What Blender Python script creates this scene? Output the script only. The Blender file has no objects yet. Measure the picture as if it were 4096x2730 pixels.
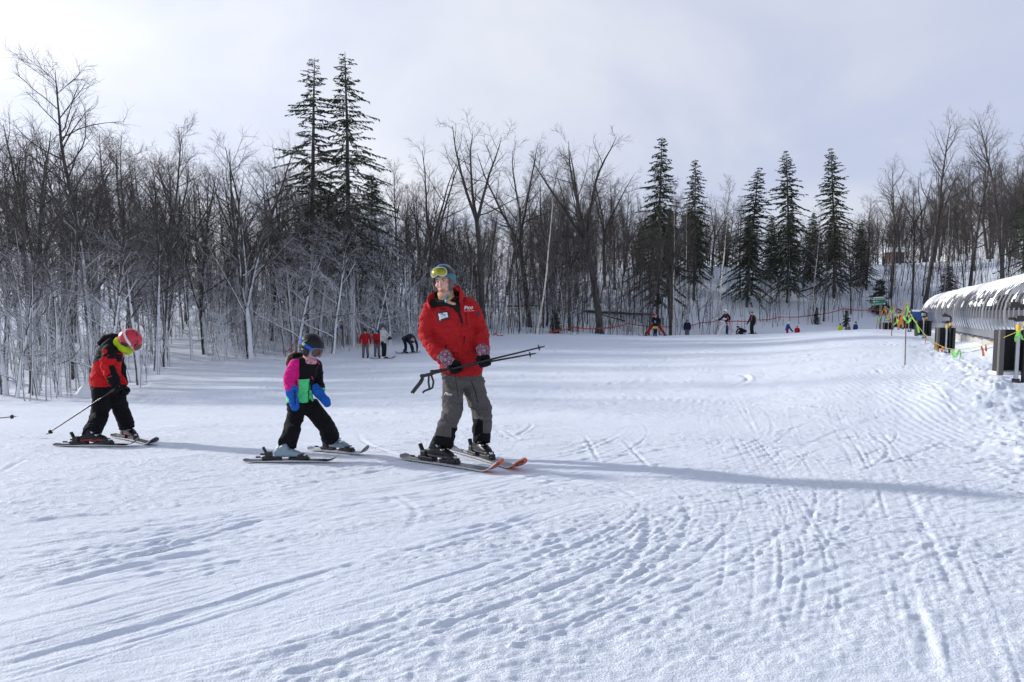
import bpy, bmesh, math, random, time
import numpy as np
from mathutils import Vector, Matrix

T0 = time.time()
SC = bpy.context.scene
COL = SC.collection
R = math.radians

# ------------------------------------------------------------------ camera
FPX = 2731.0            # focal length in photo pixels (24 mm on 36 mm, 4096 wide)
HC = 1.554              # eye height over the instructor's boots
PITCH = math.atan(205.0 / FPX)
cam_d = bpy.data.cameras.new('camera')
cam_d.lens = 24.0
cam_d.sensor_width = 36.0
cam_d.clip_start = 0.05
cam_d.clip_end = 3000.0
cam = bpy.data.objects.new('camera', cam_d)
COL.objects.link(cam)
cam.location = (0, 0, HC)
cam.rotation_euler = (R(90) - PITCH, 0, 0)
SC.camera = cam

# ------------------------------------------------------------------ light
SUN_AZ = R(-67.0)       # measured from +Y, negative is to the left
SUN_EL = R(20.0)
SUN_DIR = Vector((math.sin(SUN_AZ) * math.cos(SUN_EL), math.cos(SUN_AZ) * math.cos(SUN_EL), math.sin(SUN_EL)))
sun_d = bpy.data.lights.new('sun', 'SUN')
sun_d.energy = 3.8
sun_d.angle = R(3.0)
sun_d.color = (1.0, 0.95, 0.89)
sun = bpy.data.objects.new('sun', sun_d)
COL.objects.link(sun)
sun.rotation_euler = (-SUN_DIR).to_track_quat('-Z', 'Y').to_euler()
SC.view_settings.view_transform = 'Standard'
SC.view_settings.look = 'None'
SC.view_settings.exposure = 0.08
SC.view_settings.gamma = 1.0

W = bpy.data.worlds.new('World')
SC.world = W
W.use_nodes = True
wn, wl = W.node_tree.nodes, W.node_tree.links
wn.clear()


def wnode(t, **kw):
    n = wn.new(t)
    for k, v in kw.items():
        setattr(n, k, v)
    return n


def wmath(op, a, b=None, clamp=False):
    n = wn.new('ShaderNodeMath')
    n.operation = op
    n.use_clamp = clamp
    for i, s in enumerate((a, b)):
        if s is None:
            continue
        if isinstance(s, (int, float)):
            n.inputs[i].default_value = s
        else:
            wl.new(s, n.inputs[i])
    return n.outputs[0]


out = wnode('ShaderNodeOutputWorld')
bg = wnode('ShaderNodeBackground')
bg.inputs['Strength'].default_value = 0.1
wl.new(bg.outputs[0], out.inputs[0])
sky = wnode('ShaderNodeTexSky', sky_type='NISHITA', sun_disc=False)
sky.sun_elevation = SUN_EL
sky.sun_rotation = SUN_AZ
sky.altitude = 600
sky.air_density = 1.0
sky.dust_density = 1.0
tc = wnode('ShaderNodeTexCoord')
dot = wnode('ShaderNodeVectorMath', operation='DOT_PRODUCT')
wl.new(tc.outputs['Generated'], dot.inputs[0])
dot.inputs[1].default_value = SUN_DIR
d01 = wmath('MAXIMUM', dot.outputs['Value'], 0.0)
glow = wmath('MULTIPLY', wmath('POWER', d01, 3.0), 5.5)
sep = wnode('ShaderNodeSeparateXYZ')
wl.new(tc.outputs['Generated'], sep.inputs[0])
zz = wmath('ADD', wmath('MAXIMUM', sep.outputs[2], 0.0), 0.22)
comb = wnode('ShaderNodeCombineXYZ')
wl.new(wmath('DIVIDE', sep.outputs[0], zz), comb.inputs[0])
wl.new(wmath('DIVIDE', sep.outputs[1], zz), comb.inputs[1])
nz = wnode('ShaderNodeTexNoise')
nz.inputs['Scale'].default_value = 0.75
nz.inputs['Detail'].default_value = 6.0
nz.inputs['Roughness'].default_value = 0.5
nz.inputs['Distortion'].default_value = 0.6
wl.new(comb.outputs[0], nz.inputs['Vector'])
cl = wnode('ShaderNodeMapRange')
cl.inputs['From Min'].default_value = 0.36
cl.inputs['From Max'].default_value = 0.66
cl.interpolation_type = 'SMOOTHSTEP'
wl.new(nz.outputs['Fac'], cl.inputs['Value'])
veil = wnode('ShaderNodeMix', data_type='RGBA')
veil.inputs[6].default_value = (5.7, 6.2, 8.0, 1)
veil.inputs[7].default_value = (8.1, 8.3, 9.1, 1)
wl.new(cl.outputs[0], veil.inputs[0])
gl = wnode('ShaderNodeMix', data_type='RGBA', blend_type='ADD')
gl.inputs[0].default_value = 1.0
wl.new(veil.outputs[2], gl.inputs[6])
gcol = wnode('ShaderNodeCombineXYZ')
for i, f in enumerate((1.0, 0.97, 0.88)):
    wl.new(wmath('MULTIPLY', glow, f), gcol.inputs[i])
wl.new(gcol.outputs[0], gl.inputs[7])
mixsky = wnode('ShaderNodeMix', data_type='RGBA')
# the veil of cloud is seen edge-on near the horizon and thins overhead
cov = wnode('ShaderNodeMapRange')
cov.inputs['From Min'].default_value = 0.40
cov.inputs['From Max'].default_value = 0.95
cov.inputs['To Min'].default_value = 0.88
cov.inputs['To Max'].default_value = 0.25
wl.new(sep.outputs[2], cov.inputs['Value'])
wl.new(cov.outputs[0], mixsky.inputs[0])
wl.new(sky.outputs[0], mixsky.inputs[6])
wl.new(gl.outputs[2], mixsky.inputs[7])
wl.new(mixsky.outputs[2], bg.inputs['Color'])

# ------------------------------------------------------------------ helpers
CP, SP = math.cos(PITCH), math.sin(PITCH)


def ray(px, py):
    """direction through a photo pixel (photo is 4096 x 2730), scaled so that y == 1"""
    a = (px - 2048.0) / FPX
    b = -(py - 1365.0) / FPX
    d = Vector((a, CP + b * SP, -SP + b * CP))
    return d / d.y


def P(px, py, d):
    """the point seen at a photo pixel at the distance d north of the camera"""
    r = ray(px, py) * d
    return Vector((r.x, r.y, r.z + HC))


def zpx(py, d):
    return HC + ray(2048, py).z * d


def h01(ix, iy, seed):
    h = (ix.astype(np.int64) * 374761393 + iy.astype(np.int64) * 668265263 + seed * 974634777) & 0xffffffff
    h = ((h ^ (h >> 13)) * 1274126177) & 0xffffffff
    h = ((h ^ (h >> 15)) * 2246822519) & 0xffffffff
    return ((h ^ (h >> 16)) & 0xffffff) / float(0xffffff)


def vn(x, y, seed=0):
    xi, yi = np.floor(x), np.floor(y)
    fx, fy = x - xi, y - yi
    fx = fx * fx * (3 - 2 * fx)
    fy = fy * fy * (3 - 2 * fy)
    a, b = h01(xi, yi, seed), h01(xi + 1, yi, seed)
    c, d = h01(xi, yi + 1, seed), h01(xi + 1, yi + 1, seed)
    return (a + (b - a) * fx) * (1 - fy) + (c + (d - c) * fx) * fy - 0.5


def fbm(x, y, seed=0, octv=3, gain=0.5):
    s, a = 0.0, 1.0
    for o in range(octv):
        s = s + a * vn(x * 2 ** o + 17.3 * o, y * 2 ** o - 9.1 * o, seed + o)
        a *= gain
    return s


def vn3(p, seed=0):
    """3-D value noise for mesh wrinkles"""
    pi = np.floor(p)
    f = p - pi
    f = f * f * (3 - 2 * f)
    res = 0.0
    for k in (0, 1):
        zi = (pi[:, 2] + k)
        sd = seed + (zi.astype(np.int64) * 7919)
        a = h01(pi[:, 0], pi[:, 1], sd)
        b = h01(pi[:, 0] + 1, pi[:, 1], sd)
        c = h01(pi[:, 0], pi[:, 1] + 1, sd)
        d = h01(pi[:, 0] + 1, pi[:, 1] + 1, sd)
        v = (a + (b - a) * f[:, 0]) * (1 - f[:, 1]) + (c + (d - c) * f[:, 0]) * f[:, 1]
        res = res + v * (f[:, 2] if k else (1 - f[:, 2]))
    return res - 0.5


def mesh_np(name, verts, faces, smooth=True, mats=None, fmat=None):
    """mesh from numpy arrays; faces is an (n,3) or (n,4) array"""
    me = bpy.data.meshes.new(name)
    verts = np.asarray(verts, dtype=np.float32)
    faces = np.asarray(faces, dtype=np.int32)
    k = faces.shape[1]
    me.vertices.add(len(verts))
    me.vertices.foreach_set('co', verts.ravel())
    me.loops.add(faces.size)
    me.loops.foreach_set('vertex_index', faces.ravel())
    me.polygons.add(len(faces))
    me.polygons.foreach_set('loop_start', np.arange(0, faces.size, k, dtype=np.int32))
    if smooth:
        me.polygons.foreach_set('use_smooth', np.ones(len(faces), dtype=bool))
    for m in mats or []:
        me.materials.append(m)
    if fmat is not None:
        me.polygons.foreach_set('material_index', np.asarray(fmat, dtype=np.int32))
    me.update(calc_edges=True)
    return me


def link(name, me, parent=None):
    o = bpy.data.objects.new(name, me)
    COL.objects.link(o)
    if parent is not None:
        o.parent = parent
    return o


def empty(name, loc=(0, 0, 0), rz=0.0):
    o = bpy.data.objects.new(name, None)
    COL.objects.link(o)
    o.location = loc
    o.rotation_euler = (0, 0, rz)
    o.empty_display_size = 0.2
    return o


def tag(o, label=None, cat=None, group=None, kind=None):
    if label:
        o['label'] = label
    if cat:
        o['category'] = cat
    if group:
        o['group'] = group
    if kind:
        o['kind'] = kind
    return o


# ------------------------------------------------------------------ materials
MATS = {}


class NT:
    """small helper around one node tree"""

    def __init__(s, m):
        m.use_nodes = True
        s.n, s.l = m.node_tree.nodes, m.node_tree.links
        s.b = s.n['Principled BSDF']

    def new(s, t, **kw):
        n = s.n.new(t)
        for k, v in kw.items():
            setattr(n, k, v)
        return n

    def put(s, v, sock):
        if isinstance(v, bpy.types.NodeSocket):
            s.l.new(v, sock)
        elif v is not None:
            sock.default_value = v

    def math(s, op, a, b=None, c=None, clamp=False):
        n = s.n.new('ShaderNodeMath')
        n.operation = op
        n.use_clamp = clamp
        for i, v in enumerate((a, b, c)):
            s.put(v, n.inputs[i])
        return n.outputs[0]

    def noise(s, scale, detail=3.0, rough=0.55, vec=None, dist=0.0, coord='Object', mscale=None, dim='3D'):
        if vec is None:
            vec = s.coord(coord, mscale)
        n = s.new('ShaderNodeTexNoise')
        n.inputs['Scale'].default_value = scale
        n.inputs['Detail'].default_value = detail
        n.inputs['Roughness'].default_value = rough
        n.inputs['Distortion'].default_value = dist
        s.l.new(vec, n.inputs['Vector'])
        return n.outputs['Fac']

    def coord(s, which='Object', mscale=None, rot=None):
        t = s.new('ShaderNodeTexCoord')
        v = t.outputs[which]
        if mscale or rot:
            m = s.new('ShaderNodeMapping')
            if mscale:
                m.inputs['Scale'].default_value = mscale
            if rot:
                m.inputs['Rotation'].default_value = rot
            s.l.new(v, m.inputs[0])
            v = m.outputs[0]
        return v

    def ramp(s, v, lo, hi, a=0.0, b=1.0, smooth=True):
        n = s.new('ShaderNodeMapRange')
        n.interpolation_type = 'SMOOTHSTEP' if smooth else 'LINEAR'
        for k, x in (('Value', v), ('From Min', lo), ('From Max', hi), ('To Min', a), ('To Max', b)):
            s.put(x, n.inputs[k])
        return n.outputs[0]

    def mix(s, f, a, b):
        n = s.new('ShaderNodeMix', data_type='RGBA')
        s.put(f, n.inputs[0])
        s.put(a if isinstance(a, bpy.types.NodeSocket) else (*a, 1)[:4], n.inputs[6])
        s.put(b if isinstance(b, bpy.types.NodeSocket) else (*b, 1)[:4], n.inputs[7])
        return n.outputs[2]

    def bump(s, h, strength=0.5, dist=0.01, normal=None):
        n = s.new('ShaderNodeBump')
        s.put(h, n.inputs['Height'])
        s.put(strength, n.inputs['Strength'])
        n.inputs['Distance'].default_value = dist
        if normal is not None:
            s.l.new(normal, n.inputs['Normal'])
        return n.outputs[0]

    def color(s, v):
        s.put(v if isinstance(v, bpy.types.NodeSocket) else (*v, 1)[:4], s.b.inputs['Base Color'])

    def normal(s, v):
        s.l.new(v, s.b.inputs['Normal'])

    def upness(s, vec=(0, 0, 1)):
        g = s.new('ShaderNodeNewGeometry')
        d = s.new('ShaderNodeVectorMath', operation='DOT_PRODUCT')
        s.l.new(g.outputs['Normal'], d.inputs[0])
        d.inputs[1].default_value = vec
        return d.outputs['Value']


def mat(name, col=(0.5, 0.5, 0.5), rough=0.6, metal=0.0, spec=0.5):
    m = bpy.data.materials.new(name)
    t = NT(m)
    t.color(col)
    t.b.inputs['Roughness'].default_value = rough
    t.b.inputs['Metallic'].default_value = metal
    t.b.inputs['Specular IOR Level'].default_value = spec
    MATS[name] = m
    return m, t


def plain(name, col, rough=0.5, metal=0.0, spec=0.5, var=0.18, scale=20.0, bump=0.0):
    """paint or plastic with slight mottling and wear"""
    m, t = mat(name, col, rough, metal, spec)
    n = t.noise(scale, 4.0, 0.6)
    t.color(t.mix(n, tuple(c * (1 - var) for c in col), tuple(min(1, c * (1 + var)) for c in col)))
    t.put(t.ramp(n, 0.3, 0.7, max(0.03, rough - 0.08), min(1, rough + 0.08)), t.b.inputs['Roughness'])
    if bump:
        t.normal(t.bump(n, bump, 0.01))
    return m


def cloth(name, col, rough=0.85, fold=0.9, var=0.12, weave=True, spec=0.25):
    """nylon shell: broad creases, fine weave"""
    m, t = mat(name, col, rough, 0.0, spec)
    n1 = t.noise(9.0, 3.0, 0.5, dist=1.2, mscale=(1.0, 1.0, 1.8))
    n2 = t.noise(32.0, 3.0, 0.6, dist=0.8)
    t.color(t.mix(n2, tuple(c * (1 - var) for c in col), tuple(min(1, c * (1 + var)) for c in col)))
    h = t.math('ADD', t.math('MULTIPLY', n1, 1.0), t.math('MULTIPLY', n2, 0.3))
    nb = t.bump(h, min(1.0, fold * 1.6), 0.06)
    if weave:
        nb = t.bump(t.noise(420.0, 1.0), 0.12, 0.002, nb)
    t.normal(nb)
    return m


# snow on the ground -------------------------------------------------
def snow_material():
    m, t = mat('snow', (0.82, 0.85, 0.90), 0.7, 0.0, 0.2)
    ob = t.coord('Object')
    gl = t.noise(0.35, 3.0, 0.5, vec=ob)
    t.color(t.mix(gl, (0.745, 0.81, 0.92), (0.79, 0.845, 0.94)))
    att = t.new('ShaderNodeAttribute', attribute_name='cord')
    att2 = t.new('ShaderNodeAttribute', attribute_name='loose')
    # corduroy left by the groomer, running beside the covered lift
    mp = t.new('ShaderNodeMapping')
    mp.inputs['Rotation'].default_value = (0, 0, R(19))
    t.l.new(ob, mp.inputs[0])
    sp = t.new('ShaderNodeSeparateXYZ')
    t.l.new(mp.outputs[0], sp.inputs[0])
    wob = t.noise(0.8, 2.0, 0.5, vec=ob)
    cord = t.math('SINE', t.math('ADD', t.math('MULTIPLY', sp.outputs[0], 52.0), t.math('MULTIPLY', wob, 9.0)))
    brk = t.ramp(t.noise(1.6, 3.0, 0.6, vec=ob), 0.38, 0.58)
    cord = t.math('MULTIPLY', cord, t.math('MULTIPLY', att.outputs['Fac'], brk))
    st = t.noise(1.0, 6.0, 0.66, vec=t.coord('Object', (5.0, 16.0, 6.0), (0, 0, R(-33))), dist=0.5)
    f1 = t.noise(1.0, 4.0, 0.7, vec=t.coord('Object', (22.0, 40.0, 30.0), (0, 0, R(-30))), dist=0.4)
    f2 = t.noise(110.0, 3.0, 0.7, vec=ob)
    h = t.math('ADD', t.math('MULTIPLY', st, 0.7), t.math('MULTIPLY', f1, t.ramp(att2.outputs['Fac'], 0, 1, 0.42, 1.0)))
    h = t.math('ADD', h, t.math('MULTIPLY', f2, 0.34))
    nb = t.bump(h, 0.8, 0.024)
    nb = t.bump(cord, 0.35, 0.012, nb)
    t.normal(nb)
    t.b.inputs['Subsurface Weight'].default_value = 0.0
    return m


SNOW = snow_material()
m_, t_ = mat('loose_snow', (0.87, 0.885, 0.915), 0.6, 0.0, 0.3)
t_.normal(t_.bump(t_.noise(14.0, 4.0, 0.6), 0.5, 0.03))
SNOWB = m_


def bark(name, c0, c1, birch=False, snowdir=(0.70, -0.42, 0.58), scale=6.0):
    """bark with snow plastered on its windward upper side; obj.color.r = how much, .g = tone"""
    m, t = mat(name, c0, 0.9, 0.0, 0.2)
    oi = t.new('ShaderNodeObjectInfo')
    sc = t.new('ShaderNodeSeparateColor')
    t.l.new(oi.outputs['Color'], sc.inputs[0])
    n = t.noise(scale, 4.0, 0.65, mscale=(1, 1, 0.22))
    base = t.mix(t.ramp(n, 0.3, 0.7), c0, c1)
    if birch:
        b = t.noise(5.0, 3.0, 0.7, mscale=(0.6, 0.6, 3.0))
        base = t.mix(t.ramp(b, 0.56, 0.66), base, (0.05, 0.045, 0.04))
    tone = t.new('ShaderNodeHueSaturation')
    tone.inputs['Saturation'].default_value = 1.0
    t.l.new(base, tone.inputs['Color'])
    t.l.new(t.math('ADD', t.math('MULTIPLY', sc.outputs[1], 1.2), 0.45), tone.inputs['Value'])
    up = t.upness(snowdir)
    sn = t.noise(1.7, 4.0, 0.7)
    fine = t.noise(22.0, 3.0, 0.6)
    # frost fades with height: the crowns have shed theirs
    spz = t.new('ShaderNodeSeparateXYZ')
    t.l.new(t.coord('Object'), spz.inputs[0])
    hf = t.ramp(spz.outputs[2], 1.0, 8.5, 1.0, 0.25)
    amt = t.math('MULTIPLY', sc.outputs[0], hf)
    k = t.math('ADD', t.math('MULTIPLY', up, 0.75), t.math('ADD', t.math('MULTIPLY', sn, 0.55), t.math('MULTIPLY', fine, 0.3)))
    thr = t.math('SUBTRACT', 1.25, t.math('MULTIPLY', amt, 0.85))
    f = t.ramp(t.math('SUBTRACT', k, thr), -0.04, 0.16)
    t.color(t.mix(f, tone.outputs[0], (0.84, 0.86, 0.9)))
    t.normal(t.bump(n, 0.6, 0.03))
    return m


BARK = bark('bark', (0.043, 0.040, 0.040), (0.115, 0.108, 0.104))
BIRCH = bark('birch_bark', (0.42, 0.40, 0.37), (0.60, 0.57, 0.53), birch=True)
TWIG = bark('twig_bark', (0.048, 0.042, 0.040), (0.090, 0.080, 0.075), scale=3.0)


def needle_material():
    m, t = mat('spruce_needles', (0.03, 0.05, 0.03), 0.75, 0.0, 0.25)
    oi = t.new('ShaderNodeObjectInfo')
    sc = t.new('ShaderNodeSeparateColor')
    t.l.new(oi.outputs['Color'], sc.inputs[0])
    n = t.noise(1.3, 3.0, 0.6)
    base = t.mix(t.ramp(n, 0.35, 0.65), (0.018, 0.030, 0.018), (0.050, 0.072, 0.034))
    spz = t.new('ShaderNodeSeparateXYZ')
    t.l.new(t.coord('Object'), spz.inputs[0])
    hf = t.ramp(spz.outputs[2], 5.0, 12.0, 1.0, 0.12)
    up = t.math('ABSOLUTE', t.upness())
    s1 = t.noise(0.9, 4.0, 0.7)
    k = t.math('ADD', t.math('MULTIPLY', up, 0.35), s1)
    thr = t.math('SUBTRACT', 1.25, t.math('MULTIPLY', t.math('MULTIPLY', sc.outputs[0], hf), 0.75))
    f = t.ramp(t.math('SUBTRACT', k, thr), -0.02, 0.10)
    t.color(t.mix(f, base, (0.80, 0.83, 0.88)))
    return m


NEEDLE = needle_material()
# ------------------------------------------------------------------ the lie of the land
# per column of the view (u = x / y): (distance, height)
_c = lambda px: (px - 2048.0) / FPX
NEAR = [(0.0, 0.26), (3.2, 0.24), (4.6, 0.14), (6.15, 0.0), (7.5, -0.135), (9.0, -0.28)]
COLS = [
    (-1.6, [(13, -0.62), (18, -1.0), (25, -1.3), (40, -0.6), (60, 0.4), (100, 3.2), (240, 4), (900, 6)]),
    (_c(0), [(12, -0.62), (17, -1.32), (20, -1.66), (25, -2.0), (40, -1.7), (60, -0.6), (100, 3.0), (240, 4), (900, 6)]),
    (_c(600), [(12, -0.66), (20, -1.68), (28, -2.12), (34, -2.15), (45, -1.75), (60, -1.0), (100, 3.0), (240, 4), (900, 6)]),
    (_c(1200), [(12, -0.68), (20, -1.55), (30, -2.06), (38, -2.2), (46, -2.05), (60, -1.5), (100, 3.0), (240, 4), (900, 6)]),
    (_c(2100), [(12, -0.62), (20, -1.15), (30, -1.58), (40, -1.75), (50, -1.76), (58, -1.8), (72, -0.2), (90, 2.6), (110, 3.6), (240, 3.5), (900, 6)]),
    (_c(2600), [(12, -0.56), (20, -1.05), (30, -1.45), (40, -1.62), (50, -1.66), (55, -2.2), (60, -2.9), (66, -2.5), (72, -0.6), (80, 2.6), (88, 4.9), (100, 5.0), (130, 3.6), (240, 2.0), (900, 5)]),
    (_c(2900), [(12, -0.52), (20, -0.95), (30, -1.30), (40, -1.50), (50, -1.56), (54, -2.2), (60, -3.2), (66, -2.6), (71, -0.9), (78, 2.2), (85, 4.6), (95, 5.0), (130, 3.6), (240, 2.0), (900, 5)]),
    (_c(3500), [(12, -0.30), (20, -0.55), (30, -0.78), (40, -0.88), (46, -0.96), (50, -1.6), (57, -2.9), (65, -2.6), (71, -0.8), (79, 2.6), (87, 5.0), (97, 5.2), (140, 3.8), (240, 2.0), (900, 5)]),
    (_c(3620), [(12, -0.25), (18, -0.44), (26, -0.66), (36, -0.84), (44, -0.98), (50, -1.5), (57, -2.3), (64, -2.2), (71, -0.6), (80, 2.8), (88, 5.1), (100, 5.4), (140, 4.2), (240, 2.5), (900, 5)]),
    (_c(3800), [(11.5, -0.10), (18, -0.42), (24, -0.76), (34.5, -1.10), (45, -1.28), (54, -1.35), (62, -1.5), (70, 0.0), (84, 3.8), (96, 5.8), (112, 5.9), (140, 5.0), (240, 3), (900, 5)]),
    (_c(4096), [(11.5, -0.03), (20, -0.28), (26, -0.45), (40, -0.80), (54, -1.1), (64, 0.2), (80, 4.6), (94, 6.4), (115, 6.4), (140, 5.4), (240, 4), (900, 5)]),
    (1.6, [(11.5, 0.0), (26, -0.05), (54, 0.4), (70, 4), (90, 6), (240, 9), (900, 22)]),
]
NL = 520
LD = np.linspace(math.log(2.0), math.log(900.0), NL)
_g = np.exp(-0.5 * (np.arange(-14, 15) / 5.0) ** 2)
_g /= _g.sum()
CU = np.array([c[0] for c in COLS])
CZ = []
for u_, pts in COLS:
    a = np.array(NEAR + pts)
    z = np.interp(np.exp(LD), a[:, 0], a[:, 1])
    zp = np.concatenate([np.full(14, z[0]), z, np.full(14, z[-1])])
    CZ.append(np.convolve(zp, _g, mode='valid'))
CZ = np.array(CZ)


def ground(x, y):
    """smooth terrain height (arrays)"""
    x = np.asarray(x, dtype=float)
    y = np.asarray(y, dtype=float)
    yy = np.clip(y, 2.0, 899.0)
    u = np.clip(x / yy, CU[0] + 1e-6, CU[-1] - 1e-6)
    ci = np.clip(np.searchsorted(CU, u) - 1, 0, len(CU) - 2)
    f = (u - CU[ci]) / (CU[ci + 1] - CU[ci])
    f = f * f * (3 - 2 * f) * 0.6 + f * 0.4
    q = (np.log(yy) - LD[0]) / (LD[-1] - LD[0]) * (NL - 1)
    qi = np.clip(q.astype(int), 0, NL - 2)
    g = q - qi
    za = CZ[ci, qi] * (1 - g) + CZ[ci, qi + 1] * g
    zb = CZ[ci + 1, qi] * (1 - g) + CZ[ci + 1, qi + 1] * g
    return za * (1 - f) + zb * f


def gz(x, y):
    return float(ground(np.array([x]), np.array([y]))[0])


def on_ground(px, py, lo=2.0, hi=80.0):
    """where the ray through a photo pixel meets the ground"""
    r = ray(px, py)
    ds = np.exp(np.linspace(math.log(lo), math.log(hi), 3000))
    z = HC + r.z * ds - ground(r.x * ds, ds)
    i = np.argmax(z < 0) if (z < 0).any() else len(ds) - 1
    d = ds[i]
    return Vector((r.x * d, d, gz(r.x * d, d)))


def gpt(px, d):
    """ground point in the column px at distance d"""
    x = (px - 2048.0) / FPX * d
    for _ in range(3):
        z = gz(x, d)
        x = (px - 2048.0) / FPX * (d * CP - (z - HC) * SP)
    return Vector((x, d, gz(x, d)))


# ------------------------------------------------------------------ snow surface with its tracks
rngT = random.Random(5)
TRACKS = []      # (points Nx2, depth, width, ridge, crumble)


def track_px(pts, depth=0.010, width=0.036, ridge=0.007, both=False):
    g = np.array([on_ground(*p)[:2] for p in pts])
    # smooth resample
    t = np.linspace(0, 1, len(g))
    tt = np.linspace(0, 1, 160)
    deg = min(3, len(g) - 1)
    cx, cy = np.polyfit(t, g[:, 0], deg), np.polyfit(t, g[:, 1], deg)
    TRACKS.append((np.stack([np.polyval(cx, tt), np.polyval(cy, tt)], 1), depth, width, ridge))


for pts in (
    [(0, 2660), (420, 2540), (1000, 2390), (1700, 2180), (2300, 2020), (2560, 1960)],
    [(0, 2420), (350, 2310), (700, 2230), (960, 2180)],
    [(0, 2350), (500, 2230), (900, 2120), (1300, 2020)],
    [(600, 2730), (1200, 2600), (1850, 2380), (2350, 2180), (2560, 2060)],
    [(1000, 2730), (1500, 2610), (2050, 2420), (2500, 2250)],
    [(2560, 2060), (2540, 1990), (2460, 1950), (2330, 1910), (2150, 1880)],
    [(2520, 2330), (2690, 2200), (2760, 2100), (2730, 2020), (2640, 1970)],
    [(2250, 2440), (2500, 2290), (2590, 2150), (2580, 2060)],
    [(1540, 2180), (1630, 2110), (1670, 2070), (1640, 2020), (1560, 1980)],
    [(1450, 1720), (1520, 1690), (1700, 1665), (1900, 1650)],
    [(1450, 1730), (1460, 1770), (1560, 1810), (1640, 1830)],
    [(1990, 1660), (2100, 1680), (2130, 1710), (2050, 1750), (1960, 1780)],
    [(3540, 1800), (3600, 1900), (3640, 2010), (3720, 2160), (3790, 2290), (3860, 2420)],
    [(3600, 2270), (3660, 2420), (3700, 2560), (3730, 2730)],
    [(3560, 2280), (3620, 2400), (3690, 2500)],
    [(3640, 1450), (3680, 1490), (3740, 1560), (3820, 1640), (3900, 1720)],
    [(2950, 1560), (3000, 1680), (3030, 1760)],
    [(2900, 1530), (2960, 1640), (3000, 1700)],
    [(2530, 1650), (2700, 1640), (2900, 1650)],
    [(2280, 1655), (2400, 1620), (2540, 1605)],
    [(3300, 1980), (3240, 2060), (3230, 2130), (3180, 2220)],
    [(2650, 1940), (2560, 1830), (2490, 1760)],
    [(2410, 1880), (2360, 1780), (2330, 1740)],
    [(0, 1890), (120, 1830)],
    [(1300, 2730), (1900, 2560), (2300, 2450)],
    [(500, 1990), (1000, 1940), (1500, 1930)],
    [(0, 2120), (300, 2070), (620, 2060)],
):
    track_px(pts, *((0.008, 0.03, 0.006) if pts[0][0] > 2200 and abs(pts[0][1] - pts[-1][1]) > abs(pts[0][0] - pts[-1][0]) and pts[0][1] < 1990 and pts[0][0] < 3500 else ()))
# many faint older tracks of turning skiers
for i in range(330):
    d0 = math.exp(rngT.uniform(math.log(2.4), math.log(34)))
    x0 = rngT.uniform(-0.85, 0.85) * d0 - 0.4
    a = R(rngT.gauss(33 if d0 < 7 else 8, 13))
    k = rngT.gauss(0.0, 0.10)
    L = rngT.uniform(0.7, 1.2) * (2.6 + 0.6 * d0)
    s = np.linspace(0, L, 110)
    an = a + k * s
    xs = x0 + np.cumsum(np.cos(an)) * (s[1] - s[0])
    ys = d0 + np.cumsum(np.sin(an)) * (s[1] - s[0])
    sc = 0.8 + d0 * 0.09
    TRACKS.append((np.stack([xs, ys], 1), rngT.uniform(0.003, 0.007) * sc, rngT.uniform(0.014, 0.034) * sc, rngT.uniform(0.002, 0.007) * sc))
    if rngT.random() < 0.5:
        o = rngT.uniform(0.12, 0.3)
        TRACKS.append((np.stack([xs - math.sin(a) * o, ys + math.cos(a) * o], 1), rngT.uniform(0.003, 0.008) * sc, rngT.uniform(0.015, 0.04) * sc, rngT.uniform(0.002, 0.006) * sc))


# long fine pairs of tracks swept round by the class, one after another
SWEEPS = [
    [(-150, 2700), (420, 2540), (1000, 2390), (1700, 2180), (2300, 2010), (2700, 1900)],
    [(-100, 2450), (350, 2310), (900, 2180), (1500, 2030), (2000, 1930)],
    [(500, 2760), (1200, 2600), (1850, 2400), (2350, 2200), (2620, 2060), (2640, 1960)],
    [(900, 2760), (1600, 2620), (2300, 2400), (2680, 2200), (2760, 2090), (2700, 1990), (2500, 1920)],
    [(-100, 2200), (500, 2110), (1100, 2010), (1700, 1940)],
    [(1500, 2760), (2100, 2600), (2600, 2400), (2900, 2200), (2960, 2060), (2880, 1950)],
    [(3250, 2760), (3300, 2400), (3230, 2130), (3080, 1880), (2950, 1640), (2850, 1500)],
    [(3800, 2760), (3660, 2400), (3540, 2080), (3400, 1780), (3280, 1560), (3200, 1450)],
    [(-60, 1990), (500, 1930), (1000, 1900), (1500, 1890)],
    [(1300, 1760), (1800, 1690), (2300, 1640), (2900, 1640)],
]
rngS = random.Random(12)
for pts in SWEEPS:
    for k in range(5):
        dx, dy = rngS.uniform(-190, 190), rngS.uniform(-110, 110)
        st = rngS.uniform(0.9, 1.1)
        q = [(2048 + (x_ - 2048) * st + dx * min(1, (y_ - 1300) / 900.0), max(1420, y_ + dy * (y_ - 1300) / 1100.0)) for x_, y_ in pts]
        n0 = len(TRACKS)
        track_px(q, rngS.uniform(0.003, 0.0065), rngS.uniform(0.011, 0.020), rngS.uniform(0.002, 0.004))
        t_, d_, w_, r_ = TRACKS[n0]
        dv = np.gradient(t_, axis=0)
        nr_ = np.stack([-dv[:, 1], dv[:, 0]], 1) / (np.linalg.norm(dv, axis=1)[:, None] + 1e-9)
        TRACKS.append((t_ + nr_ * rngS.uniform(0.10, 0.30), d_ * rngS.uniform(0.7, 1.1), w_, r_))

# where skis lie the snow is pressed flat
SKI_LINES = [np.array([on_ground(*a)[:2], on_ground(*b)[:2]]) for a, b in (
    ((1612, 1836), (2010, 1897)), ((1800, 1800), (2100, 1890)), ((975, 1850), (1370, 1852)), ((1238, 1802), (1480, 1824)), ((218, 1786), (560, 1788)), ((430, 1742), (605, 1780)))]

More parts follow.
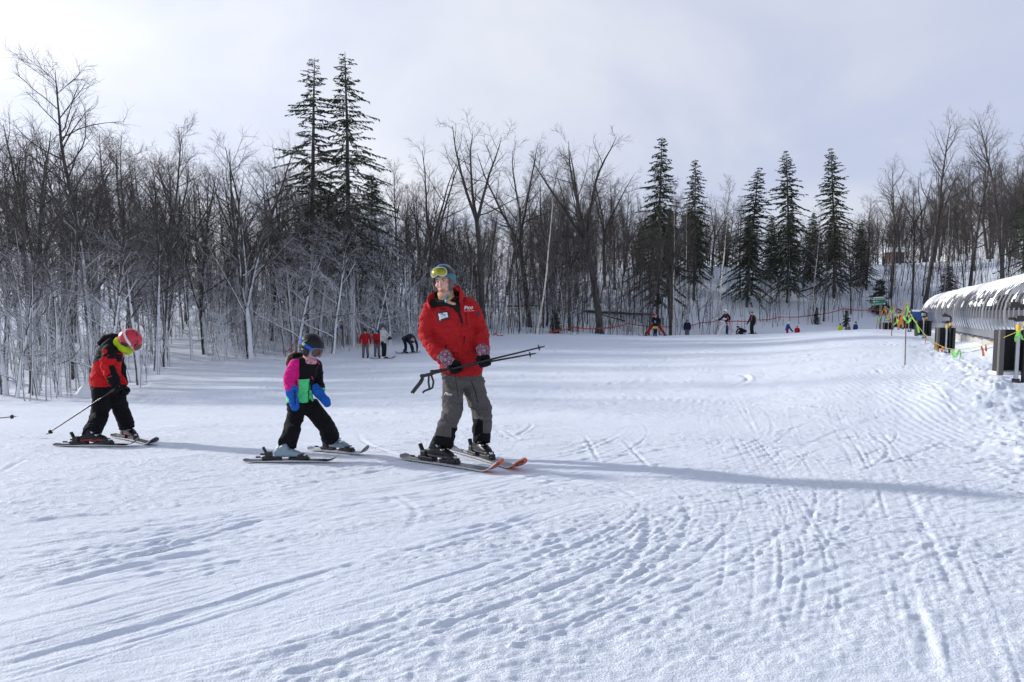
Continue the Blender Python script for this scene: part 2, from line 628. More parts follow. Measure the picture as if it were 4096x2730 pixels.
# edge of the groomed run on the right, seen along the flag line
EDGE_PX = [(3655, 1330), (3700, 1372), (3770, 1430), (3850, 1490), (3930, 1570), (4020, 1690), (4100, 1800), (4300, 2000)]
EDGE = np.array([on_ground(*p)[:2] for p in EDGE_PX])[::-1]
EDGE = np.concatenate([[[EDGE[0, 0] + 1.0, 0.0]], EDGE, [[EDGE[-1, 0] + 5, EDGE[-1, 1] + 12]]])


def relief(x, y):
    """small height changes of the snow: tracks, crumbs, drifts; returns z, cord, loose"""
    far = np.clip((y - 6) / 40.0, 0, 1)
    z = 0.022 * fbm(x * 0.9, y * 0.9, 11, 3)
    # older scraped streaks, along the run of the skiers
    a = R(38)
    for ang, wgt, sd in ((R(36), 1.0, 21), (R(8), 0.7, 31)):
        sx = x * math.cos(ang) + y * math.sin(ang)
        sy = -x * math.sin(ang) + y * math.cos(ang)
        sel = 1.0 if sd == 31 else np.clip(1.3 - y / 9.0, 0.0, 1)
        z = z + wgt * sel * (0.0055 + 0.018 * far) * fbm(sx * 0.9, sy * 6.5, sd, 3, 0.6)
    # loose crumbs where the snow was pushed about
    loose = np.clip(fbm(x * 0.55 + 3.1, y * 0.75, 41, 3) * 2.2 + 0.55, 0, 1)
    right = np.clip((x - 0.12 * y - 0.2) / 1.2, 0, 1) * np.clip((13 - y) / 6, 0, 1)
    loose = np.clip(loose + 0.55 * right, 0, 1)
    an_ = R(32)
    cx_, cy_ = x * math.cos(an_) + y * math.sin(an_), -x * math.sin(an_) + y * math.cos(an_)
    lane = np.clip(fbm(cx_ * 0.28, cy_ * 2.6, 45, 2) * 5.0 + 0.75, 0, 1)
    loose = loose * (0.30 + 0.70 * np.maximum(lane, right * 0.8))
    cr = fbm(cx_ * 11, cy_ * 22, 51, 4, 0.6)
    lump = np.clip(fbm(x * 5.0, y * 5.0, 61, 2) - 0.22, 0, 1)
    grow = 1 + np.clip(y - 4, 0, 26) * 0.07
    z = z + loose * grow * (0.0085 * np.clip(cr + 0.04, 0, 1) + 0.008 * lump * (0.2 + right)) + (0.25 + loose) * 0.007 * np.clip(1.5 - y / 14, 0, 1) * vn(cx_ * 24, cy_ * 40, 53) + (0.3 + loose) * grow * 0.006 * np.clip(fbm(x * 3.5, y * 11, 57, 3, 0.6), -0.6, 0.6)
    ch = np.clip(vn(x * 17, y * 17, 71) - 0.34, 0, 1)
    z = z + ch * 0.035 * loose
    # the tracks
    w = np.zeros_like(z)
    for pts, dep, wid, rid in TRACKS:
        mn, mx = pts.min(0) - 4 * wid, pts.max(0) + 4 * wid
        idx = np.nonzero((x > mn[0]) & (x < mx[0]) & (y > mn[1]) & (y < mx[1]))[0]
        if len(idx) == 0:
            continue
        for c in range(0, len(idx), 60000):
            ii = idx[c:c + 60000]
            p = pts
            dx = x[ii][:, None] - p[None, :, 0]
            dy = y[ii][:, None] - p[None, :, 1]
            d2 = dx * dx + dy * dy
            j = d2.argmin(1)
            jn = np.clip(j + 1, 1, len(p) - 1)
            tx = p[jn, 0] - p[jn - 1, 0]
            ty = p[jn, 1] - p[jn - 1, 1]
            ln = np.hypot(tx, ty) + 1e-9
            ax = x[ii] - p[jn, 0]
            ay = y[ii] - p[jn, 1]
            s = (ax * -ty + ay * tx) / ln          # signed distance to the line
            al = np.abs((ax * tx + ay * ty) / ln)
            endf = np.clip(np.minimum(j, len(p) - 1 - j) / (0.3 * len(p)), 0, 1) ** 0.8 * (al < ln * 2.5)
            q = s / wid
            groove = -dep * np.exp(-(q * 1.5) ** 2)
            ridge = rid * np.exp(-((q - 1.15) * 1.7) ** 2) * (0.6 + 1.6 * np.abs(vn(x[ii] * 9, y[ii] * 9, 81)))
            ridge += 0.45 * rid * np.exp(-((q + 1.1) * 1.9) ** 2)
            wear = np.clip(0.75 + 1.3 * vn(x[ii] * 1.1, y[ii] * 1.1, 91), 0.2, 1.2)
            z[ii] += (groove + ridge) * endf * wear
    for a, b in SKI_LINES:
        ab = b - a
        t = np.clip(((x - a[0]) * ab[0] + (y - a[1]) * ab[1]) / (ab @ ab), 0, 1)
        dd = np.hypot(x - a[0] - t * ab[0], y - a[1] - t * ab[1])
        k = np.clip(1.6 - dd / 0.11, 0, 1)
        z = z * (1 - k) + np.minimum(z, -0.004) * k * 0.5
    # the bank of pushed snow along the flag line, softer powder beyond it
    ex = np.interp(y, EDGE[:, 1], EDGE[:, 0])
    s = x - ex
    on = (y > 3) & (y < 52)
    bank = 0.07 * np.exp(-((s - 0.25) / 0.55) ** 2) * (0.5 + 1.6 * np.abs(fbm(x * 3.2, y * 3.2, 95, 4)))
    clod = np.clip(fbm(x * 7.5, y * 7.5, 97, 3) - 0.12, 0, 1) * 0.10 * np.exp(-((s - 0.1) / 0.7) ** 2)
    z = z + np.where(on, bank + clod, 0) * np.clip((y - 3) / 4, 0, 1)
    powder = np.where(on, np.clip((s - 0.8) / 1.2, 0, 1), 0)
    z = z + powder * (0.10 * fbm(x * 0.45, y * 0.45, 99, 2) + 0.06)
    loose = loose * (1 - powder)
    cord = np.clip((s + 2.6 + 0.03 * y) / 1.5, 0, 1) * np.clip((-s - 0.2) / 0.5, 0, 1) * np.clip((y - 5.0) / 3, 0, 1) * np.clip((22 - y) / 8, 0, 1)
    loose = loose * (1 - 0.6 * cord)
    # drifts in the wood and on the bank
    wood = np.clip((y - edge_d(x, y) + 2.0) / 5.0, 0, 1)
    z = z + wood * (0.35 * fbm(x * 0.25, y * 0.25, 111, 3) + 0.10 * fbm(x * 1.1, y * 1.1, 113, 2))
    return z, cord, np.clip(loose, 0, 1)


# distance at which the trees begin, by column
_EP = [(-1800, 17), (0, 18.5), (300, 20.5), (560, 25), (700, 34), (1000, 37.5), (1400, 41.5), (1900, 49), (2300, 53), (2700, 60), (3000, 66), (3500, 69), (4096, 66), (6000, 60)]
_EU = np.array([_c(p[0]) for p in _EP])
_ED = np.array([float(p[1]) for p in _EP])


def edge_d(x, y):
    return np.interp(np.asarray(x) / np.maximum(np.asarray(y), 2.0), _EU, _ED)


def build_snow():
    # rows: even in the picture out to the wood, then coarser
    rows = [-40, -25, -15, -8, -4, -1.5, 0.0, 0.6, 1.0, 1.3, 1.5, 1.65]
    py = np.linspace(3200, 1318, 560)
    for p in py:
        rz = ray(2048, p).z
        d = HC / -rz if rz < -1e-4 else 1e9
        rows.append(d)
    # flat-ground distances bunch correctly for the near field; extend to the far field
    rows = sorted(r for r in rows if r < 24)
    far = np.exp(np.linspace(math.log(24.2), math.log(130), 190))
    rows = np.array(rows + list(far) + [145, 165, 190, 230, 290, 380, 520, 720, 1000, 1400])
    c = np.linspace(-1, 1, 720)
    side = np.array([1.02, 1.05, 1.1, 1.17, 1.27, 1.42, 1.65, 2.0, 2.6, 3.6, 5.2])
    c = np.concatenate([-side[::-1], c, side])
    half = np.where(rows < 0, 6.0, 0.79 * np.maximum(rows, 0) + 0.9)
    half = np.where(rows < 1.6, np.maximum(half, 6.0 - 3.3 * np.clip(rows / 1.6, 0, 1)), half)
    X = c[None, :] * half[:, None]
    Y = np.repeat(rows[:, None], len(c), 1)
    x, y = X.ravel(), Y.ravel()
    z = ground(x, y)
    dz, cord, loose = relief(x, y)
    z = z + dz * np.clip((140 - y) / 60, 0, 1)
    nr, nc = X.shape
    i = np.arange(nr - 1)[:, None] * nc + np.arange(nc - 1)[None, :]
    f = np.stack([i, i + 1, i + nc + 1, i + nc], -1).reshape(-1, 4)
    me = mesh_np('snow_ground', np.stack([x, y, z], 1), f, True, [SNOW])
    for nm, arr in (('cord', cord), ('loose', loose)):
        at = me.attributes.new(nm, 'FLOAT', 'POINT')
        at.data.foreach_set('value', arr.astype(np.float32))
    o = link('snow_ground', me)
    tag(o, 'packed and tracked white snow of the beginner slope', kind='structure')
    return o


build_snow()
print('snow', time.time() - T0)
# ------------------------------------------------------------------ trees
class Tubes:
    """collects tapered tubes and turns them into one mesh"""

    def __init__(s):
        s.v, s.f, s.n = [], [], 0

    def add(s, pts, rad, sides=3):
        pts = np.asarray(pts, float)
        rad = np.asarray(rad, float)
        n = len(pts)
        t = np.empty_like(pts)
        t[1:-1] = pts[2:] - pts[:-2]
        t[0] = pts[1] - pts[0]
        t[-1] = pts[-1] - pts[-2]
        t /= np.linalg.norm(t, axis=1)[:, None] + 1e-9
        ref = np.array([0.31, 0.17, 0.93]) if abs(t[0, 2]) < 0.85 else np.array([0.93, 0.29, 0.1])
        a = np.cross(t, ref)
        a /= np.linalg.norm(a, axis=1)[:, None] + 1e-9
        b = np.cross(t, a)
        an = np.arange(sides) * (2 * math.pi / sides)
        ring = a[:, None, :] * np.cos(an)[None, :, None] + b[:, None, :] * np.sin(an)[None, :, None]
        v = pts[:, None, :] + ring * rad[:, None, None]
        s.v.append(v.reshape(-1, 3))
        i = (np.arange(n - 1)[:, None] * sides + np.arange(sides)[None, :])
        j = (np.arange(n - 1)[:, None] * sides + (np.arange(sides)[None, :] + 1) % sides)
        f = np.stack([i, j, j + sides, i + sides], -1).reshape(-1, 4) + s.n
        s.f.append(f)
        s.n += n * sides

    def mesh(s, name, m):
        return mesh_np(name, np.concatenate(s.v), np.concatenate(s.f), True, [m])


def bend(rng, p, d, L, n, wob, trop, r0, r1):
    """a wandering branch path"""
    pts = [np.array(p)]
    d = np.array(d, float)
    st = L / (n - 1)
    for i in range(n - 1):
        d = d + rng.normal(0, wob, 3) + np.array([0, 0, trop])
        d /= np.linalg.norm(d)
        pts.append(pts[-1] + d * st)
    t = np.linspace(0, 1, n)
    return np.array(pts), r0 * (1 - t) ** 0.75 + r1 * t


def side_dir(rng, tan, ang, az):
    tan = tan / np.linalg.norm(tan)
    ref = np.array([1.0, 0, 0]) if abs(tan[2]) > 0.7 else np.array([0, 0, 1.0])
    a = np.cross(tan, ref)
    a /= np.linalg.norm(a)
    b = np.cross(tan, a)
    return tan * math.cos(ang) + (a * math.cos(az) + b * math.sin(az)) * math.sin(ang)


def at_path(pts, t):
    q = t * (len(pts) - 1)
    i = min(int(q), len(pts) - 2)
    f = q - i
    return pts[i] * (1 - f) + pts[i + 1] * f, pts[i + 1] - pts[i]


def bare_tree(name, seed, H=11.0, r0=0.13, crown0=0.3, n1=26, n2=7, n3=5, L1=0.26, ang=50, lean=(0, 0), fork=None,
              trop=0.10, tw=0.0042, mtrunk=None, dens=1.0, droop=0.0, nfork=2):
    rng = np.random.default_rng(seed)
    TR, CR = Tubes(), Tubes()
    d0 = np.array([lean[0], lean[1], 1.0])
    stems = []
    if fork:
        p, r = bend(rng, (0, 0, -0.3), d0, H * fork + 0.3, 9, 0.035, 0.02, r0, r0 * 0.74)
        r[0] *= 1.35
        TR.add(p, r, 8)
        az0 = rng.uniform(0, 6.28)
        stems.append((p, r, crown0 / fork if crown0 < fork else 1.1, H * fork))
        for k in range(nfork):
            dd = side_dir(rng, p[-1] - p[-2], R(rng.uniform(9, 24)), az0 + k * 6.283 / nfork + rng.uniform(-0.5, 0.5))
            q, rq = bend(rng, p[-1] - (p[-1] - p[-2]) * 0.1, dd, H * (1 - fork) * rng.uniform(0.85, 1.05), 10, 0.06, 0.05, r0 * 0.6, 0.012)
            TR.add(q, rq, 6)
            stems.append((q, rq, 0.05, H * (1 - fork)))
    else:
        p, r = bend(rng, (0, 0, -0.3), d0, H + 0.3, 15, 0.035, 0.03, r0, 0.010)
        r[0] *= 1.35
        TR.add(p, r, 8)
        stems.append((p, r, crown0, H))
    az = rng.uniform(0, 6.28)
    tot = sum(s[3] * (1 - min(1, s[2])) for s in stems)
    for p, r, c0, Ls in stems:
        if c0 >= 1:
            continue
        k1 = max(2, int(n1 * dens * Ls * (1 - c0) / tot))
        for i in range(k1):
            t = c0 + (1 - c0) * ((i + rng.uniform(0.1, 0.9)) / k1) ** 0.9
            q, tg = at_path(p, min(t, 0.985))
            az += 2.4 + rng.uniform(-0.5, 0.5)
            rr = np.interp(t, np.linspace(0, 1, len(r)), r)
            dirn = side_dir(rng, tg, R(ang + rng.uniform(-14, 14) - 18 * t), az)
            L = H * L1 * rng.uniform(0.55, 1.15) * (1.1 - 0.72 * (t - c0) / (1 - c0 + 1e-6))
            L = max(L, 0.5)
            b1, rb = bend(rng, q, dirn, L, 8, 0.10, trop - droop, min(rr * 0.55, 0.014 + L * 0.0095), tw)
            CR.add(b1, rb, 4)
            m2 = max(2, int(n2 * rng.uniform(0.7, 1.3) * (0.5 + L / (H * L1))))
            for j in range(m2):
                t2 = 0.15 + 0.83 * (j + rng.uniform(0, 1)) / m2
                q2, tg2 = at_path(b1, t2)
                az += 2.4
                dd2 = side_dir(rng, tg2, R(rng.uniform(28, 58)), az)
                L2 = L * rng.uniform(0.28, 0.55) * (1.15 - 0.5 * t2)
                b2, rb2 = bend(rng, q2, dd2, L2, 5, 0.14, trop * 0.9 - droop, 0.004 + L2 * 0.0062, tw * 0.8)
                CR.add(b2, rb2, 3)
                m3 = max(1, int(n3 * rng.uniform(0.6, 1.4)))
                for k in range(m3):
                    t3 = 0.1 + 0.88 * (k + rng.uniform(0, 1)) / m3
                    q3, tg3 = at_path(b2, t3)
                    az += 2.1
                    dd3 = side_dir(rng, tg3, R(rng.uniform(22, 50)), az)
                    L3 = L2 * rng.uniform(0.3, 0.6) + 0.12
                    b3, rb3 = bend(rng, q3, dd3, L3, 3, 0.16, trop * 0.8 - droop, tw * 0.85, tw * 0.55)
                    CR.add(b3, rb3, 3)
    return TR.mesh(name + '_trunk', mtrunk or BARK), CR.mesh(name + '_crown', TWIG)


def spruce(name, seed, H=14.0, r0=0.17, base=0.12, spread=0.17, dens=1.0, sparse=0.0, hang=0.5, bl=1.0):
    """Norway spruce: whorls of drooping limbs with hanging sprays"""
    rng = np.random.default_rng(seed)
    TR = Tubes()
    p, r = bend(rng, (0, 0, -0.3), (0, 0, 1), H + 0.3, 14, 0.012, 0.02, r0, 0.012)
    TR.add(p, r, 7)
    V, F = [], []
    nv = 0
    z = H * base
    az = 0.0
    while z < H * 0.995:
        t = (z / H - base) / (1 - base)
        prof = (1 - t) ** 0.8 * (0.62 + 0.38 * min(1, t * 6)) * H * spread + 0.10
        nb = max(3, int(rng.integers(4, 7) * dens))
        q, tg = at_path(p, min(0.995, (z + 0.3) / (H + 0.3)))
        az += rng.uniform(0.3, 1.2)
        for b in range(nb):
            if rng.random() < sparse * (1 - t * 0.6):
                continue
            a = az + b * 6.283 / nb + rng.uniform(-0.35, 0.35)
            L = prof * rng.uniform(0.40, 1.22)
            up0 = 0.30 + 0.55 * t
            d = np.array([math.cos(a), math.sin(a), up0 * rng.uniform(0.1, 0.9) - 0.30 + 0.15 * t])
            n = 6
            pts = [q + rng.normal(0, 0.03, 3)]
            dd = d / np.linalg.norm(d)
            for i in range(n - 1):
                pts.append(pts[-1] + dd * L / (n - 1))
                dd = dd + np.array([0, 0, (-0.22 if i < 3 else 0.16) * (1 - 0.6 * t)]) + rng.normal(0, 0.05, 3)
                dd /= np.linalg.norm(dd)
            pts = np.array(pts)
            TR.add(pts, np.linspace(0.012 + L * 0.009, 0.004, n), 3)
            m = max(5, int(L * 19 * bl))
            for k in range(m):
                t2 = 0.10 + 0.92 * (k + rng.random()) / m
                c, tg2 = at_path(pts, min(t2, 0.99))
                tg2 = tg2 / np.linalg.norm(tg2)
                sd = np.cross(tg2, [0, 0, 1.0])
                sd /= np.linalg.norm(sd) + 1e-6
                s = 1 if k % 2 else -1
                out_ = tg2 * rng.uniform(0.35, 1.0) + sd * s * rng.uniform(0.2, 1.0) + np.array([0, 0, -hang * rng.uniform(0.1, 1.5) * (1 - 0.5 * t)])
                out_ /= np.linalg.norm(out_)
                ll = rng.uniform(0.16, 0.46) * (0.55 + 0.45 * min(1, L)) * (1.15 - 0.5 * t2)
                w = rng.uniform(0.028, 0.054)
                wv = np.cross(out_, rng.normal(0, 1, 3))
                wv /= np.linalg.norm(wv) + 1e-6
                wv *= w
                V += [c, c + out_ * ll * 0.45 + wv, c + out_ * ll, c + out_ * ll * 0.45 - wv]
                F.append((nv, nv + 1, nv + 2, nv + 3))
                nv += 4
        z += rng.uniform(0.17, 0.34) * (0.7 + 0.5 * (1 - t)) * (H / 14.0) ** 0.5
    tr = TR.mesh(name + '_trunk', BARK)
    cr = mesh_np(name + '_crown', np.array(V), np.array(F), False, [NEEDLE])
    return tr, cr


PROTO = {}
PROTO['maple_a'] = bare_tree('maple_a', 1, H=12, r0=0.14, crown0=0.26, n1=32, n2=8, n3=6, L1=0.30, ang=58, trop=0.035)
PROTO['maple_b'] = bare_tree('maple_b', 2, H=11, r0=0.11, crown0=0.34, n1=28, n2=8, n3=6, L1=0.27, ang=52, trop=0.045)
PROTO['maple_c'] = bare_tree('maple_c', 3, H=13, r0=0.17, crown0=0.28, n1=30, n2=8, n3=6, L1=0.29, ang=56, fork=0.45, nfork=3, trop=0.03)
PROTO['slim_a'] = bare_tree('slim_a', 4, H=10, r0=0.070, crown0=0.36, n1=24, n2=6, n3=5, L1=0.23, ang=50, trop=0.04)
PROTO['slim_b'] = bare_tree('slim_b', 5, H=9, r0=0.060, crown0=0.25, n1=24, n2=6, n3=5, L1=0.26, ang=54, lean=(0.06, 0), trop=0.03)
PROTO['crown_big'] = bare_tree('crown_big', 6, H=14, r0=0.24, crown0=0.42, n1=34, n2=9, n3=7, L1=0.26, fork=0.46, nfork=4, ang=58, tw=0.0055, trop=0.02)
PROTO['leader'] = bare_tree('leader', 7, H=14, r0=0.20, crown0=0.36, n1=28, n2=7, n3=5, L1=0.24, fork=0.55, nfork=3, ang=54, tw=0.0055, trop=0.03)
PROTO['arching'] = bare_tree('arching', 8, H=8.5, r0=0.10, crown0=0.14, n1=26, n2=8, n3=6, L1=0.44, ang=60, lean=(0.28, -0.10), trop=0.02, tw=0.0065, droop=0.03)
PROTO['spreading'] = bare_tree('spreading', 9, H=12, r0=0.18, crown0=0.16, n1=34, n2=8, n3=6, L1=0.36, ang=52, fork=0.22, nfork=3, tw=0.0045, trop=0.02)
PROTO['birch'] = bare_tree('birch', 10, H=11, r0=0.10, crown0=0.40, n1=24, n2=7, n3=6, L1=0.24, ang=52, lean=(0.20, 0.0), mtrunk=BIRCH, trop=0.03)
PROTO['birch_b'] = bare_tree('birch_b', 12, H=10, r0=0.055, crown0=0.45, n1=20, n2=6, n3=5, L1=0.20, ang=46, mtrunk=BIRCH, trop=0.03)
PROTO['poplar'] = bare_tree('poplar', 13, H=15, r0=0.17, crown0=0.34, n1=30, n2=7, n3=5, L1=0.30, ang=52, trop=0.055)
PROTO['shrub'] = bare_tree('shrub', 14, H=3.2, r0=0.03, crown0=0.08, n1=24, n2=7, n3=5, L1=0.40, ang=55, tw=0.010, trop=0.0, droop=0.06)
PROTO['sapling'] = bare_tree('sapling', 15, H=5.5, r0=0.032, crown0=0.15, n1=20, n2=6, n3=4, L1=0.28, ang=56, tw=0.0045, trop=0.02)
PROTO['sapling_b'] = bare_tree('sapling_b', 16, H=6.5, r0=0.04, crown0=0.18, n1=22, n2=6, n3=4, L1=0.26, ang=52, lean=(-0.05, 0.02), trop=0.03)
PROTO['spruce_tall'] = spruce('spruce_tall', 31, H=19, r0=0.22, base=0.22, spread=0.235, dens=0.8, sparse=0.34, hang=0.75, bl=1.2)
PROTO['spruce_tall_b'] = spruce('spruce_tall_b', 32, H=19.5, r0=0.22, base=0.20, spread=0.215, dens=0.9, sparse=0.2, hang=1.0, bl=1.2)
PROTO['spruce_dense'] = spruce('spruce_dense', 33, H=13, r0=0.16, base=0.10, spread=0.28, dens=1.15, hang=0.6, bl=1.2)
PROTO['spruce_slim'] = spruce('spruce_slim', 34, H=14, r0=0.15, base=0.15, spread=0.215, dens=1.0, sparse=0.1, hang=1.0, bl=1.2)
PROTO['spruce_small'] = spruce('spruce_small', 35, H=2.6, r0=0.04, base=0.03, spread=0.34, dens=1.2, hang=0.35, bl=1.7)
PROTO['hemlock'] = spruce('hemlock', 36, H=9, r0=0.12, base=0.04, spread=0.30, dens=1.3, hang=0.6, bl=1.2)
print('protos', time.time() - T0, {k: (len(a.polygons) + len(b.polygons)) for k, (a, b) in PROTO.items()})
TREES = []
GRP = 'bare trees of the winter wood'


def tree(name, kind, px, d, scale, label=None, rz=None, frost=0.3, tone=0.5, group=None, loc=None, tilt=(0, 0), cat='tree', sxy=1.0):
    tr, cr = PROTO[kind]
    p = loc if loc is not None else gpt(px, d)
    e = empty(name, (p[0], p[1], p[2] - 0.02), 0.0)
    e.rotation_euler = (tilt[0], tilt[1], rz if rz is not None else random.uniform(0, 6.28))
    e.scale = (scale * sxy, scale * sxy, scale)
    for nm, me in (('trunk', tr), ('crown', cr)):
        o = link(nm, me, e)
        o.color = (frost, tone, 0, 1)
    tag(e, label, cat, group)
    TREES.append(e)
    return e


random.seed(77)


def hgt(py_top, px, d):
    """tree height so that its top shows at py_top"""
    return zpx(py_top, d) - gpt(px, d).z


def T(name, kind, px, d, top, label, frost=0.3, tone=0.5, rz=None, tilt=(0, 0), H=None, sxy=1.0):
    proto_h = max(v.co.z for v in PROTO[kind][0].vertices) if kind not in _PH else _PH[kind]
    _PH[kind] = proto_h
    s = hgt(top, px, d) / proto_h
    return tree(name, kind, px, d, s, label, rz, frost, tone, tilt=tilt, sxy=sxy)


_PH = {}
for k_, (a_, b_) in PROTO.items():
    co = np.empty(len(b_.vertices) * 3, np.float32)
    b_.vertices.foreach_get('co', co)
    _PH[k_] = float(co.reshape(-1, 3)[:, 2].max())

# trees one can pick out of the photograph
T('spruce_tree', 'spruce_tall', 1243, 46, 218, 'tall sparse spruce, left of the two highest spruces', 0.75, 0.5, sxy=1.12)
T('spruce_tree', 'spruce_tall_b', 1408, 46.5, 200, 'tall shaggy spruce, right of the two highest spruces', 0.75, 0.5, sxy=1.12)
T('spruce_tree', 'spruce_slim', 2628, 66, 552, 'lone narrow dark spruce above the red-trousered skier', 0.35, 0.5)
T('spruce_tree', 'spruce_slim', 2775, 74, 640, 'slim spruce half hidden behind bare twigs, right of the lone narrow spruce', 0.3, 0.5)
T('spruce_tree', 'spruce_dense', 2988, 72, 672, 'broad dark spruce, leftmost of the three spruces on the bank', 0.4, 0.5)
T('spruce_tree', 'spruce_dense', 3150, 73, 598, 'pointed dark spruce, middle one of the three on the bank', 0.45, 0.5, sxy=0.88)
T('spruce_tree', 'spruce_dense', 3335, 74, 590, 'dark spruce, rightmost of the three on the bank', 0.4, 0.5, sxy=0.85)
T('hemlock_tree', 'hemlock', 3440, 78, 880, 'low dark bushy evergreen beside the rightmost bank spruce', 0.6, 0.5)
T('hemlock_tree', 'hemlock', 2680, 82, 830, 'dark bushy evergreen behind the lone narrow spruce', 0.2, 0.5)
T('hemlock_tree', 'hemlock', 3080, 80, 860, 'dark bushy evergreen between the left and middle bank spruces', 0.35, 0.5)
T('hemlock_tree', 'hemlock', 3240, 80, 850, 'dark bushy evergreen between the middle and right bank spruces', 0.4, 0.5)
T('hemlock_tree', 'hemlock', 2790, 88, 850, 'dark bushy evergreen just right of the slim half-hidden spruce', 0.2, 0.5)
T('hemlock_tree', 'hemlock', 2900, 90, 880, 'low dark evergreen left of the broad bank spruce', 0.2, 0.5)
T('hemlock_tree', 'hemlock', 3000, 92, 860, 'dark evergreen straight behind the broad bank spruce', 0.2, 0.5)
T('hemlock_tree', 'hemlock', 3160, 92, 840, 'dark evergreen straight behind the pointed bank spruce', 0.2, 0.5)
T('hemlock_tree', 'hemlock', 3330, 92, 850, 'dark evergreen straight behind the rightmost bank spruce', 0.2, 0.5)
T('hemlock_tree', 'hemlock', 2560, 88, 900, 'low dark evergreen left of the lone narrow spruce', 0.2, 0.5)
T('spruce_tree', 'spruce_small', 3385, 66, 1240, 'little spruce on the bank under the red tape', 0.5, 0.5, sxy=0.8)
T('spruce_tree', 'spruce_small', 3265, 67, 1228, 'small spruce on the bank left of the little one under the tape', 0.4, 0.5, sxy=0.6)
T('spruce_tree', 'spruce_small', 3515, 70, 1115, 'small snow-dusted spruce just above the green trail sign', 0.6, 0.5)
T('spruce_tree', 'spruce_small', 3790, 74, 1060, 'young spruce on the bank above the covered lift', 0.7, 0.5)
T('spruce_tree', 'spruce_small', 2225, 54, 1250, 'little spruce at the wood edge by the leaning birch', 0.5, 0.5)
T('spruce_tree', 'spruce_dense', 4130, 58, 700, 'green spruce cut by the right edge of the picture', 0.2, 0.7)
T('spruce_tree', 'hemlock', 1500, 50, 700, 'snow-laden evergreen below the tallest spruces', 0.95, 0.5)
T('spruce_tree', 'hemlock', 1330, 48, 760, 'snow-laden low evergreen between the two tallest spruces', 0.95, 0.5)

T('maple_tree', 'maple_a', 375, 25, 165, 'tallest bare tree at the left, crown standing above the wood', 0.55, 0.42, rz=0.6)
T('maple_tree', 'maple_c', 130, 22, 420, 'bare frosted tree near the left edge', 0.62, 0.4)
T('maple_tree', 'maple_a', 20, 20, 330, 'bare tree cut by the left edge of the picture', 0.6, 0.4)
T('maple_tree', 'maple_b', 660, 33, 440, 'round-topped bare tree right of the tallest left one', 0.45, 0.4)
T('maple_tree', 'maple_a', 560, 26, 520, 'leaning frosted tree right behind the red-helmeted child', 0.65, 0.4, tilt=(0, 0.08))
T('maple_tree', 'arching', 420, 22, 760, 'snow-covered tree arching right behind the red-helmeted child', 0.86, 0.38, rz=0.2)
T('maple_tree', 'arching', 60, 19.5, 830, 'snow-covered arching tree at the far left edge', 0.86, 0.38, rz=0.4)
T('maple_tree', 'arching', 1180, 39, 720, 'snow-laden arching tree left of the group in red jackets', 0.86, 0.38, rz=0.3)
T('maple_tree', 'arching', 1330, 39.5, 760, 'snow-laden arching tree just above the group in red jackets', 0.86, 0.38, rz=-0.2)
T('maple_tree', 'arching', 1640, 46, 860, 'frosted arching tree directly left of the instructor\'s helmet', 0.86, 0.38, rz=2.6)
T('maple_tree', 'arching', 240, 21, 900, 'low snow-covered tree arching over the left bank above the stump', 0.86, 0.38, rz=-0.4)
T('maple_tree', 'arching', 770, 36.5, 900, 'snow-covered arching tree beside the path into the wood', 0.86, 0.38, rz=2.9)
T('maple_tree', 'arching', 1490, 44, 930, 'low snow-covered arching tree right above the pale-jacketed skier', 0.9, 0.38, rz=0.5)
T('maple_tree', 'arching', 1790, 49, 960, 'low frosted tree hidden in part by the instructor\'s helmet', 0.86, 0.38, rz=0.2)
T('maple_tree', 'spreading', 1000, 37, 440, 'broad bare tree with snow on its limbs above the black helmet', 0.66, 0.35, rz=1.0)
T('maple_tree', 'spreading', 820, 38, 560, 'bare tree with rising limbs left of the broad one', 0.5, 0.4, rz=2.1)
T('maple_tree', 'leader', 1930, 53, 415, 'tall forked bare tree right above the instructor', 0.12, 0.45, rz=0.0)
T('maple_tree', 'crown_big', 2400, 58, 478, 'bare tree with a wide rounded crown right of the forked one', 0.10, 0.45, rz=1.3)
T('maple_tree', 'maple_c', 2120, 60, 520, 'bare tree between the forked and the round-crowned ones', 0.10, 0.4)
T('maple_tree', 'maple_c', 1690, 52, 545, 'bare tree with fan of twigs left of the instructor\'s head', 0.25, 0.4)
T('maple_tree', 'maple_b', 1580, 54, 600, 'slender bare tree between spruces and the fan-twigged tree', 0.3, 0.4)
T('birch_tree', 'birch', 2145, 51.5, 760, 'pale birch leaning right, right of the instructor', 0.35, 0.75, rz=0.0)
T('birch_tree', 'birch_b', 2690, 63, 700, 'thin pale birch right of the lone narrow spruce', 0.3, 0.8)
T('birch_tree', 'birch_b', 2870, 66, 690, 'thin pale birch above the white-helmeted skier', 0.3, 0.8)
T('birch_tree', 'birch_b', 3245, 70, 800, 'thin pale birch before the right-hand bank spruces', 0.3, 0.8)
T('poplar_tree', 'poplar', 3700, 72, 405, 'tall bare poplar, left of the two highest at the right', 0.10, 0.55, rz=0.5)
T('poplar_tree', 'poplar', 4010, 68, 372, 'tallest bare poplar at the right edge', 0.08, 0.60, rz=2.2)
T('poplar_tree', 'poplar', 3560, 74, 590, 'bare poplar right of the bank spruces', 0.12, 0.45, rz=1.2)
T('poplar_tree', 'maple_a', 3880, 74, 520, 'bare tree between the two highest poplars', 0.10, 0.5, rz=3.0)
T('poplar_tree', 'poplar', 4120, 62, 480, 'bare poplar cut by the right edge', 0.10, 0.5, rz=4.0)
T('shrub', 'shrub', 905, 35.5, 1235, 'white frost-covered weeping shrub left of the black-helmeted child', 1.6, 0.9, rz=1.0)

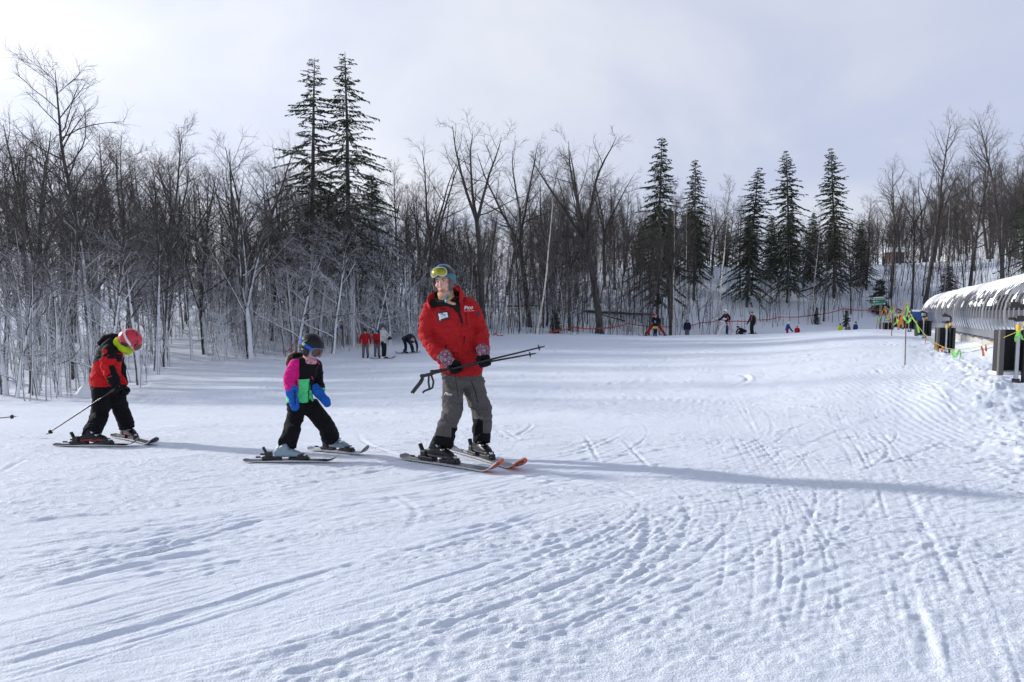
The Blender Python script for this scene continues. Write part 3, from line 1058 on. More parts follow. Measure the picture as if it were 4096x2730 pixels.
# the rest of the wood
kinds_l = ['maple_a', 'maple_b', 'slim_a', 'slim_b', 'maple_c', 'slim_a', 'sapling_b', 'slim_b']
kinds_r = ['slim_a', 'maple_b', 'slim_b', 'maple_a', 'slim_a', 'birch_b', 'sapling_b', 'maple_c']
rw = random.Random(3)
LAB_L = 'bare frost-dusted tree standing in the snowy wood at the left'
LAB_M = 'bare dark tree standing in the wood behind the instructor'
LAB_R = 'bare thin tree standing on the snowy bank at the right'
placed = [(t.location.x, t.location.y) for t in TREES]
SKY = [(-200, 560), (0, 330), (250, 430), (400, 380), (560, 400), (700, 450), (800, 560), (950, 520), (1100, 520), (1300, 600), (1500, 640), (1700, 590), (1850, 620),
       (2000, 610), (2200, 590), (2400, 560), (2550, 640), (2700, 690), (2900, 720), (3100, 800), (3300, 820), (3450, 700), (3560, 640), (3700, 560), (3850, 580), (4100, 520)]
SKX, SKYY = [s[0] for s in SKY], [s[1] for s in SKY]


def fill(n, pxa, pxb, dep, kinds, label, group, frost, first=True):
    k = 0
    tries = 0
    while k < n and tries < n * 40:
        tries += 1
        px = rw.uniform(pxa, pxb)
        e = float(np.interp(_c(px), _EU, _ED))
        d = e + (rw.random() ** 1.5) * dep + rw.uniform(0.0, 2.0)
        p = gpt(px, d)
        if any((p.x - a) ** 2 + (p.y - b) ** 2 < 0.8 for a, b in placed):
            continue
        if abs(px - 905) < 70 and d < 50 or (680 < px < 830 and d < 46):
            continue
        kind = rw.choice(kinds)
        top = float(np.interp(px, SKX, SKYY)) + rw.uniform(0, 110 if px < 900 else 190)
        hh = (zpx(top, d) - p.z) * rw.uniform(0.86, 1.0)
        if kind in ('slim_a', 'slim_b', 'sapling_b', 'birch_b'):
            hh *= rw.uniform(0.6, 0.95)
        s = min(hh / _PH[kind], 1.9)
        if s < 0.35:
            continue
        fr = frost(px, d)
        nm = 'birch_tree' if kind == 'birch_b' else 'bare_tree'
        lb = label
        if kind == 'birch_b':
            lb = label.replace('bare dark tree', 'thin pale birch').replace('bare thin tree', 'thin pale birch')
        elif kind in ('slim_a', 'slim_b', 'sapling_b'):
            lb = label.replace('tree standing', 'slender tree standing')
        elif kind == 'maple_c':
            lb = label.replace('tree standing', 'fork-stemmed tree standing')
        tree(nm, kind, px, d, s, lb, rw.uniform(0, 6.28), fr, rw.uniform(0.3, 0.6), group, loc=p, tilt=(rw.gauss(0, 0.03), rw.gauss(0.02, 0.04)))
        placed.append((p.x, p.y))
        k += 1


fl = lambda px, d: max(0.15, min(0.9, rw.gauss(0.60, 0.14) - (d - 22) * 0.008))
fm = lambda px, d: max(0.05, rw.gauss(0.55 if px < 1700 else 0.34, 0.12))
fr_ = lambda px, d: max(0.02, rw.gauss(0.22, 0.08))
fill(50, -60, 1050, 24, kinds_l, LAB_L, GRP, fl)
fill(96, 1000, 2620, 30, kinds_r, LAB_M, 'bare trees behind the instructor', fm)
fill(70, 2550, 4300, 28, kinds_r, LAB_R, 'bare trees on the right bank', fr_)
print('trees', len(TREES), time.time() - T0)
# ------------------------------------------------------------------ far wood and undergrowth, which nobody could count
def scatter(name, pts, scales, rots, protos, label, color, cat='woodland'):
    """one object whose geometry nodes stand copies of a tree on each point"""
    n = len(pts)
    me = bpy.data.meshes.new(name)
    me.vertices.add(n)
    me.vertices.foreach_set('co', np.asarray(pts, np.float32).ravel())
    for nm, arr, ty in (('sc', scales, 'FLOAT'), ('rz', rots, 'FLOAT')):
        a = me.attributes.new(nm, ty, 'POINT')
        a.data.foreach_set('value', np.asarray(arr, np.float32))
    kd = me.attributes.new('kd', 'INT', 'POINT')
    kd.data.foreach_set('value', (np.arange(n) % len(protos)).astype(np.int32))
    me.update()
    o = link(name, me)
    o.color = color
    ng = bpy.data.node_groups.new(name, 'GeometryNodeTree')
    ng.interface.new_socket('Geometry', in_out='INPUT', socket_type='NodeSocketGeometry')
    ng.interface.new_socket('Geometry', in_out='OUTPUT', socket_type='NodeSocketGeometry')
    N, L = ng.nodes, ng.links
    gi, go = N.new('NodeGroupInput'), N.new('NodeGroupOutput')
    join = N.new('GeometryNodeJoinGeometry')
    asc = N.new('GeometryNodeInputNamedAttribute')
    asc.data_type = 'FLOAT'
    asc.inputs[0].default_value = 'sc'
    arz = N.new('GeometryNodeInputNamedAttribute')
    arz.data_type = 'FLOAT'
    arz.inputs[0].default_value = 'rz'
    akd = N.new('GeometryNodeInputNamedAttribute')
    akd.data_type = 'INT'
    akd.inputs[0].default_value = 'kd'
    cz = N.new('ShaderNodeCombineXYZ')
    L.new(arz.outputs[0], cz.inputs[2])
    for i, objs in enumerate(protos):
        cmp_ = N.new('FunctionNodeCompare')
        cmp_.data_type = 'INT'
        cmp_.operation = 'EQUAL'
        L.new(akd.outputs[0], cmp_.inputs[2])
        cmp_.inputs[3].default_value = i
        for ob in objs:
            oi = N.new('GeometryNodeObjectInfo')
            oi.inputs[0].default_value = ob
            oi.inputs['As Instance'].default_value = True
            iop = N.new('GeometryNodeInstanceOnPoints')
            L.new(gi.outputs[0], iop.inputs['Points'])
            L.new(cmp_.outputs[0], iop.inputs['Selection'])
            L.new(oi.outputs['Geometry'], iop.inputs['Instance'])
            L.new(cz.outputs[0], iop.inputs['Rotation'])
            L.new(asc.outputs[0], iop.inputs['Scale'])
            L.new(iop.outputs[0], join.inputs[0])
    L.new(join.outputs[0], go.inputs[0])
    md = o.modifiers.new('scatter', 'NODES')
    md.node_group = ng
    tag(o, label, cat, kind='stuff')
    return o


def parts_of(kind):
    for t in TREES:
        ch = [c for c in COL.objects if c.parent is t]
    return None


SRC = {}
_by = {}
for o in COL.objects:
    if o.parent is not None and o.data is not None:
        _by.setdefault(o.data.name, o)
for k, (a, b) in PROTO.items():
    if a.name in _by and b.name in _by:
        SRC[k] = [_by[a.name], _by[b.name]]

rf = random.Random(9)
pts, scs, rts = [], [], []
for i in range(430):
    px = rf.uniform(350, 4300) if i % 5 < 2 else rf.uniform(2150, 4350)
    e = float(np.interp(_c(px), _EU, _ED))
    d = e + 20 + 70 * rf.random() ** 1.3
    p = gpt(px, d)
    top = float(np.interp(px, SKX, SKYY)) + (rf.uniform(130, 430) if px < 2500 else rf.uniform(110, 330))
    H = (zpx(top, d) - p.z)
    pts.append(tuple(p))
    scs.append(max(0.5, min(H / 12.0, 2.6)))
    rts.append(rf.uniform(0, 6.28))
far_keys = [k for k in ('maple_a', 'slim_a', 'maple_b', 'maple_c', 'slim_b') if k in SRC]
scatter('far_wood', pts, scs, rts, [SRC[k] for k in far_keys], 'dense grey mass of bare trees deep in the wood', (0.12, 0.42, 0, 1))

# young growth filling the lower storey
pts, scs, rts = [], [], []
for i in range(330):
    px = rf.uniform(550, 2700)
    e = float(np.interp(_c(px), _EU, _ED))
    d = e + 5 + 34 * rf.random()
    if 690 < px < 850 and d < 52:
        continue
    pts.append(tuple(gpt(px, d)))
    scs.append(rf.uniform(0.7, 1.5))
    rts.append(rf.uniform(0, 6.28))
tree('young_tree', 'sapling', 1690, 53, 1.0, 'thin bare sapling left of the instructor at the wood edge', frost=0.5)
for o in COL.objects:
    if o.parent is not None and o.data is not None:
        _by.setdefault(o.data.name, o)
sap = [[_by[PROTO[k][0].name], _by[PROTO[k][1].name]] for k in ('sapling', 'sapling_b')]
scatter('young_growth', pts, scs, rts, sap, 'grey thicket of young bare growth between the trunks', (0.4, 0.45, 0, 1), 'thicket')

# thin saplings and brush between the trunks
tb_l, tb_r = Tubes(), Tubes()
rb = np.random.default_rng(4)


def stem(tb, p, h, r, lean, twigs, sides=3):
    pts, rad = bend(rb, (p[0], p[1], p[2] - 0.1), (lean[0], lean[1], 1), h, 6, 0.07, 0.02, r, r * 0.3)
    tb.add(pts, rad, sides)
    for k in range(twigs):
        q, tg = at_path(pts, rb.uniform(0.2, 0.97))
        dd = side_dir(rb, tg, R(rb.uniform(25, 65)), rb.uniform(0, 6.28))
        L = h * rb.uniform(0.08, 0.24)
        b, br = bend(rb, q, dd, L, 4, 0.15, 0.05, r * 0.42, r * 0.2)
        tb.add(b, br, 3)


for i in range(1900):
    u = rb.random()
    px = rb.uniform(-150, 4300)
    e = float(np.interp(_c(px), _EU, _ED))
    d = e + rb.random() ** 1.4 * 22 - 0.6
    if 690 < px < 830 and d < 44:
        continue
    p = gpt(px, d)
    left = px < 1750
    if px < 800 and rb.random() < 0.45:
        continue
    h = rb.uniform(1.2, 5.5) if left else rb.uniform(1.5, 6.5)
    stem(tb_l if left else tb_r, p, h, rb.uniform(0.008, 0.022) * (1.0 + d / 140), rb.normal(0, 0.08, 2), int(rb.integers(3, 9)))
o = link('undergrowth', tb_l.mesh('undergrowth_left', TWIG))
o.color = (0.55, 0.45, 0, 1)
tag(o, 'tangle of frosted saplings and brush under the left-hand trees', 'undergrowth', kind='stuff')
o = link('undergrowth', tb_r.mesh('undergrowth_right', TWIG))
o.color = (0.2, 0.5, 0, 1)
tag(o, 'tangle of thin dark saplings under the trees behind the slope', 'undergrowth', kind='stuff')

# brown beech leaves that still hang on the low twigs
m_, t_ = mat('dead_leaves', (0.16, 0.075, 0.035), 0.85, 0, 0.2)
t_.color(t_.mix(t_.noise(3.0), (0.10, 0.05, 0.028), (0.23, 0.115, 0.055)))
V, F = [], []
nv = 0
for i in range(2600):
    c_ = rb.integers(0, 9)
    cpx, cpy, sx, sy = [(2010, 1160, 60, 40), (1985, 1220, 50, 60), (1630, 1290, 60, 45), (1660, 1340, 50, 40), (1850, 1195, 60, 60), (1040, 1310, 70, 50), (1140, 1290, 70, 50), (2090, 1250, 60, 50), (1930, 1150, 70, 40)][c_]
    px, py = rb.normal(cpx, sx), rb.normal(cpy, sy)
    d = float(np.interp(_c(px), _EU, _ED)) + rb.uniform(0.5, 6)
    c = np.array(P(px, py, d))
    if c[2] < gz(c[0], c[1]) + 0.15:
        continue
    a = rb.normal(0, 1, 3)
    a /= np.linalg.norm(a)
    b = np.cross(a, rb.normal(0, 1, 3))
    b /= np.linalg.norm(b)
    L = rb.uniform(0.03, 0.055)
    V += [c - a * L, c + b * L * 0.5, c + a * L, c - b * L * 0.5]
    F.append((nv, nv + 1, nv + 2, nv + 3))
    nv += 4
o = link('dead_leaves', mesh_np('dead_leaves', np.array(V), np.array(F), False, [m_]))
tag(o, 'brown withered leaves hanging on the low twigs', 'leaves', kind='stuff')


# fallen logs with snow on top
def log(px0, py0, d0, px1, py1, d1, r, label):
    a, b = (on_ground(q[0], q[1], q[2] - 7, q[2] + 40) + Vector((0, 0, r * 0.9)) for q in ((px0, py0, d0), (px1, py1, d1)))
    tb = Tubes()
    n = 9
    pts = np.array([a.lerp(b, i / (n - 1)) for i in range(n)]) + rb.normal(0, r * 0.12, (n, 3))
    tb.add(pts, np.linspace(r, r * 0.7, n), 8)
    for k in range(4):
        q, tg = at_path(pts, rb.uniform(0.2, 0.9))
        bb, br = bend(rb, q, side_dir(rb, tg, R(60), rb.uniform(0, 6.28)), r * rb.uniform(3, 7), 4, 0.1, 0.02, r * 0.25, r * 0.1)
        tb.add(bb, br, 4)
    e = empty('fallen_log', a)
    o = link('trunk', tb.mesh('fallen_log', BARK), e)
    o.color = (0.25, 0.4, 0, 1)
    o.matrix_parent_inverse = Matrix.Translation(-Vector(a))
    tb2 = Tubes()
    tb2.add(pts + np.array([0, 0, r * 0.62]), np.linspace(r * 0.72, r * 0.5, n) * rb.uniform(0.75, 1.1, n), 7)
    s = link('snow_cover', tb2.mesh('log_snow', SNOWB), e)
    s.matrix_parent_inverse = Matrix.Translation(-Vector(a))
    tag(e, label, 'log')


log(2330, 1252, 66, 2620, 1264, 66, 0.16, 'dark fallen log lying across the wood behind the ski pole tips')
log(2400, 1262, 66, 2500, 1288, 66, 0.10, 'thin fallen log slanting under the long dark one')
log(1440, 1325, 46, 1560, 1305, 47, 0.22, 'snow-topped fallen log behind the men in red jackets')
log(940, 1412, 35, 1010, 1375, 36.5, 0.06, 'snowy broken pole lying left of the broad tree')
log(1035, 1405, 35.5, 1075, 1390, 35.5, 0.05, 'short broken branch sticking out right of the broad tree')
log(3190, 1175, 78, 3290, 1140, 79, 0.14, 'dark crooked fallen trunk leaning on the right bank')
log(2030, 1230, 62, 2190, 1226, 62, 0.12, 'dark fallen log behind the instructor\'s shoulder')
print('undergrowth', time.time() - T0)
# ------------------------------------------------------------------ covered conveyor lift and what stands along it
def child(name, me, parent, inv=None):
    """a part built in world coordinates under an unrotated Empty"""
    o = link(name, me, parent)
    o.matrix_parent_inverse = Matrix.Translation(-Vector(parent.location)) if inv is None else inv
    return o


class Geo:
    """boxes, tubes and sheets collected into one mesh"""

    def __init__(s):
        s.v, s.f, s.m = [], [], []

    def quad(s, a, b, c, d, m=0):
        n = len(s.v)
        s.v += [tuple(a), tuple(b), tuple(c), tuple(d)]
        s.f.append((n, n + 1, n + 2, n + 3))
        s.m.append(m)

    def box(s, c, ax, ay, az, m=0, bev=0.0):
        """centre and three half-axis vectors; bevelled by insetting the corners"""
        c, ax, ay, az = (Vector(q) for q in (c, ax, ay, az))
        if bev <= 0:
            n = len(s.v)
            for i in (-1, 1):
                for j in (-1, 1):
                    for k in (-1, 1):
                        s.v.append(tuple(c + ax * i + ay * j + az * k))
            for q in ((0, 1, 3, 2), (4, 6, 7, 5), (0, 4, 5, 1), (2, 3, 7, 6), (0, 2, 6, 4), (1, 5, 7, 3)):
                s.f.append(tuple(n + x for x in q))
                s.m.append(m)
            return
        lx, ly, lz = ax.length, ay.length, az.length
        b = min(bev, lx * 0.9, ly * 0.9, lz * 0.9)
        bm = bmesh.new()
        bmesh.ops.create_cube(bm, size=2.0)
        M = Matrix((ax, ay, az)).transposed().to_4x4()
        bmesh.ops.transform(bm, matrix=Matrix.Diagonal((lx, ly, lz, 1)), verts=bm.verts)
        bmesh.ops.bevel(bm, geom=list(bm.edges), offset=b, segments=2, affect='EDGES', profile=0.5)
        R3 = Matrix((ax.normalized(), ay.normalized(), az.normalized())).transposed()
        n = len(s.v)
        bm.verts.ensure_lookup_table()
        for v in bm.verts:
            s.v.append(tuple(c + R3 @ v.co))
        for f in bm.faces:
            s.f.append(tuple(n + v.index for v in f.verts))
            s.m.append(m)
        bm.free()

    def tube(s, pts, rad, sides=10, m=0, cap=True, flat=None):
        pts = [Vector(p) for p in pts]
        if isinstance(rad, (int, float)):
            rad = [rad] * len(pts)
        n0 = len(s.v)
        up = None
        for i, p in enumerate(pts):
            t = (pts[min(i + 1, len(pts) - 1)] - pts[max(i - 1, 0)]).normalized()
            if up is None:
                up = Vector((0, 0, 1)) if abs(t.z) < 0.9 else Vector((1, 0, 0))
            a = t.cross(up).normalized()
            b = a.cross(t).normalized()
            up = b
            for k in range(sides):
                an = 2 * math.pi * k / sides
                s.v.append(tuple(p + (a * math.cos(an) + b * math.sin(an) * (flat or 1.0)) * rad[i]))
        for i in range(len(pts) - 1):
            for k in range(sides):
                a_, b_ = n0 + i * sides + k, n0 + i * sides + (k + 1) % sides
                s.f.append((a_, b_, b_ + sides, a_ + sides))
                s.m.append(m)
        if cap:
            s.f.append(tuple(n0 + k for k in range(sides))[::-1])
            s.m.append(m)
            s.f.append(tuple(n0 + (len(pts) - 1) * sides + k for k in range(sides)))
            s.m.append(m)

    def mesh(s, name, mats, smooth=False):
        me = bpy.data.meshes.new(name)
        me.from_pydata(s.v, [], s.f)
        for m in (mats if isinstance(mats, (list, tuple)) else [mats]):
            me.materials.append(m)
        me.polygons.foreach_set('material_index', s.m)
        if smooth:
            me.polygons.foreach_set('use_smooth', [True] * len(s.f))
            try:
                me.set_sharp_from_angle(angle=R(40))
            except Exception:
                pass
        me.update()
        return me


def poly_panel(name, tint, blend, rough):
    m = bpy.data.materials.new(name)
    m.use_nodes = True
    n, l = m.node_tree.nodes, m.node_tree.links
    n.clear()
    o_ = n.new('ShaderNodeOutputMaterial')
    mx = n.new('ShaderNodeMixShader')
    tr = n.new('ShaderNodeBsdfTransparent')
    tr.inputs[0].default_value = (*tint, 1)
    g = n.new('ShaderNodeBsdfGlossy')
    g.inputs['Color'].default_value = (0.9, 0.92, 0.95, 1)
    g.inputs['Roughness'].default_value = rough
    lw = n.new('ShaderNodeLayerWeight')
    lw.inputs[0].default_value = blend
    nzn = n.new('ShaderNodeTexNoise')
    nzn.inputs['Scale'].default_value = 2.2
    bp = n.new('ShaderNodeBump')
    bp.inputs['Strength'].default_value = 0.12
    bp.inputs['Distance'].default_value = 0.05
    tcn = n.new('ShaderNodeTexCoord')
    l.new(tcn.outputs['Object'], nzn.inputs['Vector'])
    l.new(nzn.outputs['Fac'], bp.inputs['Height'])
    l.new(bp.outputs[0], g.inputs['Normal'])
    l.new(lw.outputs['Fresnel'], mx.inputs[0])
    l.new(tr.outputs[0], mx.inputs[1])
    l.new(g.outputs[0], mx.inputs[2])
    l.new(mx.outputs[0], o_.inputs[0])
    return m


PANEL = poly_panel('dark_reflection_panel', (0.10, 0.11, 0.13), 0.12, 0.12)  # dark tint put in for the trees mirrored in the clear roof sheets
PANEL_LOW = poly_panel('clear_panel', (0.62, 0.65, 0.70), 0.28, 0.14)
RIBM = plain('grey_rib_metal', (0.20, 0.205, 0.215), 0.65, 0.0, spec=0.3, var=0.2)
GALV = plain('galvanised_steel', (0.48, 0.50, 0.52), 0.35, 0.8, var=0.2, scale=14)
ALU = plain('bare_aluminium', (0.60, 0.62, 0.65), 0.4, 0.7, var=0.12, scale=9)
DARK = plain('black_rubber', (0.022, 0.022, 0.024), 0.6, 0, 0.4, var=0.3, scale=12, bump=0.2)
DPIPE = plain('dark_steel_pipe', (0.05, 0.048, 0.048), 0.5, 0.5, var=0.25)
YEL = plain('yellow_paint', (0.75, 0.45, 0.02), 0.5)
CONC = plain('concrete', (0.42, 0.41, 0.39), 0.9, var=0.2, scale=8, bump=0.3)
BLUE = plain('blue_paint', (0.015, 0.07, 0.28), 0.45)
GREY_FOLD = plain('grey_foam_edge', (0.12, 0.115, 0.11), 0.75, var=0.2, bump=0.2)
FLAGO = plain('orange_ribbon', (0.85, 0.20, 0.025), 0.6, var=0.1)
FLAGG = plain('green_ribbon', (0.25, 0.75, 0.12), 0.6, var=0.15)
ROPE = plain('yellow_rope', (0.45, 0.38, 0.10), 0.8, var=0.3, scale=60)
BAMBOO = plain('stained_bamboo', (0.16, 0.055, 0.045), 0.6, var=0.25, scale=9)
TAPE = plain('red_tape', (0.48, 0.055, 0.04), 0.6, var=0.12)
GREEN = plain('green_sign_paint', (0.01, 0.16, 0.085), 0.45, var=0.1)
WHITE = plain('white_paint', (0.78, 0.79, 0.8), 0.5, var=0.05)
WOOD = plain('weathered_wood', (0.20, 0.17, 0.14), 0.85, var=0.3, scale=15, bump=0.3)
GOLD = plain('gold_paint', (0.33, 0.19, 0.05), 0.6)

A0 = Vector((18.4, 26.0, 0))
TD = Vector((14.3, 28.0, 0)).normalized()
TN = Vector((TD.y, -TD.x, 0))
zrail = lambda d: zpx(1356, 26) + (zpx(1302, 54) - zpx(1356, 26)) * (d - 26) / 28.0
ARC_R, ARC_H, ARC_A = 1.55, 0.62, R(27)


def tube_pt(s, th, r=ARC_R, inner=0.0):
    """point on the cover: s metres along from A0, th from near foot (0) to far foot (1)"""
    a = math.pi + ARC_A - th * (math.pi + 2 * ARC_A)
    b = A0 + TD * s + TN * (ARC_R * math.cos(ARC_A))
    z = zrail(b.y) + 0.30 + ARC_H
    return Vector((b.x + TN.x * math.cos(a) * r, b.y + TN.y * math.cos(a) * r, z + math.sin(a) * r))


S0, S1, STEP = -12.5, 31.5, 0.80
lift = empty('covered_conveyor_lift', A0 + Vector((0, 0, gz(A0.x, A0.y))))
tag(lift, 'long arched clear tunnel over a conveyor lift, snow lying on its roof', 'lift')
ns = int(round((S1 - S0) / STEP))
g = Geo()
for i in range(15):
    pass
for k in range(ns + 1):
    s = S0 + k * STEP
    big = (k % 6 == 0)
    g = Geo()
    g.tube([tube_pt(s, j / 22.0, ARC_R + 0.006) for j in range(23)], 0.040 if big else 0.018, 5, flat=0.6)
    child('rib', g.mesh('rib', RIBM, True), lift)
    if k < ns:
        m_ = 22
        pa = [tube_pt(s + 0.02, j / m_, ARC_R) for j in range(m_ + 1)]
        pb = [tube_pt(s + STEP - 0.02, j / m_, ARC_R) for j in range(m_ + 1)]
        for nm_, j0, j1, pm_ in (('lower_panel', 0, 4, PANEL_LOW), ('roof_panel', 4, 18, PANEL), ('lower_panel', 18, 22, PANEL_LOW)):
            g = Geo()
            for j in range(j0, j1):
                g.quad(pa[j], pb[j], pb[j + 1], pa[j + 1])
            child(nm_, g.mesh(nm_, pm_, True), lift)
for nm, off in (('side_rail', 0.0), ('side_rail', 2 * ARC_R * math.cos(ARC_A))):
    g = Geo()
    for k in range(ns):
        s = S0 + k * STEP
        a, b = A0 + TD * s + TN * off, A0 + TD * (s + STEP) + TN * off
        c = (a + b) / 2
        z = zrail(c.y)
        dirv = Vector((b.x - a.x, b.y - a.y, zrail(b.y) - zrail(a.y))) / 2
        g.box((c.x, c.y, z + 0.16), dirv * 0.992, TN * 0.03, (0, 0, 0.145))
        if k % 2 == 0:
            g.box((c.x, c.y, z - 0.03), TD * 0.03, TN * 0.035, (0, 0, 0.07))
    child(nm, g.mesh('side_rail', GALV), lift)
for k in range(0, ns, 3):
    s = S0 + (k + 1.5) * STEP
    for off in (0.06,):
        c = A0 + TD * s + TN * off
        g = Geo()
        zz_ = zrail(c.y) - 0.05
        g.box((c.x, c.y, zz_ - 0.32), TD * 1.16, TN * 0.16, (0, 0, 0.27), bev=0.02)
        child('footing_block', g.mesh('footing_block', CONC), lift)
g = Geo()
for k in range(ns):
    a, b = A0 + TD * (S0 + k * STEP) + TN * ARC_R * 0.86, A0 + TD * (S0 + (k + 1) * STEP) + TN * ARC_R * 0.86
    c = (a + b) / 2
    g.box((c.x, c.y, zrail(c.y) + 0.10), Vector((b.x - a.x, b.y - a.y, zrail(b.y) - zrail(a.y))) / 2, TN * 0.42, (0, 0, 0.06))
child('conveyor_belt', g.mesh('conveyor_belt', DARK), lift)
# snow on the roof, with tongues sliding down between the ribs
nsn, nth = 560, 46
S = np.linspace(S0, S1, nsn)
TH = np.linspace(0.10, 0.84, nth)
SS, TT = np.meshgrid(S, TH, indexing='ij')
tongue = 0.285 + 0.075 * vn(SS.ravel() * 2.6, SS.ravel() * 0, 5) + 0.05 * vn(SS.ravel() * 6.5, SS.ravel() * 0, 6) + 0.05 * vn(SS.ravel() * 0.35, SS.ravel() * 0, 8)
tongue = tongue - 0.10 * np.clip((SS.ravel() - 24) / 6, 0, 1)
hh = np.clip((TT.ravel() - tongue) / 0.05, -1, 1) * 0.05 + 0.02 * vn(SS.ravel() * 3, TT.ravel() * 30, 7)
blob = np.clip(vn(SS.ravel() * 2.2, TT.ravel() * 16, 15) - 0.27, 0, 1) * 0.5 * (TT.ravel() > 0.17)
hh = np.maximum(hh, blob - 0.015)
hh = np.where(TT.ravel() > 0.72, np.clip((0.80 - TT.ravel()) / 0.05, -1, 1) * 0.05, hh)
vv = np.array([tube_pt(s_, t_, ARC_R + 0.02 + max(h_, -0.01)) for s_, t_, h_ in zip(SS.ravel(), TT.ravel(), hh)])
i = np.arange(nsn - 1)[:, None] * nth + np.arange(nth - 1)[None, :]
ff = np.stack([i, i + 1, i + nth + 1, i + nth], -1).reshape(-1, 4)
keep = (hh[ff] > -0.008).sum(1) >= 2
child('roof_snow', mesh_np('roof_snow', vv, ff[keep], True, [SNOWB]), lift)
# arched end frame
g = Geo()
g.tube([tube_pt(S1 + 0.05, j / 22.0, ARC_R + 0.02) for j in range(23)], 0.07, 6)
child('end_arch', g.mesh('end_arch', ALU, True), lift)

# blue drive station at the far end of the lift
p = A0 + TD * 32.2 + TN * 0.15
zb = gz(p.x, p.y)
e = empty('drive_station', (p.x, p.y, zb))
g = Geo()
g.box((p.x - 0.3, p.y + 1.0, zb + 0.65), TD * 1.0, TN * 0.75, (0, 0, 0.85), bev=0.06)
child('housing', g.mesh('housing', BLUE), e)
g = Geo()
g.box((p.x - 0.2, p.y + 0.9, zb + 1.54), TD * 0.95, TN * 0.7, (0, 0, 0.06), bev=0.03)
child('snow_cap', g.mesh('snow_cap', SNOWB), e)
g = Geo()
q = Vector((p.x - 0.3, p.y + 1.0, zb + 0.9)) - TN * 0.76
g.box(q, TD * 0.5, TN * 0.012, (0, 0, 0.28), bev=0.01)
child('control_panel', g.mesh('control_panel', ALU), e)
tag(e, 'blue drive station box at the far end of the clear tunnel', 'machine')


# snowmaking hydrants wrapped in black crash pads
def hydrant(px, d, hgt_, label, mat_open=0.0, wide=0.42, left=0.5, zoff=0.0):
    b = gpt(px, d)
    b.z += zoff
    e = empty('snowmaking_hydrant', b)
    x, y, z = b
    g = Geo()
    g.tube([(x, y, z - 0.3), (x, y, z + 0.07)], 0.055, 10, 0)
    g.tube([(x, y, z + 0.05), (x, y, z + hgt_ * 0.80)], 0.034, 12, 0)
    child('riser_pipe', g.mesh('riser_pipe', GALV, True), e)
    g = Geo()
    g.tube([(x, y, z), (x, y, z + 0.10)], 0.06, 10)
    g.tube([(x - 0.04, y - 0.02, z + 0.05), (x + 0.07, y, z + 0.02)], 0.035, 8)
    child('foot_clamp', g.mesh('foot_clamp', DPIPE, True), e)
    g = Geo()
    ox = 0.17
    arc = [(x + ox, y + 0.06, z - 0.3), (x + ox, y + 0.06, z + hgt_ * 0.93)] + [(x + ox - 0.07 * (1 - math.cos(t)), y + 0.06, z + hgt_ * 0.93 + 0.07 * math.sin(t)) for t in (0.4, 0.8, 1.2, 1.57)] + [(x - 0.14, y + 0.06, z + hgt_ - 0.0)]
    g.tube(arc, 0.034, 10)
    child('supply_pipe', g.mesh('supply_pipe', DPIPE, True), e)
    g = Geo()
    g.box((x - 0.06, y + 0.06, z + hgt_ + 0.0), (0.09, 0, 0), (0, 0.05, 0), (0, 0, 0.05), bev=0.015)
    g.tube([(x - 0.06, y + 0.06, z + hgt_ + 0.04), (x - 0.06, y + 0.06, z + hgt_ + 0.10)], 0.02, 8)
    child('valve', g.mesh('valve', DPIPE, True), e)
    g = Geo()
    g.box((x, y, z + hgt_ * 0.83), (0.07, 0, 0), (0, 0.04, 0), (0, 0, 0.05), bev=0.015)
    g.tube([(x - 0.06, y, z + hgt_ * 0.83), (x - 0.18, y, z + hgt_ * 0.83)], 0.022, 8)
    child('valve', g.mesh('valve', DPIPE, True), e)
    for (bx, by, bz) in ((x, y, z + hgt_ * 0.68), (x + ox, y + 0.06, z + hgt_ * 0.74)):
        g = Geo()
        g.tube([(bx, by, bz), (bx, by, bz + 0.10)], 0.038, 12, cap=False)
        child('yellow_band', g.mesh('yellow_band', YEL, True), e)
    # pad: a bent sheet that wraps the back and left of the pipes
    z0, z1 = z + 0.16, z + hgt_ * 0.68
    pts = []
    for k in range(13):
        a = R(150 + mat_open) - k / 12.0 * R(215)
        pts.append(Vector((x + 0.06 + math.cos(a) * wide * (1.0 if math.cos(a) > 0 else left * 2), y + 0.14 + math.sin(a) * 0.20, 0)))
    pts.insert(0, pts[0] + Vector((0.02, -0.16, 0)))
    g = Geo()
    for a, b_ in zip(pts[:-1], pts[1:]):
        for (za, zb_) in ((z0, z1),):
            g.quad((a.x, a.y, za), (b_.x, b_.y, za), (b_.x, b_.y, zb_), (a.x, a.y, zb_))
            n_ = Vector((-(b_.y - a.y), b_.x - a.x, 0)).normalized() * -0.045
            g.quad((a.x + n_.x, a.y + n_.y, za), (a.x + n_.x, a.y + n_.y, zb_), (b_.x + n_.x, b_.y + n_.y, zb_), (b_.x + n_.x, b_.y + n_.y, za))
            g.quad((a.x, a.y, zb_), (b_.x, b_.y, zb_), (b_.x + n_.x, b_.y + n_.y, zb_), (a.x + n_.x, a.y + n_.y, zb_))
    o_ = child('crash_pad', g.mesh('crash_pad', DARK, True), e)
    g = Geo()
    a = pts[0]
    g.box((a.x - 0.005, a.y - 0.012, (z0 + z1) / 2), (0.045, 0, 0), (0, 0.028, 0), (0, 0, (z1 - z0) / 2 + 0.01), bev=0.012)
    child('pad_edge', g.mesh('pad_edge', GREY_FOLD), e)
    g = Geo()
    g.box((x + 0.05, y + 0.2, z0 + 0.02), (wide * 0.8, 0, 0), (0, 0.12, 0), (0, 0, 0.03), bev=0.02)
    child('snow_patch', g.mesh('snow_patch', SNOWB), e)
    tag(e, label, 'hydrant', 'padded hydrants along the lift')
    return e


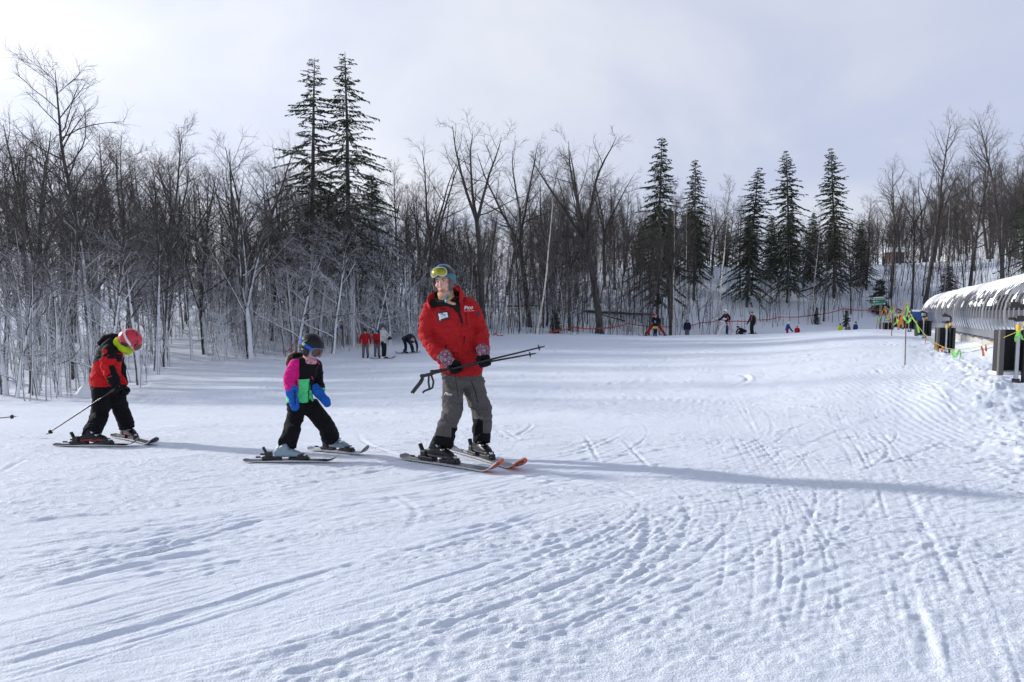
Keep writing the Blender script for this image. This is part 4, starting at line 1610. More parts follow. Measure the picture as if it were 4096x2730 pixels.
hydrant(4062, 11.6, 1.36, 'padded snowmaking hydrant nearest the camera at the right edge', wide=0.40, left=0.44)
hydrant(3782, 24.3, 1.40, 'padded snowmaking hydrant, second nearest, below the middle of the tunnel', wide=0.34, left=0.55)
hydrant(3692, 34.0, 1.36, 'padded snowmaking hydrant, third nearest, by the blue drive station', wide=0.42, left=0.5)
hydrant(3634, 40.0, 1.30, 'padded snowmaking hydrant beside the red pole, fourth nearest', wide=0.42, left=0.5)
hydrant(3592, 46.0, 1.42, 'padded snowmaking hydrant behind the second red pole', wide=0.40, left=0.5)
hydrant(3552, 50.0, 1.1, 'padded snowmaking hydrant farthest away, by the trail sign', wide=0.40, left=0.5)


# bamboo poles and the flag line strung over them
def bamboo(px, d, top, label):
    b = gpt(px, d)
    t = P(px + 6, top, d)
    e = empty('bamboo_pole', b)
    g = Geo()
    n = 9
    pts = [Vector(b) + (t - b) * (k / (n - 1.0)) for k in range(n)]
    pts[0] = pts[0] - Vector((0, 0, 0.15))
    rr = 0.014 if d < 30 else 0.02
    g.tube(pts, [rr * (1.0 - 0.3 * k / n) for k in range(n)], 7)
    child('cane', g.mesh('cane', BAMBOO, True), e)
    g = Geo()
    for k in (1, 3, 5, 7):
        g.tube([pts[k] - Vector((0, 0, 0.012)), pts[k] + Vector((0, 0, 0.012))], rr * 1.12, 7)
    child('node_rings', g.mesh('node_rings', BAMBOO, True), e)
    tag(e, label, 'pole', 'bamboo poles of the flag line')
    return t


t1 = bamboo(3620, 18.0, 1206, 'nearest red bamboo pole holding the flag line')
t2 = bamboo(3566, 35.0, 1218, 'second red bamboo pole of the flag line, right of the trail sign')
t3 = bamboo(3537, 43.0, 1225, 'third red bamboo pole, close to the trail sign')
t4 = bamboo(3505, 48.0, 1275, 'short farthest bamboo pole below the trail sign')


def flagline(pts, nf, label, size, seed):
    rg = random.Random(seed)
    e = empty('flag_line', pts[0])
    # smooth polyline
    q = []
    for k in range(61):
        t = k / 60.0 * (len(pts) - 1)
        i = min(int(t), len(pts) - 2)
        f = t - i
        p0, p1, p2, p3 = pts[max(i - 1, 0)], pts[i], pts[i + 1], pts[min(i + 2, len(pts) - 1)]
        q.append(0.5 * (2 * p1 + (p2 - p0) * f + (2 * p0 - 5 * p1 + 4 * p2 - p3) * f * f + (3 * p1 - p0 - 3 * p2 + p3) * f ** 3))
    g = Geo()
    g.tube(q, 0.006 if q[0].y < 25 else 0.010, 5)
    child('rope', g.mesh('rope', ROPE, True), e)
    for k in range(nf):
        c = q[min(59, int((k + rg.uniform(0.1, 0.9)) / nf * 60))]
        for side in (1, -1):
            if side < 0 and rg.random() < 0.45:
                continue
            L = size * rg.uniform(0.6, 1.25)
            w = size * 0.10
            dv = Vector((rg.uniform(-0.75, 0.75), rg.uniform(-0.4, 0.4), -1)).normalized()
            wv = Vector((rg.uniform(0.5, 1), rg.uniform(-0.6, 0.6), rg.uniform(-0.2, 0.2))).normalized() * w
            g = Geo()
            prev = c
            pw = wv * 0.5
            for j in range(4):
                nx = prev + dv * L / 4
                dv = (dv + Vector((rg.uniform(-0.3, 0.3), rg.uniform(-0.3, 0.3), rg.uniform(-0.2, 0.2)))).normalized()
                nw = wv + Vector((rg.uniform(-0.2, 0.2), rg.uniform(-0.6, 0.6), rg.uniform(-0.1, 0.1))) * w
                g.quad(prev - pw, prev + pw, nx + nw, nx - nw)
                prev, pw = nx, nw
            child('ribbon', g.mesh('ribbon', FLAGO if rg.random() < 0.5 else FLAGG, True), e)
    tag(e, label, 'flag line', 'flag line beside the lift')


def rp(lst):
    return [P(a, b, d) for a, b, d in lst]


flagline(rp([(4330, 1230, 8.6), (4210, 1275, 9.6), (4096, 1317, 10.8), (3943, 1379, 12.4), (3843, 1398, 13.6), (3778, 1390, 14.8), (3713, 1352, 16.0), (3663, 1291, 17.0), (3637, 1245, 17.7)]) + [t1],
         17, 'nearest sagging span of orange and green ribbon flags', 0.21, 3)
flagline([t1] + rp([(3610, 1262, 22), (3598, 1284, 26), (3586, 1270, 30)]) + [t2], 14, 'second span of ribbon flags between the first two red poles', 0.26, 4)
flagline([t2] + rp([(3558, 1255, 38), (3550, 1264, 40)]) + [t3], 9, 'third span of ribbon flags left of the second red pole', 0.26, 5)
flagline([t3] + rp([(3528, 1250, 44), (3516, 1280, 46)]) + [t4], 9, 'farthest span of ribbon flags below the trail sign', 0.22, 6)


# red tape fencing off the wood
def tape(pts, label, hw=0.075):
    e = empty('safety_tape', P(*pts[0]))
    g = Geo()
    w = [P(*p) for p in pts]
    q = []
    for i in range(len(w) - 1):
        for k in range(6):
            f = k / 6.0
            q.append(w[i].lerp(w[i + 1], f) - Vector((0, 0, 0.10 * math.sin(math.pi * f))))
    q.append(w[-1])
    for i in range(len(q) - 1):
        tw0, tw1 = 0.05 * math.sin(i * 0.7), 0.05 * math.sin((i + 1) * 0.7)
        a = hw * (0.75 + 0.35 * abs(math.sin(i * 0.37)))
        b = hw * (0.75 + 0.35 * abs(math.sin((i + 1) * 0.37)))
        g.quad(q[i] + Vector((0, tw0, -a)), q[i + 1] + Vector((0, tw1, -b)), q[i + 1] + Vector((0, -tw1, b)), q[i] + Vector((0, -tw0, a)))
    child('band', g.mesh('band', TAPE, True), e)
    for i in range(0, len(w)):
        b = Vector((w[i].x, w[i].y + 0.06, gz(w[i].x, w[i].y)))
        if w[i].z - b.z < 0.1:
            continue
        g = Geo()
        g.tube([b - Vector((0, 0, 0.1)), Vector((w[i].x, w[i].y + 0.06, w[i].z + 0.12))], 0.025, 6)
        child('stake', g.mesh('stake', WOOD, True), e)
    tag(e, label, 'safety tape', 'tape along the wood edge')


tape([(2512, 1295, 65), (2643, 1307, 66), (2737, 1302, 67), (2802, 1292, 67), (2881, 1279, 67), (2952, 1285, 67), (3026, 1281, 67), (3120, 1269, 68), (3260, 1261, 68), (3375, 1236, 69), (3499, 1240, 69), (3640, 1242, 68)],
     'long red tape strung along the foot of the right bank', 0.045)
tape([(2130, 1345, 52.5), (2230, 1322, 53.5), (2290, 1308, 55), (2400, 1314, 57), (2512, 1295, 60)], 'orange red tape before the fallen logs, left of the red-trousered skier', 0.05)
tape([(1960, 1345, 49), (1980, 1334, 49), (2012, 1343, 48.5)], 'short scrap of red tape just right of the instructor\'s elbow', 0.05)
tape([(1140, 1410, 38), (1180, 1370, 38.5), (1186, 1358, 38.6)], 'faded orange rope leaning down by the black-helmeted child', 0.03)


# green trail sign
def text_mesh(s, size, mats, shear=0.0, offset=0.0, extrude=0.0):
    cu = bpy.data.curves.new('lettering', 'FONT')
    cu.body = s
    cu.size = size
    cu.shear = shear
    cu.offset = offset
    cu.extrude = extrude
    cu.align_x = 'CENTER'
    cu.align_y = 'CENTER'
    cu.resolution_u = 3
    o = bpy.data.objects.new('lettering', cu)
    COL.objects.link(o)
    dg = bpy.context.evaluated_depsgraph_get()
    me = bpy.data.meshes.new_from_object(o.evaluated_get(dg))
    bpy.data.objects.remove(o)
    bpy.data.curves.remove(cu)
    me.materials.clear()
    me.materials.append(mats)
    return me


b = gpt(3521, 50)
e = empty('trail_sign', b)
zt = zpx(1192, 50)
g = Geo()
g.box((b.x, b.y + 0.06, (b.z - 0.2 + zt - 0.05) / 2), (0.075, 0, 0), (0, 0.05, 0), (0, 0, (zt - 0.05 - b.z + 0.2) / 2), bev=0.01)
child('post', g.mesh('post', WOOD), e)
cx = P(3516, 1205, 50).x
for k, (tx, al) in enumerate((('\u2013\u25c6 BONANZA 1', 0), ('\u2013\u25c6 ELM', -0.26), ('BONANZA 2 \u25c6\u2013', 0))):
    g = Geo()
    zc = zt - 0.09 - k * 0.185
    tilt = 0.05
    g.box((cx, b.y, zc), (0.48, 0, 0.48 * tilt), (0, 0.015, 0), (0, 0, 0.085), bev=0.006)
    bo = child('board', g.mesh('board', GREEN), e)
    tm = text_mesh(tx, 0.14, WHITE)
    for v in tm.vertices:
        x_, y_ = v.co.x, v.co.y
        v.co = (cx + al + x_, b.y - 0.018, zc + y_ + (al + x_) * tilt)
    lo = child('lettering', tm, bo, Matrix.Identity(4))
    lo.matrix_parent_inverse = Matrix.Translation(-Vector(e.location))
    lo.parent = bo
    lo.matrix_parent_inverse = Matrix.Identity(4)
g = Geo()
g.box((cx, b.y, zt + 0.03), (0.40, 0, 0.02), (0, 0.03, 0), (0, 0, 0.025), bev=0.02)
child('snow_cap', g.mesh('snow_cap', SNOWB), e)
tag(e, 'green trail sign of three boards on a grey post by the lift end', 'sign')

# gold and blue board in the wood
b = gpt(1366, 43.5)
e = empty('board_sign', b)
zt = zpx(1290, 43.5)
g = Geo()
g.box((b.x + 0.12, b.y + 0.04, (b.z - 0.2 + zt) / 2), (0.03, 0, 0), (0, 0.03, 0), (0, 0, (zt - b.z + 0.2) / 2))
child('post', g.mesh('post', WOOD), e)
for nm, m, z_ in (('gold_panel', GOLD, zt - 0.11), ('blue_panel', BLUE, zt - 0.33)):
    g = Geo()
    g.box((b.x, b.y, z_), (0.13, 0, 0), (0, 0.015, 0), (0, 0, 0.105), bev=0.008)
    child(nm, g.mesh(nm, m), e)
tag(e, 'small board sign, gold over blue, on a post in the wood', 'sign')

# snow-covered stump beside the child's pole
p = gpt(352, 21.0)
e = empty('tree_stump', p)
g = Geo()
g.tube([(p.x, p.y, p.z - 0.2), (p.x + 0.02, p.y, p.z + 0.18), (p.x + 0.03, p.y, p.z + 0.34)], [0.26, 0.2, 0.17], 9)
child('wood', g.mesh('wood', BARK, True), e)
th = np.linspace(0, 2 * math.pi, 25)[:-1]
V, F = [], []
for i in range(9):
    rr = i / 8.0
    for k, a in enumerate(th):
        r_ = rr * (0.42 + 0.08 * math.sin(3 * a + 1))
        V.append((p.x + 0.06 + r_ * math.cos(a) * 1.25, p.y + r_ * math.sin(a), p.z - 0.06 + 0.50 * math.cos(rr * 1.5) ** 1.2 + (0.02 * math.sin(5 * a) * rr)))
for i in range(8):
    for k in range(24):
        F.append((i * 24 + k, i * 24 + (k + 1) % 24, (i + 1) * 24 + (k + 1) % 24, (i + 1) * 24 + k))
child('snow_cap', mesh_np('stump_cap', np.array(V), np.array(F), True, [SNOWB]), e)
tag(e, 'stump under a rounded snow cap at the left wood edge', 'stump')

# cabins beyond the bank
BROWN = plain('brown_siding', (0.10, 0.055, 0.04), 0.8, var=0.2, scale=5)
GLASSD = plain('dark_window', (0.02, 0.025, 0.03), 0.1)


def cabin(px, d, w, h, dep, z0, label, chimney):
    c = P(px, 1045, d)
    e = empty('cabin', (c.x, c.y, z0))
    g = Geo()
    g.box((c.x, c.y + dep / 2, z0 + h / 2 - 1), (w / 2, 0, 0), (0, dep / 2, 0), (0, 0, h / 2 + 1))
    child('wall', g.mesh('wall', BROWN), e)
    rfm = Geo()
    hw = w / 2 + 0.4
    rh = dep * 0.30
    y0, y1 = c.y - 0.5, c.y + dep + 0.5
    ym = (y0 + y1) / 2
    zt_ = z0 + h
    for (ya, yb, za, zb_) in ((y0, ym, zt_ - 0.1, zt_ + rh), (ym, y1, zt_ + rh, zt_ - 0.1)):
        rfm.quad((c.x - hw, ya, za), (c.x + hw, ya, za), (c.x + hw, yb, zb_), (c.x - hw, yb, zb_))
        rfm.quad((c.x - hw, ya, za - 0.2), (c.x - hw, yb, zb_ - 0.2), (c.x + hw, yb, zb_ - 0.2), (c.x + hw, ya, za - 0.2))
    rfm.quad((c.x - hw, y0, zt_ - 0.3), (c.x + hw, y0, zt_ - 0.3), (c.x + hw, y0, zt_ - 0.1), (c.x - hw, y0, zt_ - 0.1))
    for sx in (-hw, hw):
        n = len(rfm.v)
        rfm.v += [(c.x + sx, y0, zt_ - 0.3), (c.x + sx, y1, zt_ - 0.3), (c.x + sx, ym, zt_ + rh)]
        rfm.f.append((n, n + 1, n + 2))
        rfm.m.append(0)
    r_ = child('roof', rfm.mesh('roof', SNOWB), e)
    for k in range(3):
        g = Geo()
        g.box((c.x - w * 0.3 + k * w * 0.3, c.y - 0.03, z0 + h * 0.55), (0.45, 0, 0), (0, 0.03, 0), (0, 0, 0.5))
        child('window', g.mesh('window', GLASSD), e)
    if chimney:
        g = Geo()
        g.box((c.x + w * 0.2, ym, zt_ + rh + 0.6), (0.55, 0, 0), (0, 0.5, 0), (0, 0, 1.5), bev=0.03)
        g.box((c.x + w * 0.2, ym, zt_ + rh + 2.15), (0.62, 0, 0), (0, 0.56, 0), (0, 0, 0.10), 1)
        ch_ = child('chimney', g.mesh('chimney', [BROWN, SNOWB]), e)
    tag(e, label, 'cabin')


cabin(3880, 112, 4.6, 1.6, 5, zpx(1062, 112) - 1.2, 'low cabin with a snow-covered roof beyond the bank', False)
cabin(3592, 112, 2.0, 3.4, 2.2, zpx(1062, 112) - 1.0, 'narrow brown shed with a snowy roof, half hidden by trunks', False)
print('lift', time.time() - T0)
# ------------------------------------------------------------------ tools for figures
from mathutils.bvhtree import BVHTree


class Loft:
    """closed tapered forms that are fused into one surface"""

    def __init__(s):
        s.v, s.f = [], []

    def tube(s, pts, rad, wax=None, n=18, cap=0.55, power=2.0):
        """rad: r or (half width, half depth) at each point; wax: direction of the width"""
        pts = [Vector(p) for p in pts]
        rad = [(r, r) if isinstance(r, (int, float)) else r for r in rad]
        N = len(pts)
        # refine the path with a Catmull-Rom spline so that limbs bend softly
        P2, R2 = [], []
        sub = 4 if N > 1 else 1
        for i in range(N - 1):
            for k in range(sub):
                f = k / sub
                p0, p1, p2, p3 = pts[max(i - 1, 0)], pts[i], pts[i + 1], pts[min(i + 2, N - 1)]
                P2.append(0.5 * (2 * p1 + (p2 - p0) * f + (2 * p0 - 5 * p1 + 4 * p2 - p3) * f * f + (3 * p1 - p0 - 3 * p2 + p3) * f ** 3))
                R2.append(tuple(rad[i][q] + (rad[i + 1][q] - rad[i][q]) * f for q in (0, 1)))
        P2.append(pts[-1])
        R2.append(rad[-1])
        up = Vector(wax) if wax is not None else None
        rings = []
        M = len(P2)
        for i in range(M):
            t = (P2[min(i + 1, M - 1)] - P2[max(i - 1, 0)]).normalized()
            if up is None:
                up = Vector((1, 0, 0)) if abs(t.x) < 0.8 else Vector((0, 1, 0))
            w = (up - t * up.dot(t)).normalized()
            if wax is None:
                up = w
            d = t.cross(w).normalized()
            rings.append((P2[i], w, d, R2[i][0], R2[i][1], t))
        if cap > 0:
            a, b = rings[0], rings[-1]
            head, tail = [], []
            for q in (0.98, 0.75, 0.4):
                sc = math.sqrt(1 - q * q)
                off = q * cap * min(a[3], a[4])
                head.append((a[0] - a[5] * off, a[1], a[2], a[3] * sc, a[4] * sc, a[5]))
                off = q * cap * min(b[3], b[4])
                tail.insert(0, (b[0] + b[5] * off, b[1], b[2], b[3] * sc, b[4] * sc, b[5]))
            rings = head + rings + tail
        n0 = len(s.v)
        e = 2.0 / power
        for c, w, d, rw_, rd_, t in rings:
            for k in range(n):
                an = 2 * math.pi * k / n
                ca, sa = math.cos(an), math.sin(an)
                ca = math.copysign(abs(ca) ** e, ca)
                sa = math.copysign(abs(sa) ** e, sa)
                s.v.append(c + w * rw_ * ca + d * rd_ * sa)
        for i in range(len(rings) - 1):
            for k in range(n):
                a_, b_ = n0 + i * n + k, n0 + i * n + (k + 1) % n
                s.f.append((a_, b_, b_ + n, a_ + n))
        s.f.append(tuple(n0 + k for k in range(n))[::-1])
        s.f.append(tuple(n0 + (len(rings) - 1) * n + k for k in range(n)))

    def ball(s, c, rx, ry, rz, ax=None):
        c = Vector(c)
        X, Y, Z = ax if ax else (Vector((1, 0, 0)), Vector((0, 1, 0)), Vector((0, 0, 1)))
        n, m = 16, 10
        n0 = len(s.v)
        for i in range(m + 1):
            la = -math.pi / 2 + math.pi * (0.04 + 0.92 * i / m)
            for k in range(n):
                lo = 2 * math.pi * k / n
                s.v.append(c + X * rx * math.cos(la) * math.cos(lo) + Y * ry * math.cos(la) * math.sin(lo) + Z * rz * math.sin(la))
        for i in range(m):
            for k in range(n):
                a_, b_ = n0 + i * n + k, n0 + i * n + (k + 1) % n
                s.f.append((a_, b_, b_ + n, a_ + n))
        s.f.append(tuple(n0 + k for k in range(n))[::-1])
        s.f.append(tuple(n0 + m * n + k for k in range(n)))

    def box(s, c, ax, ay, az):
        c, ax, ay, az = (Vector(q) for q in (c, ax, ay, az))
        n = len(s.v)
        for i in (-1, 1):
            for j in (-1, 1):
                for k in (-1, 1):
                    s.v.append(c + ax * i + ay * j + az * k)
        for q in ((0, 1, 3, 2), (4, 6, 7, 5), (0, 4, 5, 1), (2, 3, 7, 6), (0, 2, 6, 4), (1, 5, 7, 3)):
            s.f.append(tuple(n + x for x in q))

    def fuse(s, name, mats, voxel=0.008, smooth=4, wrinkle=0.0, wscale=11.0, seed=0, pick=None, limbs=None, hem=None):
        """one continuous surface; wrinkle = fold depth; limbs = [(a, b, amount)] get folds across them"""
        me = bpy.data.meshes.new(name + '_raw')
        me.from_pydata([tuple(v) for v in s.v], [], s.f)
        o = bpy.data.objects.new(name + '_raw', me)
        COL.objects.link(o)
        m = o.modifiers.new('r', 'REMESH')
        m.mode = 'VOXEL'
        m.voxel_size = voxel
        m.use_smooth_shade = True
        if smooth:
            q = o.modifiers.new('s', 'SMOOTH')
            q.factor = 0.5
            q.iterations = smooth
        dg = bpy.context.evaluated_depsgraph_get()
        res = bpy.data.meshes.new_from_object(o.evaluated_get(dg))
        bpy.data.objects.remove(o)
        bpy.data.meshes.remove(me)
        res.name = name
        n = len(res.vertices)
        co = np.empty(n * 3, np.float32)
        no = np.empty(n * 3, np.float32)
        res.vertices.foreach_get('co', co)
        res.vertices.foreach_get('normal', no)
        co = co.reshape(-1, 3).astype(float)
        no = no.reshape(-1, 3).astype(float)
        if wrinkle:
            q = co * wscale
            warp = np.stack([vn3(q * 0.5 + 7, seed + 1), vn3(q * 0.5 + 31, seed + 2), vn3(q * 0.5 + 57, seed + 3)], 1) * 1.4
            f = vn3((q + warp) * np.array([0.7, 0.7, 1.5]), seed)
            d = wrinkle * (0.40 - np.sqrt(np.abs(f) + 0.004) * 1.25 + 0.25 * vn3(q * 2.3 + warp, seed + 9))
            for a, b, amt in limbs or []:
                a, b = np.array(a), np.array(b)
                ab = b - a
                t = np.clip(((co - a) @ ab) / (ab @ ab), 0, 1)
                c = a + t[:, None] * ab
                dist = np.linalg.norm(co - c, axis=1)
                wgt = np.clip(1.4 - dist / 0.12, 0, 1)
                al = ((co - a) @ ab) / np.linalg.norm(ab)
                ph = al * 95 + vn3(co * 9 + 3, seed + 5) * 9
                d = d + wgt * amt * (np.abs(np.sin(ph * 0.5)) - 0.6) * (0.5 + vn3(co * 7, seed + 6) * 1.2)
            co = co + no * d[:, None]
            res.vertices.foreach_set('co', co.astype(np.float32).ravel())
        res.materials.clear()
        for mm in (mats if isinstance(mats, (list, tuple)) else [mats]):
            res.materials.append(mm)
        if pick is not None:
            nf = len(res.polygons)
            ce = np.empty(nf * 3, np.float32)
            res.polygons.foreach_get('center', ce)
            idx = pick(ce.reshape(-1, 3).astype(float))
            res.polygons.foreach_set('material_index', np.asarray(idx, np.int32))
        res.polygons.foreach_set('use_smooth', np.ones(len(res.polygons), bool))
        res.update()
        return res


def bvh(*meshes):
    V, F = [], []
    for me in meshes:
        n = len(V)
        V += [v.co.copy() for v in me.vertices]
        F += [tuple(n + i for i in p.vertices) for p in me.polygons]
    return BVHTree.FromPolygons(V, F)


CAMV = Vector((0, 0, HC))


def cast(tree_, px, py, off=0.003, fall=None):
    r = ray(px, py).normalized()
    hit = tree_.ray_cast(CAMV, r)
    if hit[0] is None:
        return None
    n = hit[1] if hit[1].dot(r) < 0 else -hit[1]
    return hit[0] + n * off


def inside(px, py, poly):
    c = False
    j = len(poly) - 1
    for i in range(len(poly)):
        xi, yi = poly[i]
        xj, yj = poly[j]
        if (yi > py) != (yj > py) and px < (xj - xi) * (py - yi) / (yj - yi) + xi:
            c = not c
        j = i
    return c


def patch(name, poly, tree_, m, off=0.004, step=2.0, smooth=True):
    """a piece of cloth lying on the surface, cut to the outline"""
    xs = [p[0] for p in poly]
    ys = [p[1] for p in poly]
    nx = max(2, int((max(xs) - min(xs)) / step) + 2)
    ny = max(2, int((max(ys) - min(ys)) / step) + 2)
    pts, ids, F = [], {}, []

    def vert(i, j):
        if (i, j) not in ids:
            h = cast(tree_, min(xs) + (i - 0.5) * step, min(ys) + (j - 0.5) * step, off)
            ids[(i, j)] = None if h is None else len(pts)
            if h is not None:
                pts.append(h)
        return ids[(i, j)]

    for i in range(nx):
        for j in range(ny):
            if inside(min(xs) + i * step, min(ys) + j * step, poly):
                q = [vert(i, j), vert(i, j + 1), vert(i + 1, j + 1), vert(i + 1, j)]
                if None in q:
                    continue
                z_ = [(pts[k] - CAMV).length for k in q]
                if max(z_) - min(z_) > 0.06:
                    continue
                F.append(tuple(q))
    me = bpy.data.meshes.new(name)
    me.from_pydata([tuple(p) for p in pts], [], F)
    me.materials.append(m)
    if smooth:
        me.polygons.foreach_set('use_smooth', [True] * len(F))
    me.update()
    return me


def strip(p0, p1, w, bow=0.0):
    """outline of a thin strip between two photo points"""
    dx, dy = p1[0] - p0[0], p1[1] - p0[1]
    L = math.hypot(dx, dy)
    nx, ny = -dy / L * w / 2, dx / L * w / 2
    mx, my = (p0[0] + p1[0]) / 2 + nx / w * 2 * bow, (p0[1] + p1[1]) / 2 + ny / w * 2 * bow
    return [(p0[0] + nx, p0[1] + ny), (mx + nx, my + ny), (p1[0] + nx, p1[1] + ny), (p1[0] - nx, p1[1] - ny), (mx - nx, my - ny), (p0[0] - nx, p0[1] - ny)]


def stitch_text(s, cx, cy, size, ang, tree_, m, off=0.004, shear=0.0, bold=0.0):
    """lettering printed on a curved surface: cx, cy, size in photo pixels"""
    tm = text_mesh(s, 1.0, m, shear, bold)
    ca, sa = math.cos(ang), math.sin(ang)
    bad = False
    last = None
    for v in tm.vertices:
        x, y = v.co.x * size, v.co.y * size
        px, py = cx + x * ca + y * sa, cy - (y * ca - x * sa)
        h = cast(tree_, px, py, off)
        if h is None:
            h = last or P(px, py, 6.2)
        last = h
        v.co = h
    return tm


class Frame:
    """origin with forward, left and up directions"""

    def __init__(s, o, f, u=(0, 0, 1)):
        s.o = Vector(o)
        s.f = Vector(f).normalized()
        u = Vector(u)
        s.u = (u - s.f * u.dot(s.f)).normalized()
        s.l = s.u.cross(s.f).normalized()

    def __call__(s, x, y, z):
        return s.o + s.f * x + s.l * y + s.u * z

    def local(s, arr):
        d = arr - np.array(s.o)
        return np.stack([d @ np.array(s.f), d @ np.array(s.l), d @ np.array(s.u)], 1)


def ell(fr, az, el, r):
    """point on an ellipsoid around the frame; az from forward to the left, el up; r = (front, side, up)"""
    return fr(math.cos(el) * math.cos(az) * r[0], math.cos(el) * math.sin(az) * r[1], math.sin(el) * r[2])


def helmet_mesh(fr, r, front, side, back, mats, thick=0.018, ridge=0.0, band=None):
    """shell whose rim runs over the brow, in front of and below the ears, and low at the nape (elevations)"""
    n, m = 48, 16
    g = Geo()
    rings = []
    for lay in (1.0, 0.0):
        grid = []
        for k in range(n):
            az = 2 * math.pi * k / n
            c = math.cos(az)
            a_ = abs(math.atan2(math.sin(az), c))
            lo = np.interp(a_, [0, 0.75, 1.05, 1.55, 2.2, 3.1416], [front, front - 0.02, (front + side) / 2, side, side * 0.4 + back * 0.6, back])
            row = []
            for i in range(m + 1):
                el = lo + (math.pi / 2 - 0.03 - lo) * (i / m)
                rr = [q - (1 - lay) * thick for q in r]
                bump_ = 1 + ridge * math.cos(az * 6) * math.sin((i / m) * math.pi) * 0.5
                row.append(ell(fr, az, el, [q * bump_ for q in rr]))
            grid.append(row)
        rings.append(grid)
    idx = {}
    for L in (0, 1):
        for k in range(n):
            for i in range(m + 1):
                idx[(L, k, i)] = len(g.v)
                g.v.append(tuple(rings[L][k][i]))
    for L in (0, 1):
        for k in range(n):
            for i in range(m):
                q = (idx[(L, k, i)], idx[(L, (k + 1) % n, i)], idx[(L, (k + 1) % n, i + 1)], idx[(L, k, i + 1)])
                g.f.append(q if L == 0 else q[::-1])
                mi = 0
                if band and L == 0:
                    el_ = i / m
                    az = 2 * math.pi * (k + 0.5) / n
                    mi = band(math.atan2(math.sin(az), math.cos(az)), el_)
                g.m.append(mi if L == 0 else len(mats) - 1)
    top = tuple(idx[(0, k, m)] for k in range(n))
    g.f.append(top)
    g.m.append(0)
    for k in range(n):
        g.f.append((idx[(0, (k + 1) % n, 0)], idx[(0, k, 0)], idx[(1, k, 0)], idx[(1, (k + 1) % n, 0)]))
        g.m.append(len(mats) - 1)
    me = g.mesh('helmet', mats, True)
    return me


def goggle_outline(k, n, aw, eh, notch):
    """super-ellipse with a dip for the nose, in (azimuth, elevation)"""
    t = 2 * math.pi * k / n
    c, s = math.cos(t), math.sin(t)
    x = math.copysign(abs(c) ** 0.62, c) * aw
    y = math.copysign(abs(s) ** 0.72, s) * eh
    if s < 0:
        y += notch * math.exp(-(x / (aw * 0.26)) ** 2)
    return x, y


def goggles(parent, fr, r, aw, eh, el0, lens_m, frame_m, notch=0.10, bulge=0.012):
    n = 44
    ring = [goggle_outline(k, n, aw, eh, notch) for k in range(n)]
    g = Geo()
    lay = []
    for sc, add in ((1.0, 0.0), (0.75, bulge * 0.7), (0.45, bulge), (0.0, bulge * 1.05)):
        row = []
        for x, y in ring:
            row.append(len(g.v))
            yy = y * sc + (0 if sc else 0.01)
            g.v.append(tuple(ell(fr, x * sc, el0 + yy, [q + 0.018 + add for q in r])))
        lay.append(row)
    for a, b in zip(lay[:-1], lay[1:]):
        for k in range(n):
            g.f.append((a[k], a[(k + 1) % n], b[(k + 1) % n], b[k]))
            g.m.append(0)
    o = child('goggles', g.mesh('goggle_lens', lens_m, True), parent)
    o.name = 'goggle_lens'
    g = Geo()
    pts = [ell(fr, x, el0 + y, [q + 0.016 for q in r]) for x, y in ring] + [ell(fr, ring[0][0], el0 + ring[0][1], [q + 0.016 for q in r])]
    g.tube(pts, 0.005, 6, cap=False)
    # skirt down to the helmet or face
    for k in range(n):
        a, b = ring[k], ring[(k + 1) % n]
        g.quad(ell(fr, a[0], el0 + a[1], [q + 0.016 for q in r]), ell(fr, b[0], el0 + b[1], [q + 0.016 for q in r]),
               ell(fr, b[0] * 0.97, el0 + b[1], [q - 0.02 for q in r]), ell(fr, a[0] * 0.97, el0 + a[1], [q - 0.02 for q in r]))
    child('goggle_frame', g.mesh('goggle_frame', frame_m, True), parent)


def strap(parent, fr, r, a0, a1, e0, e1, w, m, n=24, add=0.006, name='goggle_strap'):
    g = Geo()
    for k in range(n):
        t0, t1 = k / n, (k + 1) / n
        A, B = a0 + (a1 - a0) * t0, a0 + (a1 - a0) * t1
        E, Fh = e0 + (e1 - e0) * t0, e0 + (e1 - e0) * t1
        rr = [q + add for q in r]
        g.quad(ell(fr, A, E - w, rr), ell(fr, B, Fh - w, rr), ell(fr, B, Fh, rr), ell(fr, A, E, rr))
        g.quad(ell(fr, A, E, rr), ell(fr, B, Fh, rr), ell(fr, B, Fh + w, rr), ell(fr, A, E + w, rr))
    me = g.mesh(name, m, True)
    return child(name, me, parent), me


